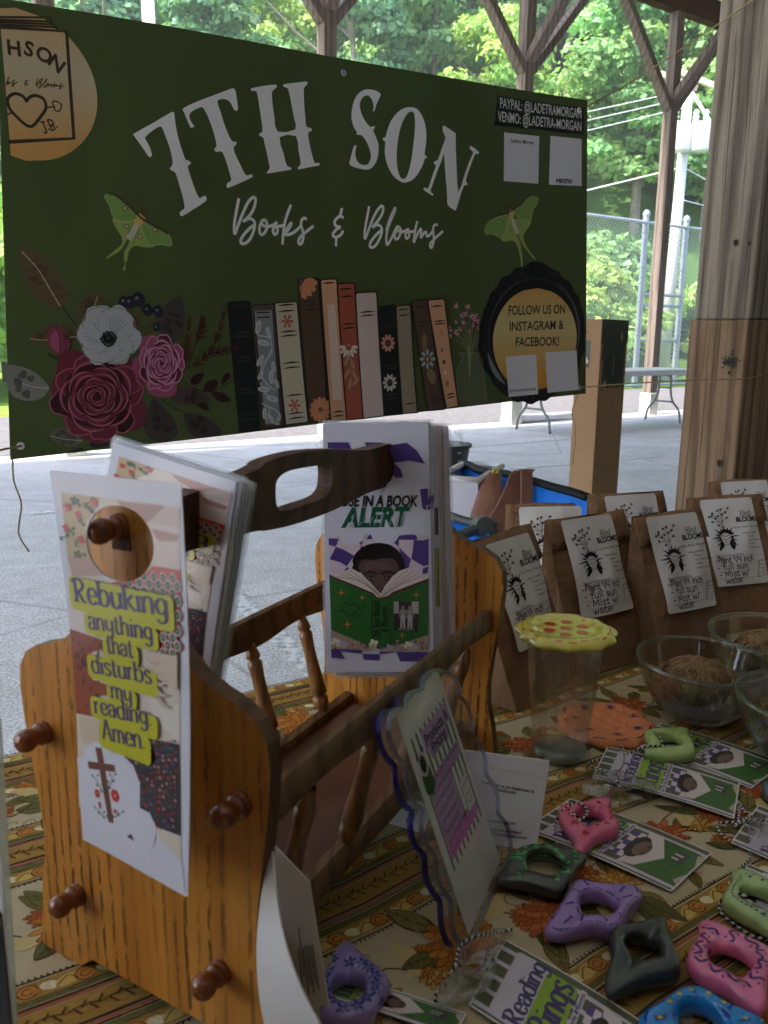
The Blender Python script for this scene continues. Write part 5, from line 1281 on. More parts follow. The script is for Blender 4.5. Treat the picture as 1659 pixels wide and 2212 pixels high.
s2 = Sheet(*q, curve=.012); e = thing('white_board', 'bright white curved card in front of the printed sheet beside the basket', 'card', s2(s2.W / 2, -s2.H, 0)); card_body('sheet', s2, M['white_paper'], e, None, srgb(240, 240, 240), thick=.001)
# clear sleeve standing at the left edge of the stall
zl = zc(0, 2400, 2.37)
q = [atdepth(*zl(*p), z) for p, z in zip([(-160, -260), (12, -150), (135, 2260), (-160, 2400)], (.60, .60, .47, .47))]
s3 = Sheet(*q); e = thing('plastic_sleeve', 'frosted plastic sleeve standing at the left edge of the photo', 'plastic sleeve', s3(s3.W / 2, -s3.H, 0)); card_body('sheet', s3, M['frosted_sheet'], e, None, srgb(180, 186, 160), thick=.0008)
m = MB(); m.tube([atdepth(*zl(*p), z) for p, z in zip([(-6, 900), (25, 1500), (100, 2260)], (.53, .50, .468))], .0016, 6); m.build('white_edge', M['white_paper'], e)
q = [atdepth(*zl(*p), z) for p, z in zip([(-200, 1300), (4, 1330), (92, 2400), (-200, 2500)], (.50, .50, .455, .455))]
s4 = Sheet(*q); e = thing('black_folder', 'black folder edge in the lower left corner beside the plastic sleeve', 'folder', s4(s4.W / 2, -s4.H, 0)); card_body('cover', s4, M['black_plastic'], e, None, srgb(20, 20, 20), thick=.003)

# ---------------------------------------------------------------- tumbler, ceramic lid, coaster, bowls
gc = onz(1207, 1632, TZ); gc.z = TZ + .0025
gl = MB(); gl.lathe([(.001, 0), (.0285, 0), (.0305, .002), (.0325, .012), (.036, .05), (.0412, .11), (.0435, .147), (.0428, .1478), (.0418, .147), (.0392, .11), (.0338, .05), (.0295, .013), (.024, .0105), (.001, .010)], gc, n=48)
gob = gl.build('glass_tumbler', M['thin_glass'], None, smooth=40, base=gc); tag(gob, 'clear empty pint glass under the yellow ceramic lid', 'glass')
m = MB(); m.lathe([(.001, .0105), (.027, .0105), (.0305, .009), (.0318, .0055), (.0300, .0012), (.001, .0008)], gc, n=48); m.build('thick_base', M['rim_glass'], gob, smooth=50)
m = MB(); m.tube([gc + Vector((.0427 * math.cos(t), .0427 * math.sin(t), .1472)) for t in np.linspace(0, 6.2832, 64, endpoint=False)], .0011, 8, closed=True); m.build('rim', M['rim_glass'], gob, smooth=True)
class Puck:
    """hand-made ceramic disc: wobbly edge, dimples on top"""
    def __init__(s, c, r, h, seed, dim):
        rn = random.Random(seed); s.c = c; s.r = r; s.h = h; s.ph = [rn.uniform(0, 6) for _ in range(4)]; s.dim = dim
    def rad(s, a): return s.r * (1 + .035 * math.sin(11 * a + s.ph[0]) + .02 * math.sin(5 * a + s.ph[1]) + .015 * math.sin(3 * a + s.ph[2]))
    def z(s, x, y):
        a = math.atan2(y, x); q = math.hypot(x, y) / s.rad(a); q = min(q, .999)
        z = s.h * (1 - q ** 8) ** .5 * (1 + .12 * max(0, q - .75) * math.sin(9 * a + s.ph[0]))+ .0022 * max(0, math.sin((q - .6) * 7.8)) * (q > .6)
        for dx, dy in s.dim: z -= .0035 * math.exp(-((x - dx) ** 2 + (y - dy) ** 2) / .0055 ** 2)
        return z
    def build(s, name, mat, parent):
        m = MB(); nr, na = 26, 96
        vs = [s.c + UP * s.z(0, 0)]
        for i in range(1, nr + 1):
            q = i / nr; q = q if i < nr - 4 else q
            for k in range(na):
                a = 6.2832 * k / na; rr = s.rad(a) * (1 - (1 - q) ** 1.25); x, y = rr * math.cos(a), rr * math.sin(a); vs.append(s.c + Vector((x, y, s.z(x, y))))
        fs = [(0, 1 + k, 1 + (k + 1) % na) for k in range(na)]
        for i in range(nr - 1):
            for k in range(na): a = 1 + i * na + k; b = 1 + i * na + (k + 1) % na; fs.append((a, a + na, b + na, b))
        o = 1 + (nr - 1) * na; lo = len(vs)
        for k in range(na): a = 6.2832 * k / na; vs.append(s.c + Vector((math.cos(a), math.sin(a), 0)) * s.rad(a) * .96 - UP * .0025)
        fs += [(o + k, lo + k, lo + (k + 1) % na, o + (k + 1) % na) for k in range(na)]; fs.append(tuple(lo + k for k in reversed(range(na))))
        m.add(vs, fs); return m.build(name, M[mat], parent, smooth=60)
    def fn(s, x, y, h): return s.c + Vector((x, y, s.z(x, y) + h + .0002))
plain('lemon_glaze', srgb(214, 204, 84), .15, .5, .07, 60, Coat_Weight=.6, Coat_Roughness=.08)
plain('terracotta_glaze', srgb(222, 134, 84), .55, .4, .05, 90, .15)
dm = [(0, 0)] + [(.0215 * math.cos(k * 1.047 + .3), .0215 * math.sin(k * 1.047 + .3)) for k in range(6)]
lc = gc + UP * .1515
lid = thing('ceramic_coaster', 'yellow wavy ceramic coaster with red rings covering the glass', 'coaster', lc); pk = Puck(lc, .0575, .007, 4, dm); pk.build('disc', 'lemon_glaze', lid)
A = Art(); rn = random.Random(6); RED = srgb(206, 58, 34)
for x, y in dm: A.ell(x, y, .0068, .0068, RED, 0, 24); A.ell(x, y + .0008, .0046, .0042, srgb(226, 206, 120), 0, 20)
for k in range(22):
    a = k * .286; r_ = .0475 + rn.uniform(-.002, .003); A.stroke([(r_ * math.cos(a + t), r_ * math.sin(a + t)) for t in np.linspace(0, rn.uniform(.08, .2), 5)], .0016, RED)
for k in range(16):
    a, r_ = rn.uniform(0, 6.28), rn.uniform(.028, .043); A.stroke([(r_ * math.cos(a), r_ * math.sin(a)), (r_ * math.cos(a) + rn.uniform(-.007, .007), r_ * math.sin(a) + rn.uniform(-.003, .003))], .0014, RED)
A.build('painted_marks', M['glaze'], lid, pk.fn, None, 0)
zq = lambda x, y: (1161.3 + .3 * x, 1493.1 + .3 * y)
cc_ = onz(*zq(495, 245), TZ + .004); cc_.z = TZ + .003
co = thing('ceramic_coaster', 'orange wavy ceramic coaster with dark blue stars on the cloth', 'coaster', cc_); pk = Puck(cc_, .062, .008, 12, [(.022 * math.cos(k * 1.047), .022 * math.sin(k * 1.047)) for k in range(6)] + [(0, 0)]); pk.build('disc', 'terracotta_glaze', co)
A = Art(); NAV = srgb(52, 48, 110)
for k in range(7):
    a = k * .898 + .3; x, y = .040 * math.cos(a), .040 * math.sin(a)
    for j in range(4): t = j * .785 + k; A.stroke([(x - .006 * math.cos(t), y - .006 * math.sin(t)), (x + .006 * math.cos(t), y + .006 * math.sin(t))], .0015, NAV)
for k in range(12):
    a = k * .52; A.stroke([(.0535 * math.cos(a + t), .0535 * math.sin(a + t) ) for t in np.linspace(0, .26, 6)], .0015, NAV)
for k in range(40): a, r_ = rn.uniform(0, 6.28), rn.uniform(.008, .05); A.ell(r_ * math.cos(a), r_ * math.sin(a), .0008, .0008, NAV, 0, 6)
A.build('painted_marks', M['glaze'], co, pk.fn, None, 0)
def bowl(c, r, h, label, seed, short):
    rn = random.Random(seed); c = Vector((c.x, c.y, TZ + .0025))
    prof = [(.001, 0), (r * .42, 0), (r * .52, .003), (r * .72, h * .25), (r * .88, h * .55), (r * .97, h * .88), (r * 1.0, h - .0015), (r * .993, h), (r * .975, h - .0015), (r * .945, h * .88), (r * .855, h * .56), (r * .695, h * .27), (r * .5, .008), (r * .4, .0055), (.001, .005)]
    m = MB(); m.lathe(prof, c, n=64); gb = tag(m.build('glass_bowl', M['clear_glass'], None, smooth=50, base=c), label, 'bowl', 'clear glass bowls')
    m = MB(); m.tube([c + Vector((r * .99 * math.cos(t), r * .99 * math.sin(t), h)) for t in np.linspace(0, 6.2832, 72, endpoint=False)], .0021, 10, closed=True); m.build('rim', M['rim_glass'], gb, smooth=True)
    # dried plant ball: many stems curling over a core
    mc = c + Vector((-.006, .004, .043)); R_ = r * .46
    b = thing('dried_plant', 'dried brown plant ball in the ' + short, 'dried plant', mc - UP * .032, 'dried plant balls')
    m = MB(); m.lathe([(.001, -R_ * .75), (R_ * .6, -R_ * .62), (R_ * .93, -R_ * .2), (R_ * .95, R_ * .15), (R_ * .7, R_ * .55), (R_ * .25, R_ * .66), (.001, R_ * .6)], mc, n=24); m.build('core', M['dry_moss'], b, smooth=True)
    m = MB()
    for k in range(520):
        a = rn.uniform(0, 6.283); t0 = rn.uniform(-.5, .9); tw = rn.uniform(-.7, .7); pts = []
        for j in range(6):
            th = t0 + j * .2 ; aa = a + tw * j * .16; rr = R_ * (1.03 + rn.uniform(-.04, .12) + .05 * math.sin(j * 1.3 + k)); e_ = math.cos(min(th, 1.5)); pts.append(mc + Vector((rr * e_ * math.cos(aa), rr * e_ * math.sin(aa), rr * .74 * math.sin(min(th, 1.5)))))
        m.tube(pts, [.0008, .0014, .0017, .0017, .0015, .0010], 5)
    m.build('curled_stems', M['dry_moss'], b, smooth=True)
    for k in range(16):
        a, q = rn.uniform(0, 6.28), r * rn.uniform(.2, .55); p = c + Vector((q * math.cos(a), q * math.sin(a), .010 + .10 * q)); s = rn.uniform(.006, .010)
        m = MB(); m.lathe([(.001, -s * .5), (s * .75, -s * .38), (s, 0), (s * .75, s * .38), (.001, s * .5)], p, n=12)
        tag(m.build('glass_pebble', M['clear_glass'], None, smooth=True, base=p), 'glass pebble in the ' + short, 'pebble', 'glass pebbles in the ' + short)
bc = onz(1518, 1427, TZ + .078)
bowl(bc, .0835, .078, 'clear glass bowl in front of the narrow front row bag', 1, 'bowl in front of the narrow kraft bag')
bowl(onz(1672, 1372, TZ + .078), .088, .078, 'clear glass bowl at the right edge behind the other bowls', 2, 'bowl at the right edge behind the others')
bowl(onz(1752, 1512, TZ + .078), .083, .078, 'clear glass bowl nearest on the right, cut off by the photo edge', 3, 'nearest right bowl cut by the photo edge')
# ---------------------------------------------------------------- page-holder rings, cards and twine
zr = lambda x, y: (1061.8 + .36 * x, 1526.3 + .36 * y)
z5 = zc(1000, 2900, 2.074)
def glaze_mat(n, c, rough=.14): return plain(n, c, rough, .5, .12, 70, .22, Coat_Weight=.5, Coat_Roughness=.06)
class Ring:
    """soft four-cornered ring with a thumb hole: outline traced on the table, rounded section"""
    def __init__(s, px, hole, hr, f, zmid, h):
        P = [onz(*f(*p), TZ + zmid) for p in px]; s.c = onz(*f(*hole), TZ + zmid); s.c.z = TZ + .0035; s.h = h
        P = catmull([(p.x, p.y, 0) for p in P], 6, True)
        pol = sorted((math.atan2(p.y - s.c.y, p.x - s.c.x), math.hypot(p.x - s.c.x, p.y - s.c.y)) for p in P)
        s.an = [a for a, r in pol]; s.ro = [r for a, r in pol]; 
        a = onz(*f(hole[0] + hr[0], hole[1]), TZ + zmid); s.ri = (Vector((a.x, a.y, 0)) - Vector((s.c.x, s.c.y, 0))).length
        s.ri = min(s.ri, min(s.ro) * .64); s.o0, s.o1 = min(s.ro), max(s.ro)
    def out(s, a):
        a = (a + math.pi) % (2 * math.pi) - math.pi; k = np.searchsorted(s.an, a); i, j = (k - 1) % len(s.an), k % len(s.an)
        d = (s.an[j] - s.an[i]) % (2 * math.pi) or 1; t = ((a - s.an[i]) % (2 * math.pi)) / d; return lerp(s.ro[i], s.ro[j], min(1, max(0, t)))
    def hh(s, a, o): return s.h * (1.04 - .22 * (o - s.o0) / (s.o1 - s.o0 + 1e-9))
    def z(s, x, y):
        a = math.atan2(y, x); r = math.hypot(x, y); o = s.out(a); q = (r - s.ri) / max(1e-6, o - s.ri); q = min(1, max(0, q)); q = 2 * q - 1
        return s.hh(a, o) * (.5 + .5 * (1 - abs(q) ** 2.6) ** .5)
    def mesh(s, name, mat, parent):
        m = MB(); na, nc = 96, 18; vs = []
        for i in range(na):
            a = 2 * math.pi * i / na; o, r = s.out(a), s.ri
            for k in range(nc):
                t = 2 * math.pi * k / nc; sg = lambda v: math.copysign(abs(v) ** .78, v)
                rr = (o + r) / 2 + (o - r) / 2 * sg(math.cos(t)); zz_ = s.hh(a, o) * (.5 + .5 * sg(math.sin(t))); vs.append(s.c + Vector((rr * math.cos(a), rr * math.sin(a), zz_)))
        fs = [(i * nc + k, ((i + 1) % na) * nc + k, ((i + 1) % na) * nc + (k + 1) % nc, i * nc + (k + 1) % nc) for i in range(na) for k in range(nc)]
        m.add(vs, fs); return m.build(name, M[mat], parent, smooth=True)
    def fn(s, x, y, h): return s.c + Vector((x, y, s.z(x, y) + h + .00035))
    def pt(s, a, q): o = s.out(a); r = s.ri + (o - s.ri) * q; return (r * math.cos(a), r * math.sin(a))
for n, c in (('dark_glaze', (58, 66, 60)), ('violet_glaze', (158, 126, 196)), ('black_glaze', (54, 60, 60)), ('pink_glaze', (232, 122, 168)), ('blue_glaze', (28, 140, 220)), ('rose_glaze', (226, 108, 146)), ('sage_glaze', (168, 194, 116)), ('lilac_glaze', (148, 128, 190)), ('mint_glaze', (170, 198, 128)), ('teal_glaze', (70, 100, 104))): glaze_mat(n, srgb(*c))
RG = 'thumb page holder rings on the cloth'
def ring(label, px, hole, hr, f, mat, h=.016, marks=None, zm=None, lift=0):
    r = Ring(px, hole, hr, f, zm if zm is not None else h * .5, h); r.c.z += lift; e = thing('page_ring', label, 'thumb ring', r.c, RG); r.mesh('ring_body', mat, e)
    if marks: A = Art(); A.EPS = .00008; marks(A, r, random.Random(len(label))); A.build('painted_marks', M['glaze'], e, r.fn, None, 0)
    return r
def dots(col):
    def f(A, r, rn):
        for k in range(34): a = rn.uniform(0, 6.28); x, y = r.pt(a, rn.uniform(.25, .85)); A.ell(x, y, rn.uniform(.0014, .0030), rn.uniform(.0012, .0027), col, 0, 10)
        A.stroke([r.pt(a, .12) for a in np.linspace(0, 6.28, 50)], .0030, col, closed=True)
    return f
def dashes(col, w=.0023):
    def f(A, r, rn):
        for q, n in ((.14, 11), (.84, 17)):
            for k in range(n): a = 6.283 * k / n; A.stroke([r.pt(a + t, q) for t in np.linspace(0, 3.9 / n, 7)], w, col, taper=lambda t: .6 + .5 * math.sin(3.14 * t))
        for a in r.an[::max(1, len(r.an) // 8)]: A.stroke([r.pt(a, .35), r.pt(a + .06, .6)], w, col)
    return f
def squiggles(col):
    def f(A, r, rn):
        for k in range(11):
            a = 6.283 * k / 11; q = .38 + .14 * (k % 2); x, y = r.pt(a, q); t = rn.uniform(0, 3.1); L = .0075
            A.stroke([(x + math.cos(t) * L * s - math.sin(t) * .0028 * math.sin(3.6 * s), y + math.sin(t) * L * s + math.cos(t) * .0028 * math.sin(3.6 * s)) for s in np.linspace(-1, 1, 14)], .0023, col)
            for sg in (-1, 1): A.ell(x + sg * .005 * math.sin(t + .8), y - sg * .005 * math.cos(t + .8), .0011, .0011, col, 0, 8)
    return f
def hearts(col):
    def f(A, r, rn):
        for k in range(13):
            x, y = r.pt(6.283 * k / 13, rn.uniform(.35, .72)); t = rn.uniform(0, 6); s = rn.uniform(.0028, .0042); c_, s__ = math.cos(t), math.sin(t)
            A.poly([(x + (a * c_ - b * s__) * s, y + (a * s__ + b * c_) * s) for a, b in ((0, -1), (1, .1), (.9, .7), (.45, .85), (0, .45), (-.45, .85), (-.9, .7), (-1, .1))], col)
    return f
def specks(col):
    def f(A, r, rn):
        for k in range(46): x, y = r.pt(rn.uniform(0, 6.28), rn.uniform(.15, .85)); A.ell(x, y, rn.uniform(.0006, .0020), .0009, col, rn.uniform(0, 3), 7)
    return f
def petals(col):
    def f(A, r, rn):
        for k in range(15):
            x, y = r.pt(6.283 * k / 15 + rn.uniform(-.1, .1), rn.uniform(.25, .8))
            for j in range(5): a = j * 1.257 + k; A.ell(x + .0032 * math.cos(a), y + .0032 * math.sin(a), .0024, .0013, col, a, 8)
    return f
def stripes(col):
    def f(A, r, rn):
        for k in range(34): a = 6.283 * k / 34; A.stroke([r.pt(a, .55), r.pt(a + .05, .93)], .0026, col); 
        for k in range(16): a = 6.283 * k / 16 + .1; A.stroke([r.pt(a, .12), r.pt(a + .12, .42)], .0024, col)
    return f
ring('dark ring with green dots and a green rim beside the white card', [(35, 1050), (110, 930), (205, 885), (370, 885), (545, 905), (568, 940), (520, 1010), (460, 1110), (400, 1152), (300, 1135), (200, 1105), (70, 1085)], (320, 985), (105, 70), zr, 'dark_glaze', .017, dots(srgb(70, 160, 80)))
ring('glossy violet ring with dark purple dashes', [(320, 1350), (380, 1270), (450, 1170), (490, 1095), (530, 1090), (650, 1115), (860, 1110), (900, 1150), (900, 1190), (840, 1260), (790, 1340), (760, 1390), (700, 1395), (600, 1375), (480, 1400), (400, 1415), (330, 1400)], (635, 1240), (105, 75), zr, 'violet_glaze', .018, dashes(srgb(82, 56, 140)))
ring('plain glossy black ring between the violet and the pink ring', [(1000, 1300), (1050, 1320), (1065, 1420), (1110, 1530), (1135, 1610), (1110, 1660), (1000, 1680), (850, 1720), (740, 1760), (690, 1745), (675, 1690), (710, 1560), (700, 1440), (720, 1380), (800, 1370), (900, 1340)], (905, 1500), (98, 85), zr, 'black_glaze', .019)
ring('large pink ring with dark purple squiggles at the right edge', [(1245, 1320), (1290, 1310), (1350, 1330), (1480, 1400), (1600, 1460), (1670, 1500), (1690, 1600), (1655, 1700), (1650, 1830), (1610, 1865), (1540, 1840), (1400, 1740), (1260, 1670), (1175, 1600), (1170, 1540), (1220, 1450), (1235, 1380)], (1425, 1570), (120, 95), zr, 'pink_glaze', .019, squiggles(srgb(86, 48, 118)))
def blue_m(A, r, rn):
    dashes(srgb(30, 60, 160), .0022)(A, r, rn)
    for k in range(12): A.ell(*r.pt(6.283 * k / 12, .5), .0019, .0016, srgb(196, 196, 70), 0, 9)
ring('bright blue ring with yellow dots at the bottom edge', [(900, 1880), (1000, 1840), (1100, 1770), (1180, 1735), (1250, 1740), (1330, 1790), (1400, 1840), (1520, 1880), (1640, 1920), (1600, 2000), (1480, 2080), (1300, 2130), (1100, 2120), (950, 2040), (880, 1950)], (1260, 1940), (130, 90), zr, 'blue_glaze', .019, blue_m)
ring('pink ring painted with red hearts on a tag card', [(400, 650), (430, 635), (540, 640), (620, 600), (690, 575), (720, 600), (710, 670), (760, 740), (750, 790), (640, 830), (590, 870), (550, 912), (500, 895), (490, 830), (440, 770), (405, 710)], (585, 705), (75, 60), zr, 'rose_glaze', .018, hearts(srgb(206, 44, 58)), None, .001)
ring('speckled sage green ring on the farthest tag card', [(915, 190), (1000, 175), (1100, 160), (1150, 152), (1185, 165), (1190, 220), (1220, 300), (1200, 330), (1080, 340), (980, 325), (915, 300), (930, 250)], (1070, 243), (65, 35), zr, 'sage_glaze', .018, specks(srgb(206, 196, 96)), None, .001)
ring('clear resin ring with dark ends lying left of a tag card', [(540, 480), (560, 445), (640, 440), (700, 430), (820, 440), (900, 470), (985, 485), (985, 545), (900, 550), (800, 572), (720, 562), (620, 530), (545, 510)], (755, 500), (62, 35), zr, 'resin', .017, specks(srgb(60, 40, 50)))
ring('clear resin ring with purple flakes on the nearest tag card', [(1330, 290), (1340, 345), (1255, 440), (1272, 560), (1240, 640), (1150, 700), (1000, 770), (900, 780), (890, 700), (1010, 590), (1020, 480), (1060, 400), (1150, 330)], (1120, 540), (75, 55), z5, 'resin', .017, specks(srgb(120, 84, 126)), None, .001)
ring('lilac ring with blue petals in the lower middle', [(250, 370), (290, 390), (360, 470), (470, 570), (550, 650), (560, 700), (500, 790), (470, 860), (445, 900), (300, 960), (180, 950), (100, 900), (80, 760), (140, 580), (190, 450)], (280, 730), (115, 90), z5, 'lilac_glaze', .019, petals(srgb(54, 66, 150)), None, .001)
ring('mint green ring with blue stripes at the right edge', [(1440, 1020), (1520, 1010), (1659, 1090), (1760, 1200), (1790, 1330), (1720, 1420), (1659, 1390), (1560, 1330), (1450, 1270), (1378, 1200), (1430, 1110)], (1590, 1200), (95, 60), zr, 'mint_glaze', .018, stripes(srgb(48, 70, 150)), None, .001)
ring('clear oval resin ring on the striped card at the right edge', [(1535, 760), (1560, 712), (1659, 690), (1750, 720), (1770, 800), (1720, 860), (1620, 855), (1550, 815)], (1660, 775), (48, 40), zr, 'resin', .016, None, None, .001)
ring('small teal ring half outside the right edge beyond the tag cards', [(1620, 500), (1660, 470), (1740, 480), (1770, 530), (1700, 570), (1640, 550)], (1690, 520), (30, 20), zr, 'teal_glaze', .016)
# --- tag cards
CW, CL = .056, .150
def tag_art_(W, L):
    A = Art(); OLV = srgb(86, 90, 56); LAVW = srgb(208, 198, 212)
    A.rect(0, -W, L, 0, srgb(236, 234, 234)); A.rect(.0012, -W + .0012, L - .0012, -.0012, OLV)
    for k in range(5): y = -W * (.10 + .2 * k); A.rect(.0012, y - W * .055, L - .0012, y, LAVW)
    A.rrect(L * .10, -W * .93, L * .30, -W * .06, .004, LAVW); A.rrect(L * .295, -W * .93, L * .48, -W * .10, .005, srgb(140, 176, 34))
    lettering(A, 'Reading', L * .285, -W * .92, .021, PUR, .16, .06, R(90), width=W * .86, serif=True); lettering(A, 'Rings', L * .455, -W * .86, .029, PUR, .165, .06, R(90), width=W * .74, serif=True)
    A.rrect(L * .49, -W * .95, L * .525, -W * .08, .0015, LAVW); A.text('by 7th Son Books & Blooms', L * .517, -W * .92, .0052, PUR, R(90), 'l', width=W * .8, bold=.03)
    x0, x1, yc = L * .55, L * .70, -W * .5
    for i in range(4):
        for j in range(5):
            if (i + j) % 2 == 0: A.rect(x0 + (x1 - x0) * i / 4, yc - W * .30 + W * .6 * j / 5, x0 + (x1 - x0) * (i + 1) / 4, yc - W * .30 + W * .6 * (j + 1) / 5, VIO if i < 3 else PNK)
            else: A.rect(x0 + (x1 - x0) * i / 4, yc - W * .30 + W * .6 * j / 5, x0 + (x1 - x0) * (i + 1) / 4, yc - W * .30 + W * .6 * (j + 1) / 5, PNK)
    A.poly([(L * .70, yc + W * .36), (L * .80, yc), (L * .70, yc - W * .36), (L * .96, yc - W * .36), (L * .99, yc - W * .12), (L * .99, yc + W * .12), (L * .96, yc + W * .36)], srgb(66, 110, 48))
    A.poly([(L * .62, yc + W * .40), (L * .72, yc + W * .36), (L * .82, yc), (L * .72, yc - W * .36), (L * .62, yc - W * .40), (L * .66, yc)], srgb(222, 208, 204))
    A.ell(L * .645, yc, L * .06, W * .26, srgb(36, 30, 30), 0, 18); A.ell(L * .675, yc, L * .05, W * .18, srgb(122, 94, 82), 0, 16)
    for s in (-1, 1): A.ell(L * .70, yc + s * W * .08, L * .008, W * .03, srgb(40, 32, 32), 0, 8)
    A.rect(L * .84, yc + W * .02, L * .925, yc + W * .26, srgb(70, 68, 66)); A.rect(L * .845, yc + W * .06, L * .89, yc + W * .10, srgb(190, 188, 184)); A.rect(L * .845, yc + W * .15, L * .90, yc + W * .19, srgb(186, 184, 180))
    A.text('7th Son Books', L * .865, yc - W * .02, .003, INK, 0, 'l', width=L * .09); A.text('& Blooms', L * .875, yc - W * .08, .003, INK, 0, 'l', width=L * .06)
    h = [(0, -1), (1, .1), (.9, .7), (.45, .85), (0, .45), (-.45, .85), (-.9, .7), (-1, .1)]; A.stroke([(L * .88 + a * .0035, yc - W * .22 + b * .0032) for a, b in h], .0006, INK, closed=True)
    A.poly([(L * .99, yc - W * .10), (L * .955, yc - W * .30), (L * .99, yc - W * .36)], srgb(196, 178, 156)); A.poly([(L * .99, yc + W * .10), (L * .955, yc + W * .30), (L * .99, yc + W * .36)], srgb(196, 178, 156))
    return A
def tag_card(label, a, b, along, end, f, lift=.003, L=CL, bend=.003):
    """a = far corner, b = near corner of the known end; along = a point on the far long edge"""
    A3, B3, C3 = (onz(*f(*p), TZ + lift) for p in (a, b, along)); W = (B3 - A3).length; dr = (C3 - A3).normalized()
    wd = (B3 - A3).normalized(); 
    if end == 'right': TR, BR = A3, B3; TL, BL = A3 + dr * L, B3 + dr * L
    else: TL, BL = A3, B3; TR, BR = A3 + dr * L, B3 + dr * L
    s = Sheet(TL, TR, BR, BL, W=L, H=W); s.n = UP
    e = thing('tag_card', label, 'tag card', s(L / 2, -W / 2, 0), 'reading ring tag cards')
    g = lambda x, y, h: s(x, y, h) + UP * (bend * math.sin(3.14 * min(1, max(0, x / L))) ** 1)
    B = Art(); B.rrect(0, -W, L, 0, .001, srgb(238, 236, 236)); sl = [(0, L * k / 10) for k in range(1, 10)]
    ob = B.build('card', M['card_print'], e, g, sl, 0); md = ob.modifiers.new('solid', 'SOLIDIFY'); md.thickness = .0005; md.offset = -1
    tag_art_(W, L).build('print', M['card_print'], e, g, sl, .0003)
tag_card('farthest tag card, under the sage green ring by the bowls', (1777, 519), (1540, 700), (1240, 345), 'right', zq)
tag_card('tag card beside the clear resin ring with dark ends', (1457, 655), (1415, 918), (620, 430), 'right', zq, .0055)
tag_card('tag card under the pink ring with red hearts', (1325, 878), (1078, 1110), (715, 645), 'right', zr)
tag_card('nearest tag card, under the purple flaked resin ring', (1337, 328), (1090, 770), (1659 + 250, 680), 'left', z5)
tag_card('tag card under the lilac ring, cut off at the bottom edge', (1077, 830), (985, 985), (560, 683), 'right', z5)
tag_card('striped tag card under the clear oval ring at the right edge', (1600, 592), (1435, 815), (1720, 645), 'left', zr, .004)
tag_card('tag card under the mint green striped ring at the right edge', (1530, 940), (1480, 1160), (1659, 1000), 'left', zr)
# --- black and white twine
def twine(label, px, f, hts, r=.0013):
    P = [onz(*f(*p), TZ + h) for p, h in zip(px, hts)]; P = catmull(P, 12); out = [P[0]]
    for p in P[1:]:
        while (p - out[-1]).length > .0011: out.append(out[-1] + (p - out[-1]).normalized() * .001)
    m = MB(); m.tube(out, r, 6, stripes=(srgb(26, 26, 28), srgb(226, 224, 222), 6)); tag(m.build('twine', M['twine_yarn'], None, smooth=True, base=P[0]), label, 'twine', 'black and white twine ties')
H3 = .004
twine('striped twine loop tied through the sage green ring', [(1165, 140), (1100, 150), (1020, 150), (1005, 175), (1025, 215), (1030, 250)], zr, (H3, .006, .014, .020, .018, .012))
twine('striped twine running from the sage ring to the clear ring card', [(1062, 240), (1010, 236), (930, 240), (850, 270), (800, 290), (790, 255), (765, 238), (785, 240), (795, 290), (790, 350), (750, 395), (725, 412)], zr, (.018, .021, .02, .010, .006, .005, .005, .006, .007, .007, .010, .018))
twine('long striped twine loop over the clear ring with dark ends', [(790, 275), (700, 310), (600, 330), (582, 345), (620, 370), (700, 390), (730, 415), (760, 460), (775, 505)], zr, (.006, .005, .004, .004, .005, .008, .019, .019, .012))
twine('striped twine loop through the pink heart ring', [(520, 700), (520, 670), (470, 630), (420, 630), (388, 690), (380, 760), (400, 830), (440, 880), (480, 892)], zr, (.006, .020, .021, .016, .006, .004, .004, .004, .004))
twine('small striped twine bow on the pink heart ring', [(420, 630), (460, 600), (510, 580), (560, 600), (575, 640), (550, 670), (515, 685), (490, 660), (450, 625)], zr, (.020, .022, .022, .022, .021, .021, .020, .021, .021))
twine('striped twine across the nearest resin ring', [(1380, 258), (1300, 285), (1180, 300), (1080, 330), (1030, 380), (1010, 450), (1005, 500), (970, 560), (920, 640), (870, 700), (865, 760)], z5, (.004, .006, .018, .02, .019, .019, .020, .016, .008, .004, .004))
twine('striped twine crossing between the right edge cards', [(1480, 575), (1485, 640), (1475, 690), (1460, 720), (1500, 690), (1580, 680), (1659, 690)], zr, (.004, .005, .006, .006, .007, .008, .012))
twine('striped twine loop left of the oval resin ring', [(1480, 580), (1530, 640), (1560, 660), (1470, 690), (1370, 700), (1355, 725), (1390, 775), (1440, 810)], zr, (.005, .006, .005, .007, .004, .004, .004, .005))
twine('long striped twine round the mint green ring', [(1550, 880), (1540, 920), (1470, 990), (1440, 1060), (1425, 1130), (1390, 1150), (1368, 1190), (1380, 1240), (1450, 1300), (1550, 1370), (1659, 1400)], zr, (.004, .004, .006, .008, .012, .012, .006, .005, .004, .004, .004))
twine('short striped twine curl inside the mint green ring', [(1425, 1130), (1480, 1120), (1530, 1145), (1555, 1190), (1545, 1210)], zr, (.014, .02, .02, .016, .008))
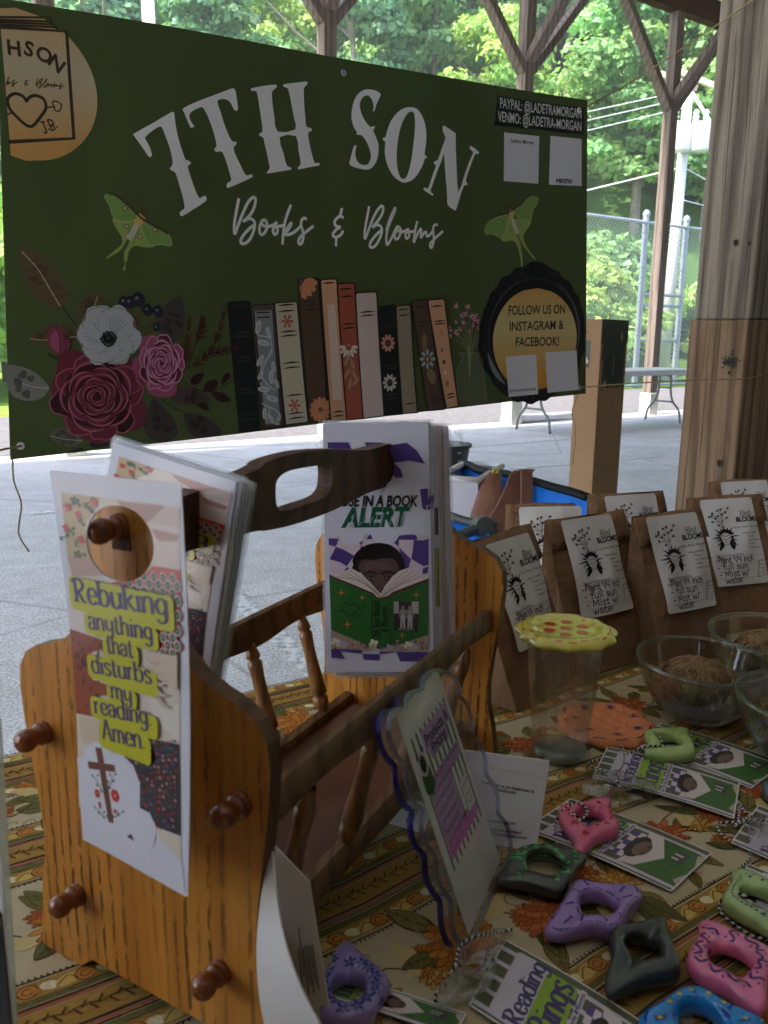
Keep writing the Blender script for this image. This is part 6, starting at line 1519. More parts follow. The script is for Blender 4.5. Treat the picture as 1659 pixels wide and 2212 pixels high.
# ---------------------------------------------------------------- vinyl banner behind the table
BO = atdepth(1262, 850, 2.60)
def bp(x, y): p = onplane(x, y, BO, GN) - BO; return (p.dot(GD), p.z)
def bow(x): return .008 * math.sin(x * 3.9 + .6) + .002 * math.sin(x * 9.2 + 1)
def bfn(x, y, h): return BO + GD * x + UP * y - GN * (h + bow(x))
BSL = [(0, -1.72 + .025 * k) for k in range(72)]
Art.EPS = .00006
bn = thing('vinyl_banner', 'dark green vinyl banner lettered 7TH SON Books & Blooms hung behind the table', 'banner', BO)
A = Art(); corners = [bp(*q) for q in ((-9, -5), (1267, 217), (1262, 850), (22, 993))]
TLc, TRc, BRc, BLc = corners
SH = Art(); SH._add([BLc, BRc, TRc, TLc], [(0, 1, 2, 3)], srgb(76, 92, 52)); vs_ = SH.build('vinyl_sheet', M['banner_print'], bn, bfn, BSL, 0); md = vs_.modifiers.new('solid', 'SOLIDIFY'); md.thickness = .0012; md.offset = -1
WH = srgb(240, 240, 240)
zA, zB = zc(0, 0, 1.659), zc(900, 0, 1.659)
a2 = lambda x, y: bp(*zA(x, y)); b2 = lambda x, y: bp(*zB(x, y))
def soft(pts, f, n=2): return [tuple(p)[:2] for p in catmull([(*f(*q), 0) for q in pts], n, True)]
L = Art()
seven = [(718, 725), (820, 668), (915, 612), (930, 617), (934, 640), (942, 700), (962, 780), (990, 862), (1006, 870), (1020, 880), (1018, 892), (1004, 905), (1022, 965), (1046, 1032), (1066, 1072), (1082, 1066), (1098, 1060), (1107, 1076), (1098, 1092), (1040, 1130), (975, 1170), (962, 1162), (964, 1146), (985, 1130), (986, 1110), (975, 1058), (955, 990), (938, 938), (918, 925), (907, 914), (920, 898), (922, 870), (906, 800), (880, 730), (860, 688), (822, 705), (782, 738), (776, 756), (795, 790), (811, 835), (806, 850), (794, 850), (770, 815), (735, 765), (716, 738)]
tee = [(980, 590), (1050, 556), (1160, 514), (1245, 482), (1260, 486), (1268, 512), (1278, 590), (1270, 600), (1257, 596), (1240, 564), (1215, 541), (1165, 546), (1180, 600), (1206, 682), (1236, 752), (1252, 768), (1267, 768), (1270, 780), (1254, 800), (1262, 832), (1286, 882), (1312, 934), (1328, 950), (1350, 943), (1357, 958), (1290, 990), (1225, 1017), (1215, 1006), (1222, 990), (1240, 978), (1236, 950), (1212, 870), (1190, 822), (1162, 824), (1148, 812), (1158, 798), (1160, 782), (1150, 738), (1125, 660), (1092, 592), (1068, 586), (1020, 612), (1013, 640), (1028, 670), (1039, 686), (1032, 693), (1018, 692), (1000, 650), (983, 610)]
eich = [(1352, 480), (1420, 466), (1486, 458), (1490, 474), (1470, 490), (1465, 508), (1468, 560), (1480, 640), (1496, 712), (1594, 700), (1588, 640), (1572, 560), (1558, 490), (1546, 474), (1533, 470), (1530, 456), (1590, 448), (1655, 440), (1660, 455), (1645, 470), (1641, 490), (1643, 560), (1651, 650), (1656, 684), (1678, 690), (1687, 702), (1668, 715), (1665, 732), (1678, 800), (1691, 850), (1702, 880), (1724, 878), (1726, 892), (1670, 903), (1611, 915), (1610, 904), (1622, 890), (1623, 868), (1611, 810), (1598, 735), (1508, 741), (1530, 830), (1546, 892), (1568, 904), (1570, 916), (1500, 928), (1440, 938), (1440, 928), (1453, 910), (1450, 888), (1435, 820), (1421, 758), (1414, 742), (1397, 735), (1396, 724), (1413, 710), (1410, 668), (1398, 590), (1385, 512), (1376, 494), (1354, 493)]
ess = [(568, 506), (540, 486), (490, 480), (450, 500), (425, 540), (412, 590), (410, 640), (424, 690), (440, 710), (436, 726), (464, 728), (490, 760), (510, 810), (515, 852), (500, 884), (480, 890), (450, 880), (435, 855), (430, 820), (438, 790), (431, 783), (421, 792), (405, 850), (398, 878), (406, 892), (440, 906), (490, 915), (520, 905), (545, 870), (557, 820), (555, 770), (535, 720), (528, 702), (538, 686), (530, 678), (514, 684), (490, 660), (470, 625), (458, 590), (455, 555), (470, 525), (490, 512), (510, 520), (525, 545), (530, 575), (526, 594), (535, 598), (546, 560), (562, 526)]
oo = [(745, 577), (700, 580), (660, 605), (625, 650), (605, 700), (595, 738), (580, 742), (582, 755), (594, 766), (590, 820), (605, 890), (635, 945), (670, 975), (700, 985), (740, 970), (775, 930), (800, 880), (808, 855), (820, 850), (818, 842), (806, 830), (815, 770), (815, 700), (800, 640), (775, 595)]
oi = [(740, 600), (752, 620), (755, 680), (748, 760), (735, 860), (715, 940), (695, 965), (675, 955), (660, 910), (655, 850), (660, 770), (675, 690), (700, 630), (720, 605)]
enn = [(905, 686), (915, 677), (970, 714), (976, 722), (976, 780), (981, 900), (990, 1036), (1025, 940), (1050, 870), (1070, 826), (1068, 814), (1052, 800), (1060, 786), (1102, 818), (1098, 830), (1085, 828), (1075, 846), (1054, 902), (1031, 972), (1043, 990), (1035, 1000), (1021, 1002), (1000, 1060), (985, 1112), (975, 1135), (964, 1130), (932, 1105), (930, 1060), (922, 960), (915, 872), (911, 828), (898, 870), (880, 912), (862, 962), (845, 1010), (840, 1034), (853, 1045), (850, 1055), (803, 1025), (805, 1012), (825, 1014), (835, 990), (855, 930), (868, 896), (857, 880), (860, 868), (878, 862), (900, 800), (915, 760), (920, 736), (908, 712)]
for g, f in ((seven, a2), (tee, a2), (eich, a2), (ess, b2), (enn, b2)): L.poly(soft(g, f), WH)
L.poly(soft(oo, b2), WH, [soft(oi, b2)])
zs1, zs2 = zc(740, 620, 4.608), zc(1060, 640, 4.046)
scr = [([(150, 140), (115, 320), (85, 500), (90, 655), (130, 560), (200, 380), (290, 190), (360, 115), (405, 120), (405, 190), (370, 300), (300, 400), (222, 468), (300, 428), (360, 440), (395, 490), (385, 590), (330, 720), (260, 790), (200, 800), (180, 760), (220, 680), (310, 580), (378, 530)], zs1),
       ([(590, 545), (580, 480), (545, 445), (505, 470), (470, 560), (475, 640), (510, 665), (560, 620), (588, 540), (570, 470)], zs1), ([(505, 505), (540, 535), (600, 545), (680, 520), (725, 490)], zs1), ([(725, 490), (690, 550), (675, 620), (705, 660), (740, 630), (745, 580), (725, 550), (790, 535), (835, 525)], zs1),
       ([(945, 230), (905, 330), (860, 470), (835, 620), (822, 795)], zs1), ([(840, 640), (900, 560), (950, 490), (950, 520), (900, 600), (850, 655), (930, 660), (1020, 610), (1105, 530)], zs1), ([(1180, 425), (1150, 415), (1115, 450), (1105, 520), (1130, 600), (1140, 700), (1120, 780), (1085, 805), (1065, 770), (1085, 710), (1145, 650), (1220, 590), (1285, 540)], zs1),
       ([(222, 165), (200, 250)], zs2), ([(235, 272), (205, 255), (150, 290), (125, 340), (145, 385), (200, 400), (150, 430), (105, 490), (115, 525), (160, 530), (210, 500), (235, 460)], zs2), ([(150, 535), (145, 640)], zs2),
       ([(585, 140), (555, 290), (530, 440), (530, 550), (570, 460), (630, 300), (700, 170), (750, 122), (775, 150), (755, 230), (700, 320), (630, 400), (690, 370), (740, 390), (755, 440), (735, 530), (680, 630), (630, 668), (595, 650), (610, 590), (680, 500), (735, 450)], zs2),
       ([(815, 440), (850, 320), (900, 200), (930, 145), (925, 190), (870, 320), (830, 430), (812, 540), (825, 630), (880, 550), (930, 440), (960, 395), (1000, 420), (1000, 480), (970, 545), (935, 555), (920, 510), (945, 450)], zs2), ([(960, 440), (1010, 465), (1070, 445), (1105, 425), (1080, 460), (1065, 510), (1080, 550), (1110, 530), (1115, 490), (1095, 460), (1150, 460), (1195, 450)], zs2),
       ([(1220, 335), (1195, 440), (1175, 600), (1210, 520), (1265, 425), (1275, 460), (1270, 535), (1310, 480), (1340, 465), (1350, 520), (1390, 500), (1430, 450)], zs2), ([(1485, 368), (1450, 375), (1430, 430), (1440, 510), (1440, 590), (1415, 665), (1395, 660), (1400, 610), (1460, 545), (1555, 460)], zs2)]
for pts, f in scr: L.stroke([bp(*f(*p)) for p in pts], .0068, WH, 6)
L.build('lettering', M['banner_print'], bn, bfn, BSL, .0004)
# --- logo disc upper left
A = Art(); zL = zc(0, 50, 4.609); lg = lambda x, y: bp(*zL(x, y)); GB = srgb(62, 56, 40)
lc_ = lg(310, 1060); e1, e2 = lg(1430, 1060), lg(310, 2178); ra = e1[0] - lc_[0]; rb = lc_[1] - e2[1]
clipx = TLc[0] + .004
def gold(t): return tuple(lerp(a, b, t) for a, b in zip(srgb(196, 184, 152), srgb(204, 156, 88)))
N_ = 40
for k in range(N_):                              # printed gold wash, paler in the middle
    y0, y1 = -1 + 2 * k / N_, -1 + 2 * (k + 1) / N_; P = []
    for yy in (y0, y1):
        xx = math.sqrt(max(0, 1 - yy * yy)); P.append((max(clipx, lc_[0] - ra * xx), max(clipx + .001, lc_[0] + ra * xx), lc_[1] + rb * yy))
    t = abs((k + .5) / N_ * 2 - 1.25) ; A._add([(P[0][0], P[0][2]), (P[0][1], P[0][2]), (P[1][1], P[1][2]), (P[1][0], P[1][2])], [(0, 1, 2, 3)], gold(min(1, t)))
def cs(pts, w, sm=0, closed=False):
    A.stroke([(max(clipx, p[0]), p[1]) for p in (lg(*q) for q in pts)], w, GB, sm, closed)
cs([(-60, 165), (985, 255), (1095, 1855), (-60, 1875)], .0072); 
for a, b in (((-60, 20), (745, 45)), ((-60, 60), (720, 105)), ((-60, 92), (770, 148)), ((-60, 128), (815, 190))): cs([a, b], .0038)
cs([(745, 45), (752, 115), (870, 235)], .0045); cs([(720, 105), (850, 225)], .004)
cs([(390, 1290), (330, 1215), (215, 1180), (120, 1240), (120, 1350), (200, 1480), (440, 1675), (600, 1530), (680, 1390), (640, 1260), (520, 1210), (440, 1235), (390, 1290)], .0058, 5)
cs([(-20, 1475), (175, 1458)], .003); cs([(685, 1390), (810, 1380)], .003); cs([(912, 1352), (860, 1310), (800, 1295), (775, 1330), (800, 1375), (815, 1430), (860, 1450), (895, 1420), (912, 1352)], .0026, 4)
for pts in ([(605, 1610), (655, 1605)], [(632, 1610), (665, 1690), (690, 1750), (680, 1775), (655, 1755)], [(700, 1580), (745, 1575), (785, 1610), (790, 1640), (750, 1655), (800, 1680), (810, 1720), (765, 1735)], [(705, 1585), (770, 1735)], [(722, 1712), (728, 1720)], [(842, 1680), (848, 1688)]): cs(pts, .0030, 3 if len(pts) > 2 else 0)
for ch, x, y, r_ in (('T', -25, 600, 14), ('H', 100, 585, 3), ('S', 345, 585, -9), ('O', 505, 625, -20), ('N', 690, 722, -34)):
    p = lg(x, y); 
    if p[0] > clipx: A.text(ch, p[0], p[1], .036, GB, R(r_ - 2), 'l', sx=1.0, bold=.03)
for pts, f in scr:
    q = [lg(130 + (f(*p)[0] - 740 * .6636) * 2.45 - 330, 905 + (f(*p)[1] - 430) * 1.62 + (f(*p)[0] - 600) * .12) for p in pts]
    q = [p for p in q if p[0] > clipx]
    if len(q) > 3: A.stroke(q, .0017, srgb(70, 56, 36), 4)
A.build('round_logo', M['banner_print'], bn, bfn, BSL, .0004)
# --- moths
zM1, zM2 = zc(300, 600, 5.53), zc(1570, 620, 4.879)
def moth(f, fore, hind, body, lines, spots, ant, edge):
    A = Art()
    MG, MY = srgb(124, 158, 84), srgb(150, 168, 92)
    for h in hind: A.blob([bp(*f(*p)) for p in h], MY, 3)
    for w_ in fore: A.blob([bp(*f(*p)) for p in w_], MG, 3); A.stroke([bp(*f(*p)) for p in w_], .0013, srgb(172, 196, 130), 3, True)
    for l in lines: A.stroke([bp(*f(*p)) for p in l], .0016, srgb(104, 142, 78), 4)
    for pts, w_, c in body: A.stroke([bp(*f(*p)) for p in pts], w_, c, 4)
    for p in spots: A.ell(*bp(*f(*p)), .0052, .0048, srgb(84, 84, 52), 0, 14); A.ell(*bp(*f(*p)), .0036, .0032, srgb(190, 180, 130), 0, 12)
    for pts in ant: A.blob([bp(*f(*p)) for p in pts], srgb(92, 56, 44), 3)
    A.stroke([bp(*f(*p)) for p in edge], .0042, srgb(84, 54, 46), 5)
    A.build('printed_moth', M['banner_print'], bn, bfn, BSL, .0004)
moth(zM1, [[(200, 230), (240, 190), (310, 185), (400, 215), (500, 300), (610, 385), (700, 470), (780, 570), (775, 640), (700, 672), (560, 680), (440, 660), (370, 610), (330, 530), (290, 390), (240, 310)], [(905, 690), (1000, 715), (1110, 780), (1250, 850), (1350, 920), (1400, 1040), (1395, 1105), (1330, 1115), (1230, 1090), (1110, 1105), (1040, 1100), (960, 1030), (890, 900), (860, 760)]],
     [[(335, 620), (440, 660), (600, 685), (770, 660), (700, 850), (600, 1010), (520, 1140), (440, 1230), (330, 1290), (245, 1345), (240, 1320), (330, 1240), (440, 1150), (505, 1080), (510, 970), (460, 880), (380, 750)], [(840, 700), (880, 820), (960, 1010), (1070, 1120), (1060, 1140), (900, 1140), (760, 1110), (680, 1150), (630, 1230), (610, 1350), (570, 1430), (548, 1340), (560, 1210), (620, 1080), (700, 930)], [(530, 1540), (575, 1430), (570, 1550)]],
     [([(790, 690), (740, 800), (690, 900), (640, 960)], .011, srgb(196, 192, 176)), ([(850, 620), (800, 680)], .016, srgb(200, 176, 104))],
     [[(770, 600), (600, 560), (460, 590)], [(760, 660), (660, 780), (600, 960)], [(880, 760), (960, 860), (1040, 1090)], [(830, 800), (760, 960), (720, 1090)], [(640, 950), (510, 1160)], [(690, 920), (580, 1180)]],
     [(590, 768), (838, 945), (562, 440), (1092, 828)], [[(840, 500), (860, 430), (885, 500), (870, 560)], [(890, 570), (930, 510), (985, 510), (930, 560)]], [(280, 175), (400, 210), (610, 380), (800, 565), (900, 650), (1110, 770), (1330, 890)])
moth(zM2, [[(530, 320), (600, 260), (660, 200), (740, 130), (810, 92), (880, 105), (905, 150), (880, 220), (830, 300), (800, 420), (760, 475), (650, 460), (560, 410)], [(430, 390), (340, 400), (210, 440), (110, 520), (65, 620), (80, 690), (160, 685), (240, 710), (310, 745), (370, 700), (410, 600)]],
     [[(500, 440), (560, 450), (700, 470), (800, 450), (770, 560), (690, 680), (680, 780), (720, 880), (800, 1000), (860, 1080), (835, 1085), (770, 1000), (680, 890), (620, 760), (560, 620)], [(440, 420), (400, 620), (320, 760), (380, 810), (510, 795), (580, 880), (615, 1010), (635, 1170), (655, 1225), (660, 1090), (640, 900), (590, 740), (520, 560)]],
     [([(490, 420), (530, 540), (575, 650)], .012, srgb(196, 192, 180)), ([(490, 350), (485, 400)], .018, srgb(200, 176, 104))],
     [[(560, 320), (650, 380), (780, 440)], [(400, 420), (360, 560), (330, 700)], [(540, 480), (600, 620), (660, 740)], [(470, 470), (480, 620), (540, 760)], [(590, 700), (640, 880)], [(620, 780), (650, 1000)]],
     [(632, 520), (468, 632), (655, 250), (290, 490)], [[(370, 225), (420, 240), (440, 300), (400, 290)], [(455, 300), (450, 220), (480, 190), (485, 260)]], [(190, 420), (290, 395), (420, 350), (520, 300), (640, 210), (720, 120)])
# --- row of books
A = Art(); z5b = zc(700, 800, 1.659); bk5 = lambda x, y: bp(*z5b(x, y)); DKB = srgb(40, 34, 32)
def book(tl, tr, br, bl, col, edge=DKB, out=7, bow=7):
    def shape(o):
        P = [(tl[0] - o, tl[1] + 8 - o), (tl[0] + 6, tl[1] - o), (tr[0] - 6, tr[1] - o), (tr[0] + o, tr[1] + 8 - o)]
        for k in (1, 2, 3): t = k / 4; P.append((lerp(tr[0], br[0], t) + o + bow * math.sin(3.14 * t) * -.4 * (1 if k else 0), lerp(tr[1], br[1], t)))
        P += [(br[0] + o, br[1] + o), (bl[0] - o, bl[1] + o)]
        for k in (3, 2, 1): t = k / 4; P.append((lerp(tl[0], bl[0], t) - o - bow * math.sin(3.14 * t) * .4, lerp(tl[1], bl[1], t)))
        return P
    A.poly([bk5(*p) for p in shape(out)], edge); A.poly([bk5(*p) for p in shape(0)], col)
    def at(u, v): a = (lerp(tl[0], tr[0], u), lerp(tl[1], tr[1], u)); b = (lerp(bl[0], br[0], u), lerp(bl[1], br[1], u)); return (lerp(a[0], b[0], v), lerp(a[1], b[1], v))
    return at
def bars(at, vs, col=DKB, w=.0036, u=(.12, .88)):
    for v in vs: A.stroke([bk5(*at(u[0], v)), bk5(*at(.5, v - .004)), bk5(*at(u[1], v - .002))], w, col, 4, taper=lambda t: .35 + .8 * math.sin(3.14 * t))
def posy(x, y, r, col, ctr, n=8, ir=.3):
    for k in range(n): a = 6.283 * k / n; A.ell(*bk5(x + r * .6 * math.cos(a), y + r * .75 * math.sin(a)), r * .42 * .0004, r * .24 * .0004, col, -a, 10)
    A.ell(*bk5(x, y), r * ir * .0004, r * ir * .0004, ctr, 0, 10)
def px(v): return v * .0004
b1 = book((64, 308), (180, 302), (236, 990), (130, 1000), srgb(28, 33, 35)); bars(b1, (.03, .24, .27, .43, .46, .68, .71, .88, .92), srgb(62, 58, 54))
b2_ = book((190, 325), (315, 318), (366, 970), (256, 982), srgb(92, 76, 68)); ins = [(203, 352), (307, 346), (354, 958), (264, 966)]; A.poly([bk5(*p) for p in ins], srgb(134, 142, 146))
A.stroke([bk5(*p) for p in ins], .003, DKB, closed=True); 
for y in (362, 388): A.stroke([bk5(222, y), bk5(290, y - 3)], .003, DKB)
SP = srgb(196, 198, 200)
for pts in ([(215, 410), (225, 480), (290, 500), (300, 580), (250, 640), (235, 720)], [(300, 560), (260, 650), (245, 700), (290, 760), (330, 780)], [(240, 740), (270, 800), (330, 830)], [(250, 850), (290, 880), (270, 950)], [(290, 870), (340, 900), (330, 950)]): A.stroke([bk5(*p) for p in pts], .0028, SP, 5)
for x, y, r_, t in ((228, 440, 40, 1.9), (285, 470, 36, 1.2), (258, 525, 40, .2), (312, 655, 34, 1.4), (238, 620, 38, 2.2), (300, 710, 40, 1.5), (240, 700, 30, 2.2), (330, 745, 30, 1.2), (258, 775, 40, .1), (305, 825, 40, .3), (262, 905, 34, 1.6), (300, 935, 30, 1.1), (345, 925, 24, 1.6), (330, 960, 20, .2)):
    A.ell(*bk5(x, y), px(r_), px(r_ * .42), SP, -t, 14); A.ell(*bk5(x, y), px(r_ * .62), px(r_ * .2), srgb(168, 174, 178), -t, 12)
b3 = book((322, 312), (440, 305), (500, 950), (382, 964), srgb(196, 186, 162)); bars(b3, (.02, .07, .24, .275, .5, .54, .77, .92, .96)); 
for x, y in ((388, 408), (428, 862)):
    for k in range(6): a = k * 1.047; A.stroke([bk5(x, y), bk5(x + 26 * math.cos(a), y + 30 * math.sin(a))], .0056, srgb(182, 96, 74), taper=lambda t: .4 + t)
b4 = book((450, 182), (558, 176), (614, 938), (512, 948), srgb(88, 68, 54)); bars(b4, (.16, .19, .22), srgb(54, 42, 36))
for (cx, cy, a0, a1, rr) in ((468, 190, -.1, 1.6, 92), (570, 885, 0, 6.28, 66)):
    n = int((a1 - a0) / .5) + 1
    for k in range(n):
        a = a0 + (a1 - a0) * (k + .5) / n; A.ell(*bk5(cx + rr * .55 * math.cos(a), cy + rr * .62 * math.sin(a)), px(rr * .5), px(rr * .26), srgb(206, 140, 98), -a, 14, lambda t: 1 + .1 * math.sin(5 * t)); A.stroke([bk5(cx, cy), bk5(cx + rr * math.cos(a + .24), cy + rr * 1.05 * math.sin(a + .24))], .0016, srgb(122, 74, 48))
    A.ell(*bk5(cx, cy), px(12), px(12), srgb(110, 100, 88), 0, 12)
b5 = book((573, 186), (655, 182), (708, 938), (630, 942), srgb(214, 166, 130)); bars(b5, (.025, .945, .975)); A.poly([bk5(*p) for p in [(606, 318), (648, 316), (690, 830), (636, 836)]], srgb(218, 196, 180)); A.stroke([bk5(*p) for p in [(600, 320), (652, 316), (692, 832), (634, 838)]], .0034, srgb(222, 158, 116), closed=True)
b6 = book((665, 208), (752, 204), (800, 930), (716, 938), srgb(166, 88, 68)); bars(b6, (.04, .095, .30, .33)); 
for k in range(7): a = math.pi * (1.0 + k / 6.0) + 3.14; A.ell(*bk5(722 + 34 * math.cos(a), 545 + 40 * abs(math.sin(a)) * 1 - 10 + 12), px(26), px(11), srgb(222, 206, 192), -a, 12)
A.ell(*bk5(722, 535), px(13), px(9), srgb(190, 130, 92))
for x, y, t in ((712, 620, 1.2), (745, 640, 1.9), (715, 690, 1.0), (755, 700, 2.1), (730, 745, 1.4), (760, 735, .8)): A.ell(*bk5(x, y), px(38), px(13), srgb(168, 140, 108), t, 12)
A.stroke([bk5(725, 560), bk5(735, 660), bk5(742, 755)], .002, srgb(150, 126, 96), 4)
b7 = book((764, 258), (872, 252), (912, 915), (806, 930), srgb(208, 190, 182)); bars(b7, (.155, .185), DKB, .0036, (.15, .85))
b8 = book((889, 330), (975, 322), (1010, 905), (920, 915), srgb(24, 29, 30)); bars(b8, (.19, .55, .58, .82, .86), srgb(60, 58, 54)); posy(936, 526, 44, srgb(204, 150, 132), srgb(120, 60, 50), 10); posy(946, 740, 44, srgb(206, 202, 200), srgb(90, 70, 60), 10)
b9 = book((983, 328), (1055, 322), (1092, 897), (1018, 904), srgb(150, 138, 118)); bars(b9, (.035, .09, .92))
b10 = book((1068, 302), (1145, 292), (1238, 880), (1156, 888), srgb(90, 70, 58)); bars(b10, (.06, .2, .23, .9, .93), srgb(58, 46, 40)); A.ell(*bk5(1134, 522), px(60), px(22), srgb(136, 112, 82), 1.62, 14); A.ell(*bk5(1172, 705), px(56), px(34), srgb(140, 114, 84), 2.1, 14); posy(1150, 612, 50, srgb(158, 180, 174), srgb(186, 150, 90), 8)
b11 = book((1155, 296), (1240, 290), (1315, 864), (1256, 876), srgb(216, 164, 128)); bars(b11, (.06, .2, .225, .885, .915)); 
for x, y, r_, c in ((1228, 470, 15, (204, 140, 130)), (1229, 564, 11, (110, 116, 110)), (1239, 628, 14, (92, 76, 58)), (1247, 686, 15, (222, 206, 192)), (1257, 744, 18, (172, 116, 76))): A.ell(*bk5(x, y), px(r_), px(r_ * 1.15), srgb(*c), 0, 12)
A.build('printed_books', M['banner_print'], bn, bfn, BSL, .0004)
# --- jar of pink flowers and the round mirror frame
A = Art(); zF = zc(1430, 950, 3.318); fr_ = lambda x, y: bp(*zF(x, y)); rn = random.Random(8)
A.poly(soft([(240, 660), (470, 650), (475, 690), (430, 720), (485, 820), (500, 900), (525, 1190), (215, 1195), (205, 900), (225, 810), (270, 720), (235, 690)], fr_), srgb(92, 102, 78))
for pts in ([(240, 660), (270, 720), (225, 810), (208, 900), (220, 1190)], [(470, 650), (430, 720), (485, 820), (500, 900), (522, 1180)], [(240, 660), (350, 672), (470, 650)]): A.stroke([fr_(*p) for p in pts], .0028, srgb(120, 128, 104), 5)
for x, y in ((195, 150), (325, 160), (265, 250), (380, 270), (130, 400), (200, 440), (290, 340), (370, 360), (440, 330), (510, 310), (550, 420), (235, 400), (345, 425), (120, 480), (430, 400)):
    A.stroke([fr_(x, y), fr_(lerp(x, 345, .5) + 8, lerp(y, 620, .5)), fr_(345 + (x - 340) * .12, 660), fr_(342, 945)], .0013, srgb(150, 150, 110), 5)
for x, y, r_ in ((195, 148, 34), (325, 158, 36), (270, 248, 40), (310, 240, 34), (375, 270, 42), (420, 255, 30), (400, 300, 30), (130, 400, 40), (195, 325, 26), (120, 478, 38), (205, 440, 40), (240, 400, 30), (285, 340, 38), (370, 360, 36), (345, 425, 28), (440, 320, 34), (440, 390, 30), (510, 305, 28), (500, 410, 30), (550, 400, 34), (560, 440, 28), (610, 520, 26), (470, 350, 24)):
    for k in range(6): a = rn.uniform(0, 6.28); A.ell(*fr_(x + r_ * .45 * math.cos(a), y + r_ * .5 * math.sin(a)), r_ * .5 * .0002, r_ * .42 * .0002, srgb(*rn.choice(((204, 138, 172), (222, 158, 188), (186, 112, 154), (214, 150, 160)))), a, 9)
fc = fr_(1030, 470); fw = (fr_(1575, 470)[0] - fc[0]) * .945; fhh = fc[1] - fr_(1030, 1165)[1]
BK = srgb(26, 27, 30)
def bump_(a): return 1 + .02 * abs(math.sin(9 * a)) + .012 * math.sin(23 * a) + (.05 * math.exp(-((a - 1.57) / .22) ** 2)) + .03 * math.exp(-((a - 3.3) / .3) ** 2) + .03 * math.exp(-((a - 5.9) / .3) ** 2)
A.ell(fc[0], fc[1], fw, fhh * 1.04, BK, 0, 120, bump_)
for k in range(120):
    a = rn.uniform(0, 6.28); q = rn.uniform(.86, .99); A.ell(fc[0] + fw * q * math.cos(a), fc[1] + fhh * q * math.sin(a), rn.uniform(.002, .006), rn.uniform(.0012, .003), srgb(*rn.choice(((52, 54, 58), (40, 42, 46), (18, 18, 20), (78, 80, 86)))), rn.uniform(0, 3), 8)
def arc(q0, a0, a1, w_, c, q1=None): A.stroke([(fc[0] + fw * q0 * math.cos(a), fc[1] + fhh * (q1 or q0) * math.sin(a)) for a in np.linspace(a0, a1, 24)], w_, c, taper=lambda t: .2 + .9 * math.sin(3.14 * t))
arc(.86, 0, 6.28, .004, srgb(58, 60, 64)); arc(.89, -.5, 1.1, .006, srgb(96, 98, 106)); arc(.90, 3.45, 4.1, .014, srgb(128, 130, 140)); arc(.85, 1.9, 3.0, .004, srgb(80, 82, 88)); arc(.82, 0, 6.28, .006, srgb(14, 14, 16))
go = fr_(1047, 520); gw = fr_(1467, 520)[0] - go[0]; gh = go[1] - fr_(1047, 1066)[1]
for k in range(36):
    y0, y1 = -1 + 2 * k / 36, -1 + 2 * (k + 1) / 36; x0_, x1_ = math.sqrt(max(0, 1 - y0 * y0)), math.sqrt(max(0, 1 - y1 * y1)); t = abs((k + .5) / 36 * 2 - 1.25)
    A._add([(go[0] - gw * x0_, go[1] + gh * y0), (go[0] + gw * x0_, go[1] + gh * y0), (go[0] + gw * x1_, go[1] + gh * y1), (go[0] - gw * x1_, go[1] + gh * y1)], [(0, 1, 2, 3)], tuple(lerp(a, b, min(1, t)) for a, b in zip(srgb(206, 190, 134), srgb(204, 150, 62))))
def cap_line(t, p0, p1, sz, col=INK, bold=.018):
    a, b = fr_(*p0), fr_(*p1); A.text(t, a[0], a[1], sz, col, math.atan2(b[1] - a[1], b[0] - a[0]), 'l', width=math.dist(a, b), bold=bold)
cap_line('FOLLOW US ON', (755, 250), (1348, 232), .0365); cap_line('INSTAGRAM &', (768, 424), (1335, 400), .0365); cap_line('FACEBOOK!', (830, 590), (1285, 578), .0365)
for q in ([(728, 702), (1050, 676), (1070, 1105), (762, 1138)], [(1143, 655), (1468, 632), (1485, 1056), (1168, 1092)]): A.poly([fr_(*p) for p in q], srgb(218, 218, 224))
a, b = fr_(768, 1085), fr_(1048, 1062); A.text('@7THSONBOOKSANDBLOOMS', a[0], a[1], .010, srgb(96, 98, 124), math.atan2(b[1] - a[1], b[0] - a[0]), 'l', width=math.dist(a, b), bold=.03)
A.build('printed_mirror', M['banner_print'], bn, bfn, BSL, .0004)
# --- payment panel upper right
A = Art(); zP = zc(1580, 270, 4.74); pp_ = lambda x, y: bp(*zP(x, y))
A.poly(soft([(215, 195), (240, 188), (900, 300), (1500, 385), (1512, 420), (1500, 790), (1470, 800), (800, 715), (190, 645), (175, 610)], pp_, 2), srgb(30, 38, 28))
def pl(t, p0, p1, sz, col, **kw): a, b = pp_(*p0), pp_(*p1); A.text(t, a[0], a[1], sz, col, math.atan2(b[1] - a[1], b[0] - a[0]), 'l', width=math.dist(a, b), **kw)
pl('PAYPAL: @LADETRAMORGAN', (248, 372), (1470, 552), .036, srgb(216, 216, 214), bold=.012); pl('VENMO: @LADETRA-MORGAN', (222, 580), (1466, 745), .036, srgb(216, 216, 214), bold=.012)
for q in ([(318, 755), (848, 818), (832, 1552), (310, 1508)], [(1015, 812), (1472, 868), (1470, 1592), (990, 1568)]): A.poly([pp_(*p) for p in q], srgb(214, 214, 218))
pl('Ladetra Morgan', (415, 905), (762, 945), .0135, INK, bold=.02); pl('venmo', (1088, 1538), (1335, 1552), .024, INK, bold=.03, shear=.15)
A.build('printed_payment_panel', M['banner_print'], bn, bfn, BSL, .0004)
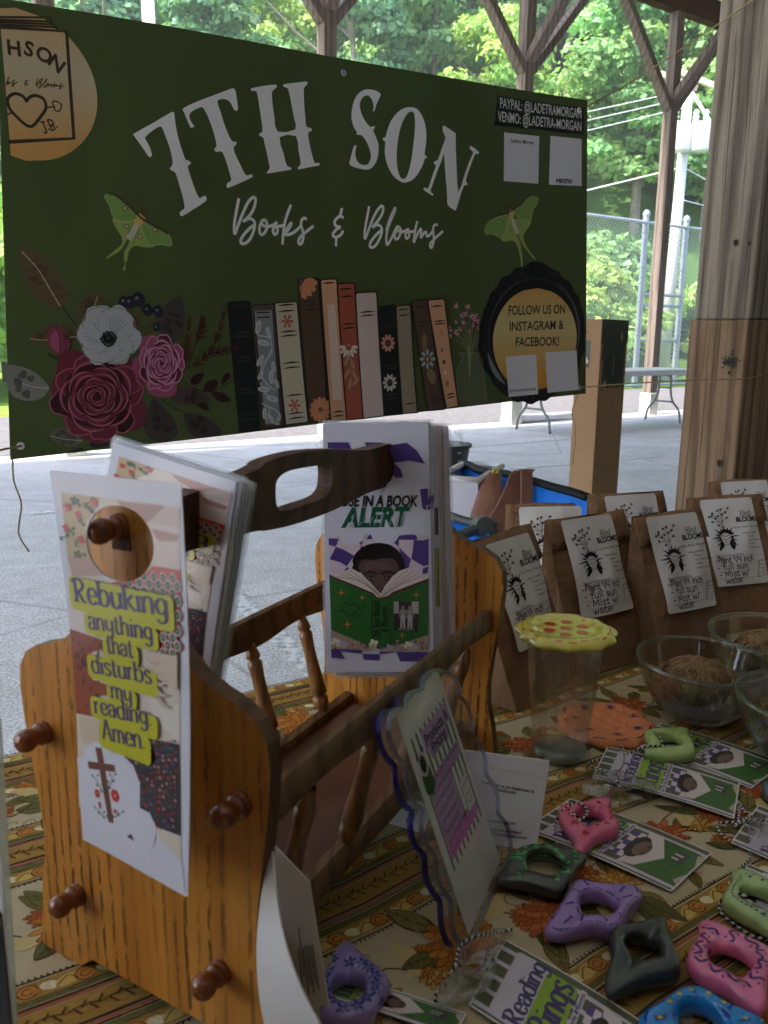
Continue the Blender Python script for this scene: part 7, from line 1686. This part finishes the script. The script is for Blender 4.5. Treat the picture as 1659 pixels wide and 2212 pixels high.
# --- flowers lower left
A = Art(); A.EPS = .00004; zR = zc(0, 700, 1.659); q4 = lambda x, y: bp(*zR(x, y)); rn = random.Random(21)
KX = .00043
def lf(pts, col, mid=None, vein=None, wash=None):
    A.blob([q4(*p) for p in pts], col, 3)
    rr = random.Random(int(pts[0][0])); xs = [p[0] for p in pts]; ys = [p[1] for p in pts]; cx, cy = sum(xs) / len(xs), sum(ys) / len(ys)
    for k in range(5 if wash else 0): p = pts[rr.randrange(len(pts))]; t = rr.uniform(.25, .6); A.ell(*q4(lerp(cx, p[0], t), lerp(cy, p[1], t)), KX * rr.uniform(14, 30), KX * rr.uniform(10, 20), wash, rr.uniform(0, 3), 12, lambda a: 1 + .15 * math.sin(3 * a))
    if mid: A.stroke([q4(*p) for p in mid], .0016, vein, 4)
BRN, GRY, DGY = srgb(98, 84, 56), srgb(104, 104, 98), srgb(72, 66, 64)
lf([(95, 172), (160, 185), (250, 245), (320, 330), (365, 420), (350, 490), (280, 498), (200, 450), (140, 370), (108, 270)], BRN, None, None, srgb(82, 70, 50))
A.stroke([q4(*p) for p in [(118, 200), (200, 290), (260, 390), (320, 490)]], .0024, srgb(182, 172, 140), 4)
for k in range(6):
    t = .18 + k * .13; x, y = lerp(118, 320, t), lerp(200, 490, t); A.stroke([q4(x, y), q4(x + 50 + 10 * k, y - 10)], .0009, srgb(58, 52, 40), 3); A.stroke([q4(x, y), q4(x - 60, y + 20)], .0009, srgb(58, 52, 40), 3)
A.stroke([q4(*p) for p in [(335, 495), (380, 560), (430, 620)]], .0024, srgb(40, 36, 30), 4)
lf([(420, 560), (430, 480), (480, 425), (530, 430), (565, 480), (560, 520), (480, 560), (440, 600)], srgb(92, 80, 54), [(440, 580), (500, 500), (520, 440)], srgb(176, 164, 130), srgb(76, 66, 46)); lf([(155, 668), (230, 605), (330, 580), (410, 610), (440, 650), (390, 690), (300, 700), (210, 700)], srgb(86, 78, 52), [(160, 668), (240, 675), (420, 655)], srgb(176, 160, 120), srgb(70, 64, 44))
lf([(28, 815), (100, 815), (190, 850), (250, 910), (262, 940), (220, 990), (140, 1005), (60, 970), (35, 900)], srgb(128, 128, 120), [(120, 910), (190, 930), (260, 935)], srgb(186, 186, 180), srgb(84, 84, 80)); lf([(862, 530), (900, 470), (965, 437), (985, 520), (985, 610), (940, 680), (880, 660), (845, 600)], DGY, None, None, srgb(54, 50, 50))
lf([(820, 990), (880, 1040), (940, 1120), (945, 1190), (880, 1225), (800, 1200), (768, 1130), (790, 1050)], srgb(66, 58, 58), [(820, 1000), (850, 1100), (870, 1210)], srgb(38, 34, 34), srgb(46, 42, 42)); lf([(990, 1070), (1070, 1075), (1150, 1120), (1190, 1180), (1110, 1198), (1030, 1190), (990, 1120)], srgb(66, 58, 58), [(990, 1070), (1090, 1140), (1180, 1180)], srgb(38, 34, 34), srgb(44, 40, 40)); lf([(900, 980), (980, 920), (1060, 950), (1130, 992), (1060, 1020), (970, 1020)], srgb(74, 62, 60), None, None, srgb(50, 44, 44))
lf([(268, 1190), (320, 1150), (400, 1180), (440, 1215), (400, 1245), (320, 1240)], srgb(104, 100, 92), [(270, 1192), (350, 1210), (436, 1216)], srgb(170, 168, 158), srgb(78, 74, 70)); lf([(370, 1275), (430, 1255), (445, 1268), (400, 1283)], srgb(52, 48, 46)); lf([(480, 1230), (560, 1215), (600, 1228), (560, 1250), (500, 1256)], srgb(48, 44, 44))
FERN = srgb(76, 36, 34)
for stem, nleaf, sp_ in (([(985, 830), (1000, 700), (1015, 540)], 12, 34), ([(1000, 830), (1040, 720), (1085, 540)], 0, 0), ([(990, 835), (1110, 760), (1170, 640), (1215, 480)], 14, 36), ([(1110, 760), (1200, 730), (1280, 715)], 8, 34), ([(1055, 690), (1080, 620), (1085, 545)], 9, 36)):
    P = catmull([(x, y, 0) for x, y in stem], 8); A.stroke([q4(p.x, p.y) for p in P], .0019, FERN)
    for k in range(nleaf):
        t = .15 + .8 * k / nleaf; p = P[int(t * (len(P) - 1))]; d = (P[min(len(P) - 1, int(t * (len(P) - 1)) + 1)] - p); d = d.normalized() if d.length else Vector((0, -1, 0)); nrm = Vector((-d.y, d.x, 0))
        for sg in (-1, 1): e_ = p + nrm * sg * sp_ * (1.1 - t * .7) + d * sp_ * .8; A.stroke([q4(p.x, p.y), q4(*(p.lerp(e_, .6) + d * 4)[:2]), q4(e_.x, e_.y)], .0030, FERN, 3, taper=lambda s: 1.1 - .8 * s)
for st in ([(950, 870), (1040, 935), (1140, 950), (1250, 890)], [(860, 990), (930, 1040), (1000, 1070)]): A.stroke([q4(*p) for p in st], .0018, srgb(52, 34, 30), 5)
for c in ([(1020, 910), (1030, 870), (1090, 850), (1080, 890), (1050, 915)], [(1090, 945), (1110, 900), (1160, 888), (1165, 920), (1130, 955)], [(1190, 915), (1195, 870), (1230, 848), (1232, 880)], [(1130, 960), (1190, 958), (1240, 1000), (1180, 1010)], [(1050, 1020), (1100, 1010), (1122, 1052), (1080, 1045)]): A.blob([q4(*p) for p in c], srgb(50, 26, 30), 3)
for st in ([(740, 660), (735, 590), (680, 505)], [(740, 600), (748, 500)], [(770, 670), (810, 590), (830, 545)], [(735, 600), (700, 570)]): A.stroke([q4(*p) for p in st], .0034, srgb(112, 62, 44), 4)
for x, y, r_ in ((640, 520, 27), (662, 470, 26), (695, 472, 27), (738, 457, 33), (788, 514, 27), (845, 521, 28), (838, 607, 21)):
    A.ell(*q4(x, y), KX * r_, KX * r_ * 1.03, srgb(36, 36, 50), 0, 18); A.ell(*q4(x - r_ * .1, y + r_ * .3), KX * r_ * .7, KX * r_ * .5, srgb(46, 46, 64), 0, 12); A.ell(*q4(x - r_ * .25, y - r_ * .25), KX * r_ * .3, KX * r_ * .22, srgb(122, 124, 142), .5, 10)
    for k in (-1, 0, 1): A.stroke([q4(x + k * 6, y - r_), q4(x + k * 11, y - r_ - 8)], .0019, srgb(30, 30, 40))
# rose bud
A.blob([q4(*p) for p in [(255, 640), (300, 598), (350, 630), (372, 690), (350, 740), (310, 755), (262, 715)]], srgb(128, 60, 78), 4); A.blob([q4(*p) for p in [(270, 660), (305, 620), (325, 680), (320, 740), (280, 715)]], srgb(158, 84, 104), 4); A.stroke([q4(*p) for p in [(300, 600), (318, 660), (322, 748)]], .0022, srgb(86, 34, 50), 4); A.stroke([q4(*p) for p in [(340, 640), (352, 700), (345, 745)]], .0022, srgb(86, 34, 50), 4)
for p_ in ([(350, 650), (385, 690), (360, 740)], [(330, 755), (300, 775), (260, 750)]): A.stroke([q4(*p) for p in p_], .004, srgb(62, 40, 36), 3)
def rose(cx, cy, rx, ry, dark, mid, lite, seed, outer):
    rn = random.Random(seed); A.blob([q4(*p) for p in outer], mid, 4)
    for k in range(9):                           # big outer petals
        a = k * .70 + rn.uniform(-.2, .2); q = .70; x, y = cx + rx * q * math.cos(a), cy + ry * q * math.sin(a)
        P = [(x + rx * .34 * math.cos(a + t) * rn.uniform(.8, 1.15), y + ry * .34 * math.sin(a + t) * rn.uniform(.8, 1.15)) for t in np.linspace(-2.0, 2.0, 8)]
        A.blob([q4(*p) for p in P], (mid, dark, mid)[k % 3], 4); A.stroke([q4(*p) for p in P], .0022, lite, 4, taper=lambda t: .3 + .9 * math.sin(3.14 * t))
    for j, q in enumerate((.74, .62, .50, .39, .29, .20, .12)):
        n = 5 if j < 4 else 3; a0 = rn.uniform(0, 6)
        w_ = [rn.uniform(-.07, .07) for _ in range(14)]
        P = [(cx + rx * q * (1 + w_[k]) * math.cos(k * .449), cy + ry * q * (1 + w_[k]) * math.sin(k * .449)) for k in range(14)]
        A.blob([q4(*p) for p in P], (dark, mid)[j % 2], 4)
        for k in range(n):
            a = a0 + k * 6.283 / n; S_ = [(cx + rx * q * (1 + .10 * math.sin(3 * t)) * math.cos(a + t), cy + ry * q * (1 + .10 * math.sin(3 * t)) * math.sin(a + t)) for t in np.linspace(0, 6.283 / n * .92, 7)]
            A.stroke([q4(*p) for p in S_], .0042 - .0004 * j, lite, 3, taper=lambda t: .25 + .9 * math.sin(3.14 * t))
    A.ell(*q4(cx, cy), KX * rx * .06, KX * ry * .06, dark)
rose(518, 980, 238, 232, srgb(58, 22, 32), srgb(110, 44, 62), srgb(168, 92, 112), 4, [(300, 840), (318, 765), (390, 725), (460, 752), (540, 768), (640, 755), (705, 790), (762, 850), (768, 920), (742, 960), (782, 1040), (766, 1130), (705, 1165), (625, 1160), (580, 1225), (500, 1228), (420, 1190), (365, 1150), (330, 1080), (298, 1010), (272, 930)])
rose(862, 800, 118, 150, srgb(86, 34, 54), srgb(146, 76, 104), srgb(196, 134, 158), 5, [(740, 680), (800, 645), (850, 660), (900, 672), (935, 720), (975, 790), (972, 850), (945, 890), (940, 960), (885, 982), (800, 965), (765, 900), (715, 850), (708, 790), (745, 740)])
# white anemone
for a, r_ in ((.2, 108), (1.2, 104), (2.2, 112), (3.2, 104), (4.2, 112), (5.2, 108)):
    x, y = 585 + 72 * math.cos(a), 650 + 66 * math.sin(a); A.ell(*q4(x, y), KX * r_ * .86, KX * r_ * .72, srgb(178, 180, 182), -a, 22, lambda t: 1 + .06 * math.sin(5 * t)); 
    A.stroke([(q4(x, y)[0] + KX * r_ * .86 * math.cos(t - a), q4(x, y)[1] + KX * r_ * .74 * math.sin(t - a)) for t in np.linspace(-1.3, 1.3, 14)], .0016, srgb(128, 130, 132))
    for k in range(6): b = a + (k - 2.5) * .16; A.stroke([q4(585 + 44 * math.cos(b), 665 + 42 * math.sin(b)), q4(585 + 90 * math.cos(b * .98 + .02), 660 + 84 * math.sin(b)), q4(585 + rn.uniform(105, 135) * math.cos(b), 655 + rn.uniform(95, 120) * math.sin(b))], .0011, srgb(122, 124, 128), 4)
for k in range(30): a = k * .2094; A.stroke([q4(578, 668), q4(578 + 40 * math.cos(a), 668 + 38 * math.sin(a))], .0010, srgb(36, 36, 38)); A.ell(*q4(578 + rn.uniform(32, 44) * math.cos(a), 668 + rn.uniform(30, 40) * math.sin(a)), KX * 5, KX * 5, srgb(24, 24, 26), 0, 7)
A.ell(*q4(577, 668), KX * 26, KX * 24, srgb(28, 32, 30), 0, 18); A.ell(*q4(574, 664), KX * 10, KX * 9, srgb(70, 78, 70), 0, 10)
A.build('printed_flowers', M['banner_print'], bn, bfn, BSL, .0004)
# --- grommets and ties
for px_, py_, out_ in ((44, 963, 0), (1249, 239, 0), (744, 157, 0), (768, 887, 0), (1249, 837, 0)):
    p = bp(px_, py_); m = MB(); c = bfn(*p, 0); pts = [c + GD * (.0062 * math.cos(t)) + UP * (.0062 * math.sin(t)) - GN * .001 for t in np.linspace(0, 6.283, 20, endpoint=False)]
    m.tube(pts, .0016, 8, closed=True); m.lathe([(.0052, .0004), (.0052, .0008), (.001, .0008)], c, -GN, 16); m.build('grommet', M['white_paper'] if px_ in (44, 768) or py_ == 239 else M['galvanised'], bn, smooth=True)
def cord(label, pts, r=.0022, mat='jute', sm=8):
    rn = random.Random(len(label)); P = catmull(pts, sm); m = MB(); m.tube([p + Vector((rn.uniform(-1, 1), rn.uniform(-1, 1), rn.uniform(-1, 1))) * r * .25 for p in P], r, 7); o = m.build('cord', M[mat], None, smooth=True, base=Vector(pts[0])); return tag(o, label, 'cord')
g1 = bfn(*bp(1249, 837), .003); cord('twine from the lower right banner corner to the thick post', [g1, atdepth(1350, 829, 2.56), atdepth(1480, 822, 2.50), PC + GD * .0 + UP * atdepth(1560, 818, 2.5).z + (-GN) * .004 + GD * -.004, PC + GD * .09 - GN * .004 + UP * (atdepth(1640, 812, 2.5).z)])
g2 = bfn(*bp(1249, 239), .003); cord('twine from the upper right banner corner up to the thick post', [g2, atdepth(1330, 196, 2.58), atdepth(1440, 128, 2.55), PC - GD * .004 - GN * .004 + UP * (atdepth(1575, 22, 2.5).z), PC + GD * .1 - GN * .004 + UP * (atdepth(1640, -10, 2.5).z)])
g3 = bfn(*bp(44, 963), .003); cord('twine tying the lower left banner corner to something left of the photo', [g3, atdepth(10, 970, 1.62), atdepth(-60, 985, 1.58), atdepth(-200, 1010, 1.5)])
cord('loose twine end hanging from the lower left banner corner', [bfn(*bp(26, 992), .002), atdepth(30, 1040, 1.66), atdepth(46, 1090, 1.66), atdepth(40, 1150, 1.66), atdepth(62, 1192, 1.66)], .0018)
cord('loose twine end hanging from the lower right banner corner', [bfn(*bp(1246, 850), .002), atdepth(1236, 890, 2.6), atdepth(1243, 930, 2.6), atdepth(1238, 1000, 2.6)], .002)
# ---------------------------------------------------------------- behind the table: cardboard box, chair, handbag, cooler, bin
cb = atdepth(1290, 880, 3.02); cb.z = 0
def edge_at(px_, py_, dirv):
    """the point on the upright plane through the box corner edge along dirv that is seen at this pixel"""
    n = Vector((-dirv.y, dirv.x, 0)); return (onplane(px_, py_, cb, n) - cb).dot(dirv)
bd1 = -GD.lerp(Vector((-1, .35, 0)).normalized(), .5).normalized() if False else Vector((-.80, .60, 0)).normalized()
bd2 = Vector((bd1.y, -bd1.x, 0)); bd2 = bd2 if bd2.x > 0 else -bd2
w1_, w2_ = edge_at(1237, 880, bd1), edge_at(1346, 880, bd2); topz_ = atdepth(1290, 690, 3.02).z
cbx = thing('cardboard_box', 'tall narrow cardboard box with dark printed labels standing by the thick post', 'box', cb + bd1 * w1_ / 2 + bd2 * w2_ / 2)
ctr = cb + bd1 * w1_ / 2 + bd2 * w2_ / 2
m = MB(); m.box(ctr + UP * topz_ / 2, w1_, w2_, topz_, (bd1, bd2, UP)); m.build('carton', M['cardboard'], cbx, bevel=.003)
nf1, nf2 = -bd2, -bd1
def facebox(f, n, W_, name, items, col):
    A = Art(); items(A); return A.build(name, M['paper_print'], cbx, lambda x, y, h: cb + f * x + UP * (topz_ + y) + n * (h + .0006))
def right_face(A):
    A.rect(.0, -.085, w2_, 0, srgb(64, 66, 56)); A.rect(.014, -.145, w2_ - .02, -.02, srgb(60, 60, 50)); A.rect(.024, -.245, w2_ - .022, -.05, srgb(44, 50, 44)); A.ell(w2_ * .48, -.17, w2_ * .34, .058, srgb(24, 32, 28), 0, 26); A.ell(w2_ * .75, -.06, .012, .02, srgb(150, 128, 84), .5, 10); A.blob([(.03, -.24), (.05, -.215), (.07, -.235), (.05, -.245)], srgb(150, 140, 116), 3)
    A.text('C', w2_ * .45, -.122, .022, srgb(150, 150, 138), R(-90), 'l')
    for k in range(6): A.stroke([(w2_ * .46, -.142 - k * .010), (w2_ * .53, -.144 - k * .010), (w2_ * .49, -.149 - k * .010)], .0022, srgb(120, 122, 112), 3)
def left_face(A):
    A.rect(w1_ * .42, -.17, w1_ * .98, -.075, srgb(96, 104, 96)); A.poly([(w1_ * .45, -.15), (w1_ * .6, -.125), (w1_ * .56, -.16)], srgb(216, 208, 190)); A.text('ck', w1_ * .52, -.05, .018, srgb(100, 80, 60), R(180) * 0, 'l')
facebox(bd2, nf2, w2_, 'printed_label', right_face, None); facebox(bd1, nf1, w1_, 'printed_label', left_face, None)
m = MB(); m.box(cb + bd2 * (w2_ + .004) + bd1 * w1_ * .5 + UP * (topz_ - .05), w1_ * .9, .004, .1, (bd1, bd2, UP)); m.build('open_flap', M['cardboard'], cbx)
# camp chair
zC = zc(1400, 1350, 2.765); cz = lambda x, y, d: atdepth(*zC(x, y), d)
ch = thing('camp_chair', 'folding camp chair of bright blue nylon with dark frame behind the table', 'chair', Vector((.33, 1.95, 0)))
TP = [cz(270, 440, 2.42), cz(345, 450, 2.36), cz(430, 500, 2.30), cz(560, 525, 2.24), cz(700, 535, 2.20), cz(760, 570, 2.15), cz(900, 590, 2.10), cz(1100, 650, 2.02), cz(1290, 700, 1.95), cz(1420, 745, 1.90)]
BT = [cz(150, 900, 2.36), cz(260, 960, 2.3), cz(380, 1000, 2.24), cz(520, 1030, 2.18), cz(660, 1050, 2.14), cz(760, 1060, 2.1), cz(900, 1080, 2.05), cz(1080, 1110, 1.98), cz(1260, 1130, 1.92), cz(1400, 1150, 1.87)]
m = MB(); tc = catmull(TP, 4); bc2 = catmull(BT, 4); nn_ = len(tc)
m.grid(lambda u, v: tc[min(nn_ - 1, int(u * (nn_ - 1) + .5))].lerp(bc2[min(nn_ - 1, int(u * (nn_ - 1) + .5))], v) + Vector((.57, -.82, 0)) * .03 * math.sin(3.14 * v) * math.sin(7 * u), nn_ - 1, 8); m.build('back_panel', M['blue_nylon'], ch, smooth=True, solid=.003)
m = MB(); m.tube(tc, .011, 8); m.build('top_binding', M['black_trim'], ch, smooth=True)
SQ = [cz(100, 930, 2.02), cz(520, 960, 1.96), cz(560, 1330, 1.80), cz(60, 1330, 1.82)]
m = MB(); m.grid(lambda u, v: SQ[0].lerp(SQ[1], u).lerp(SQ[3].lerp(SQ[2], u), v) - UP * .04 * math.sin(3.14 * u) * math.sin(3.14 * v), 10, 10); m.build('seat', M['blue_nylon'], ch, smooth=True, solid=.003)
for pts, r_ in (([cz(150, 900, 2.0), cz(320, 960, 1.98), cz(480, 990, 1.96), cz(600, 1000, 1.95)], .011), ([cz(150, 1130, 1.86), cz(340, 1060, 1.9), cz(480, 1010, 1.94)], .013)):
    m = MB(); m.tube(catmull(pts, 5), r_, 8); m.build('frame_tube', M['tent_frame'], ch, smooth=True)
m = MB(); m.lathe([(.001, -.02), (.024, -.018), (.026, 0), (.024, .018), (.001, .02)], cz(470, 1010, 1.93), Vector((.3, -.9, .2)), 16); m.build('hub', M['tent_frame'], ch, smooth=40)
for (a, b) in ((cz(470, 1010, 1.95), (.12, 1.75, 0)), (cz(560, 1000, 1.95), (.42, 1.70, 0)), (cz(300, 460, 2.4), (.1, 2.3, 0)), (cz(1400, 760, 1.92), (.55, 1.9, 0))):
    m = MB(); m.tube([a, Vector(b)], .010, 8); m.build('leg', M['tent_frame'], ch, smooth=True)
# handbag
hb_ = thing('handbag', 'tan leather handbag with two tall handles resting in the blue chair', 'handbag', cz(600, 1000, 2.02) - UP * .28)
def strap(pts, w_, mb): 
    P = catmull(pts, 6); wv = Vector((.72, .30, 0)).normalized() * w_; nv = Vector((.35, -.93, 0)) * .006
    mb.add([q for p in P for q in (p - wv * .5, p + wv * .5, p + wv * .5 + nv, p - wv * .5 + nv)], [(4 * i + j, 4 * i + (j + 1) % 4, 4 * i + 4 + (j + 1) % 4, 4 * i + 4 + j) for i in range(len(P) - 1) for j in range(4)])
m = MB(); bl_ = [cz(360, 1000, 2.06), cz(480, 620, 2.12), cz(560, 520, 2.14), cz(620, 530, 2.14), cz(630, 640, 2.12), cz(630, 830, 2.08), cz(560, 960, 2.04), cz(480, 1010, 2.04)]
def panel(mb, P, th):
    c = sum(P, Vector()) / len(P); n = Vector((.35, -.93, .1)).normalized(); k = len(P)
    f = [p - n * -th * .0 + n * th * .5 for p in P]; b = [p - n * th * .5 for p in P]; fc_ = c + n * th * .75
    mb.add(f + b + [fc_], [(i, (i + 1) % k, 2 * k) for i in range(k)] + [(i, k + i, k + (i + 1) % k, (i + 1) % k) for i in range(k)] + [tuple(reversed(range(k, 2 * k)))])
panel(m, [Vector(p) for p in catmull(bl_, 3, True)], .022); m.build('left_wing', M['brown_leather'], hb_, smooth=50)
m = MB(); strap([cz(846, 496, 2.11), cz(815, 530, 2.10), cz(770, 640, 2.08), cz(700, 800, 2.04), cz(600, 960, 2.0), cz(540, 1040, 1.98)], .062, m); strap([cz(560, 700, 2.13), cz(520, 820, 2.1), cz(470, 1000, 2.07)], .012, m); m.build('long_handle', M['brown_leather'], hb_)
m = MB(); strap([cz(838, 520, 2.10), cz(846, 492, 2.09), cz(860, 505, 2.08), cz(864, 640, 2.06), cz(862, 820, 2.03), cz(858, 980, 2.0)], .032, m); m.build('strap', M['brown_leather'], hb_)
m = MB(); m.tube([cz(590 + 22 * math.cos(t), 512 + 18 * math.sin(t), 2.10) for t in np.linspace(0, 6.283, 18, endpoint=False)], .004, 6, closed=True); m.build('ring', M['brass'], hb_, smooth=True)
m = MB(); m.box(cz(600, 1100, 2.02) - UP * .1, .30, .14, .26, (Vector((.85, -.5, 0)).normalized(), Vector((.5, .85, 0)).normalized(), UP)); m.build('bag_base', M['brown_leather'], hb_, bevel=.03)
# white tub
wb0, wb1 = cz(60, 575, 2.16), cz(430, 580, 2.12); wx = (wb1 - wb0); wx.z = 0; wl = wx.length; wx.normalize(); wy = Vector((-wx.y, wx.x, 0)); ht_ = .30
tub = thing('storage_tub', 'pale plastic storage tub with a white rim beside the tan handbag', 'tub', (wb0 + wb1) / 2 - UP * ht_)
m = MB(); c_ = (wb0 + wb1) / 2 + wy * .13
for z0, z1, g in ((0, .03, 0),):
    q0 = [c_ - UP * ht_ + wx * (a * wl * .44) + wy * (b * .11) for a, b in ((-1, -1), (1, -1), (1, 1), (-1, 1))]; q1 = [c_ + wx * (a * wl * .5) + wy * (b * .13) for a, b in ((-1, -1), (1, -1), (1, 1), (-1, 1))]
    m.add(q0 + q1, [(0, 1, 2, 3), (0, 1, 5, 4), (1, 2, 6, 5), (2, 3, 7, 6), (3, 0, 4, 7)])
m.build('tub_body', M['pale_plastic'], tub, solid=.004)
m = MB(); m.tube([c_ + wx * (a * wl * .5) + wy * (b * .13) for a, b in ((-1, -1), (1, -1), (1, 1), (-1, 1))], .009, 8, closed=True); m.build('rim', M['pole_white'], tub, smooth=True)
# bin with clear bags in it
bb = Vector((.135, 6.3, 0)); bb = onz(958, 1062, 0); bb.z = 0
bin_ = thing('waste_bin', 'black bin stuffed with clear plastic wrapping out on the asphalt', 'bin', bb)
bs = bb.y / 1800 * 56
m = MB(); hb2 = .125 * bb.y / 1.9 * .9
m.lathe([(.001, 0), (bs * .72, 0), (bs * .98, hb2 * .93), (bs * 1.06, hb2 * .94), (bs * 1.06, hb2), (bs * .94, hb2), (bs * .9, hb2 * .9), (bs * .7, .02), (.001, .02)], bb, n=28); m.build('bin_body', M['black_plastic'], bin_, smooth=40)
m = MB(); rn = random.Random(4)
def crumple(u, v):
    a = u * 6.283; r_ = bs * (.85 - .5 * v) * (1 + .22 * math.sin(5 * a + 9 * v)) ; return bb + Vector((r_ * math.cos(a) + .2 * bs * v, r_ * math.sin(a), hb2 * .9 + v * hb2 * .38 + .03 * math.sin(7 * a + 4 * v)))
m.grid(crumple, 26, 6); m.build('plastic_wrap', M['clear_film'], bin_)

# knots and a mould patch on the near post's seen face
pf = lambda px_, py_: (lambda p: (p.dot(GN), p.z))(onplane(px_, py_, PC, GD) - PC)
rn = random.Random(14); pfn = lambda x, y, h: PC + GN * x + UP * y - GD * (h + .0045)
for x, y, r_ in ((1591, 524, .010), (1621, 526, .007), (1556, 1000, .012), (1630, 905, .006)):
    A = Art(); u, v = pf(x, y); A.ell(u, v, r_ * .8, r_, srgb(70, 52, 38), 0, 16, lambda a: 1 + .12 * math.sin(3 * a)); A.ell(u, v, r_ * .45, r_ * .6, srgb(34, 26, 20), 0, 12)
    A.build('knot', M['paper_print'], npl, pfn)
u, v = pf(1579, 782); A = Art()
for k in range(70):
    a, q = rn.uniform(0, 6.28), abs(rn.gauss(0, .5)); A.ell(u + .03 * q * math.cos(a) + .012 * rn.gauss(0, .5), v + .026 * q * math.sin(a), rn.uniform(.002, .007), rn.uniform(.002, .005), srgb(*rn.choice(((50, 46, 40), (62, 56, 48), (40, 38, 34)))), rn.uniform(0, 3), 8, lambda a: 1 + .3 * math.sin(4 * a))
A.build('mould_patch', M['paper_print'], npl, pfn)

# ---------------------------------------------------------------- soft damp air over the valley
hm = bpy.data.materials.new('haze_air'); hm.use_nodes = True; hn_ = hm.node_tree; hn_.nodes.remove(hn_.nodes['Principled BSDF'])
pv = hn_.nodes.new('ShaderNodeVolumePrincipled'); pv.inputs['Color'].default_value = (.93, .97, 1, 1); pv.inputs['Density'].default_value = .0021; pv.inputs['Anisotropy'].default_value = .2
hn_.links.new(pv.outputs[0], hn_.nodes['Material Output'].inputs['Volume'])
m = MB(); m.box(Vector((0, 47, 43)), 284, 178, 88); hz_o = m.build('haze', hm); hz_o['kind'] = 'stuff'
S.cycles.volume_step_rate = 10; S.cycles.volume_bounces = 0
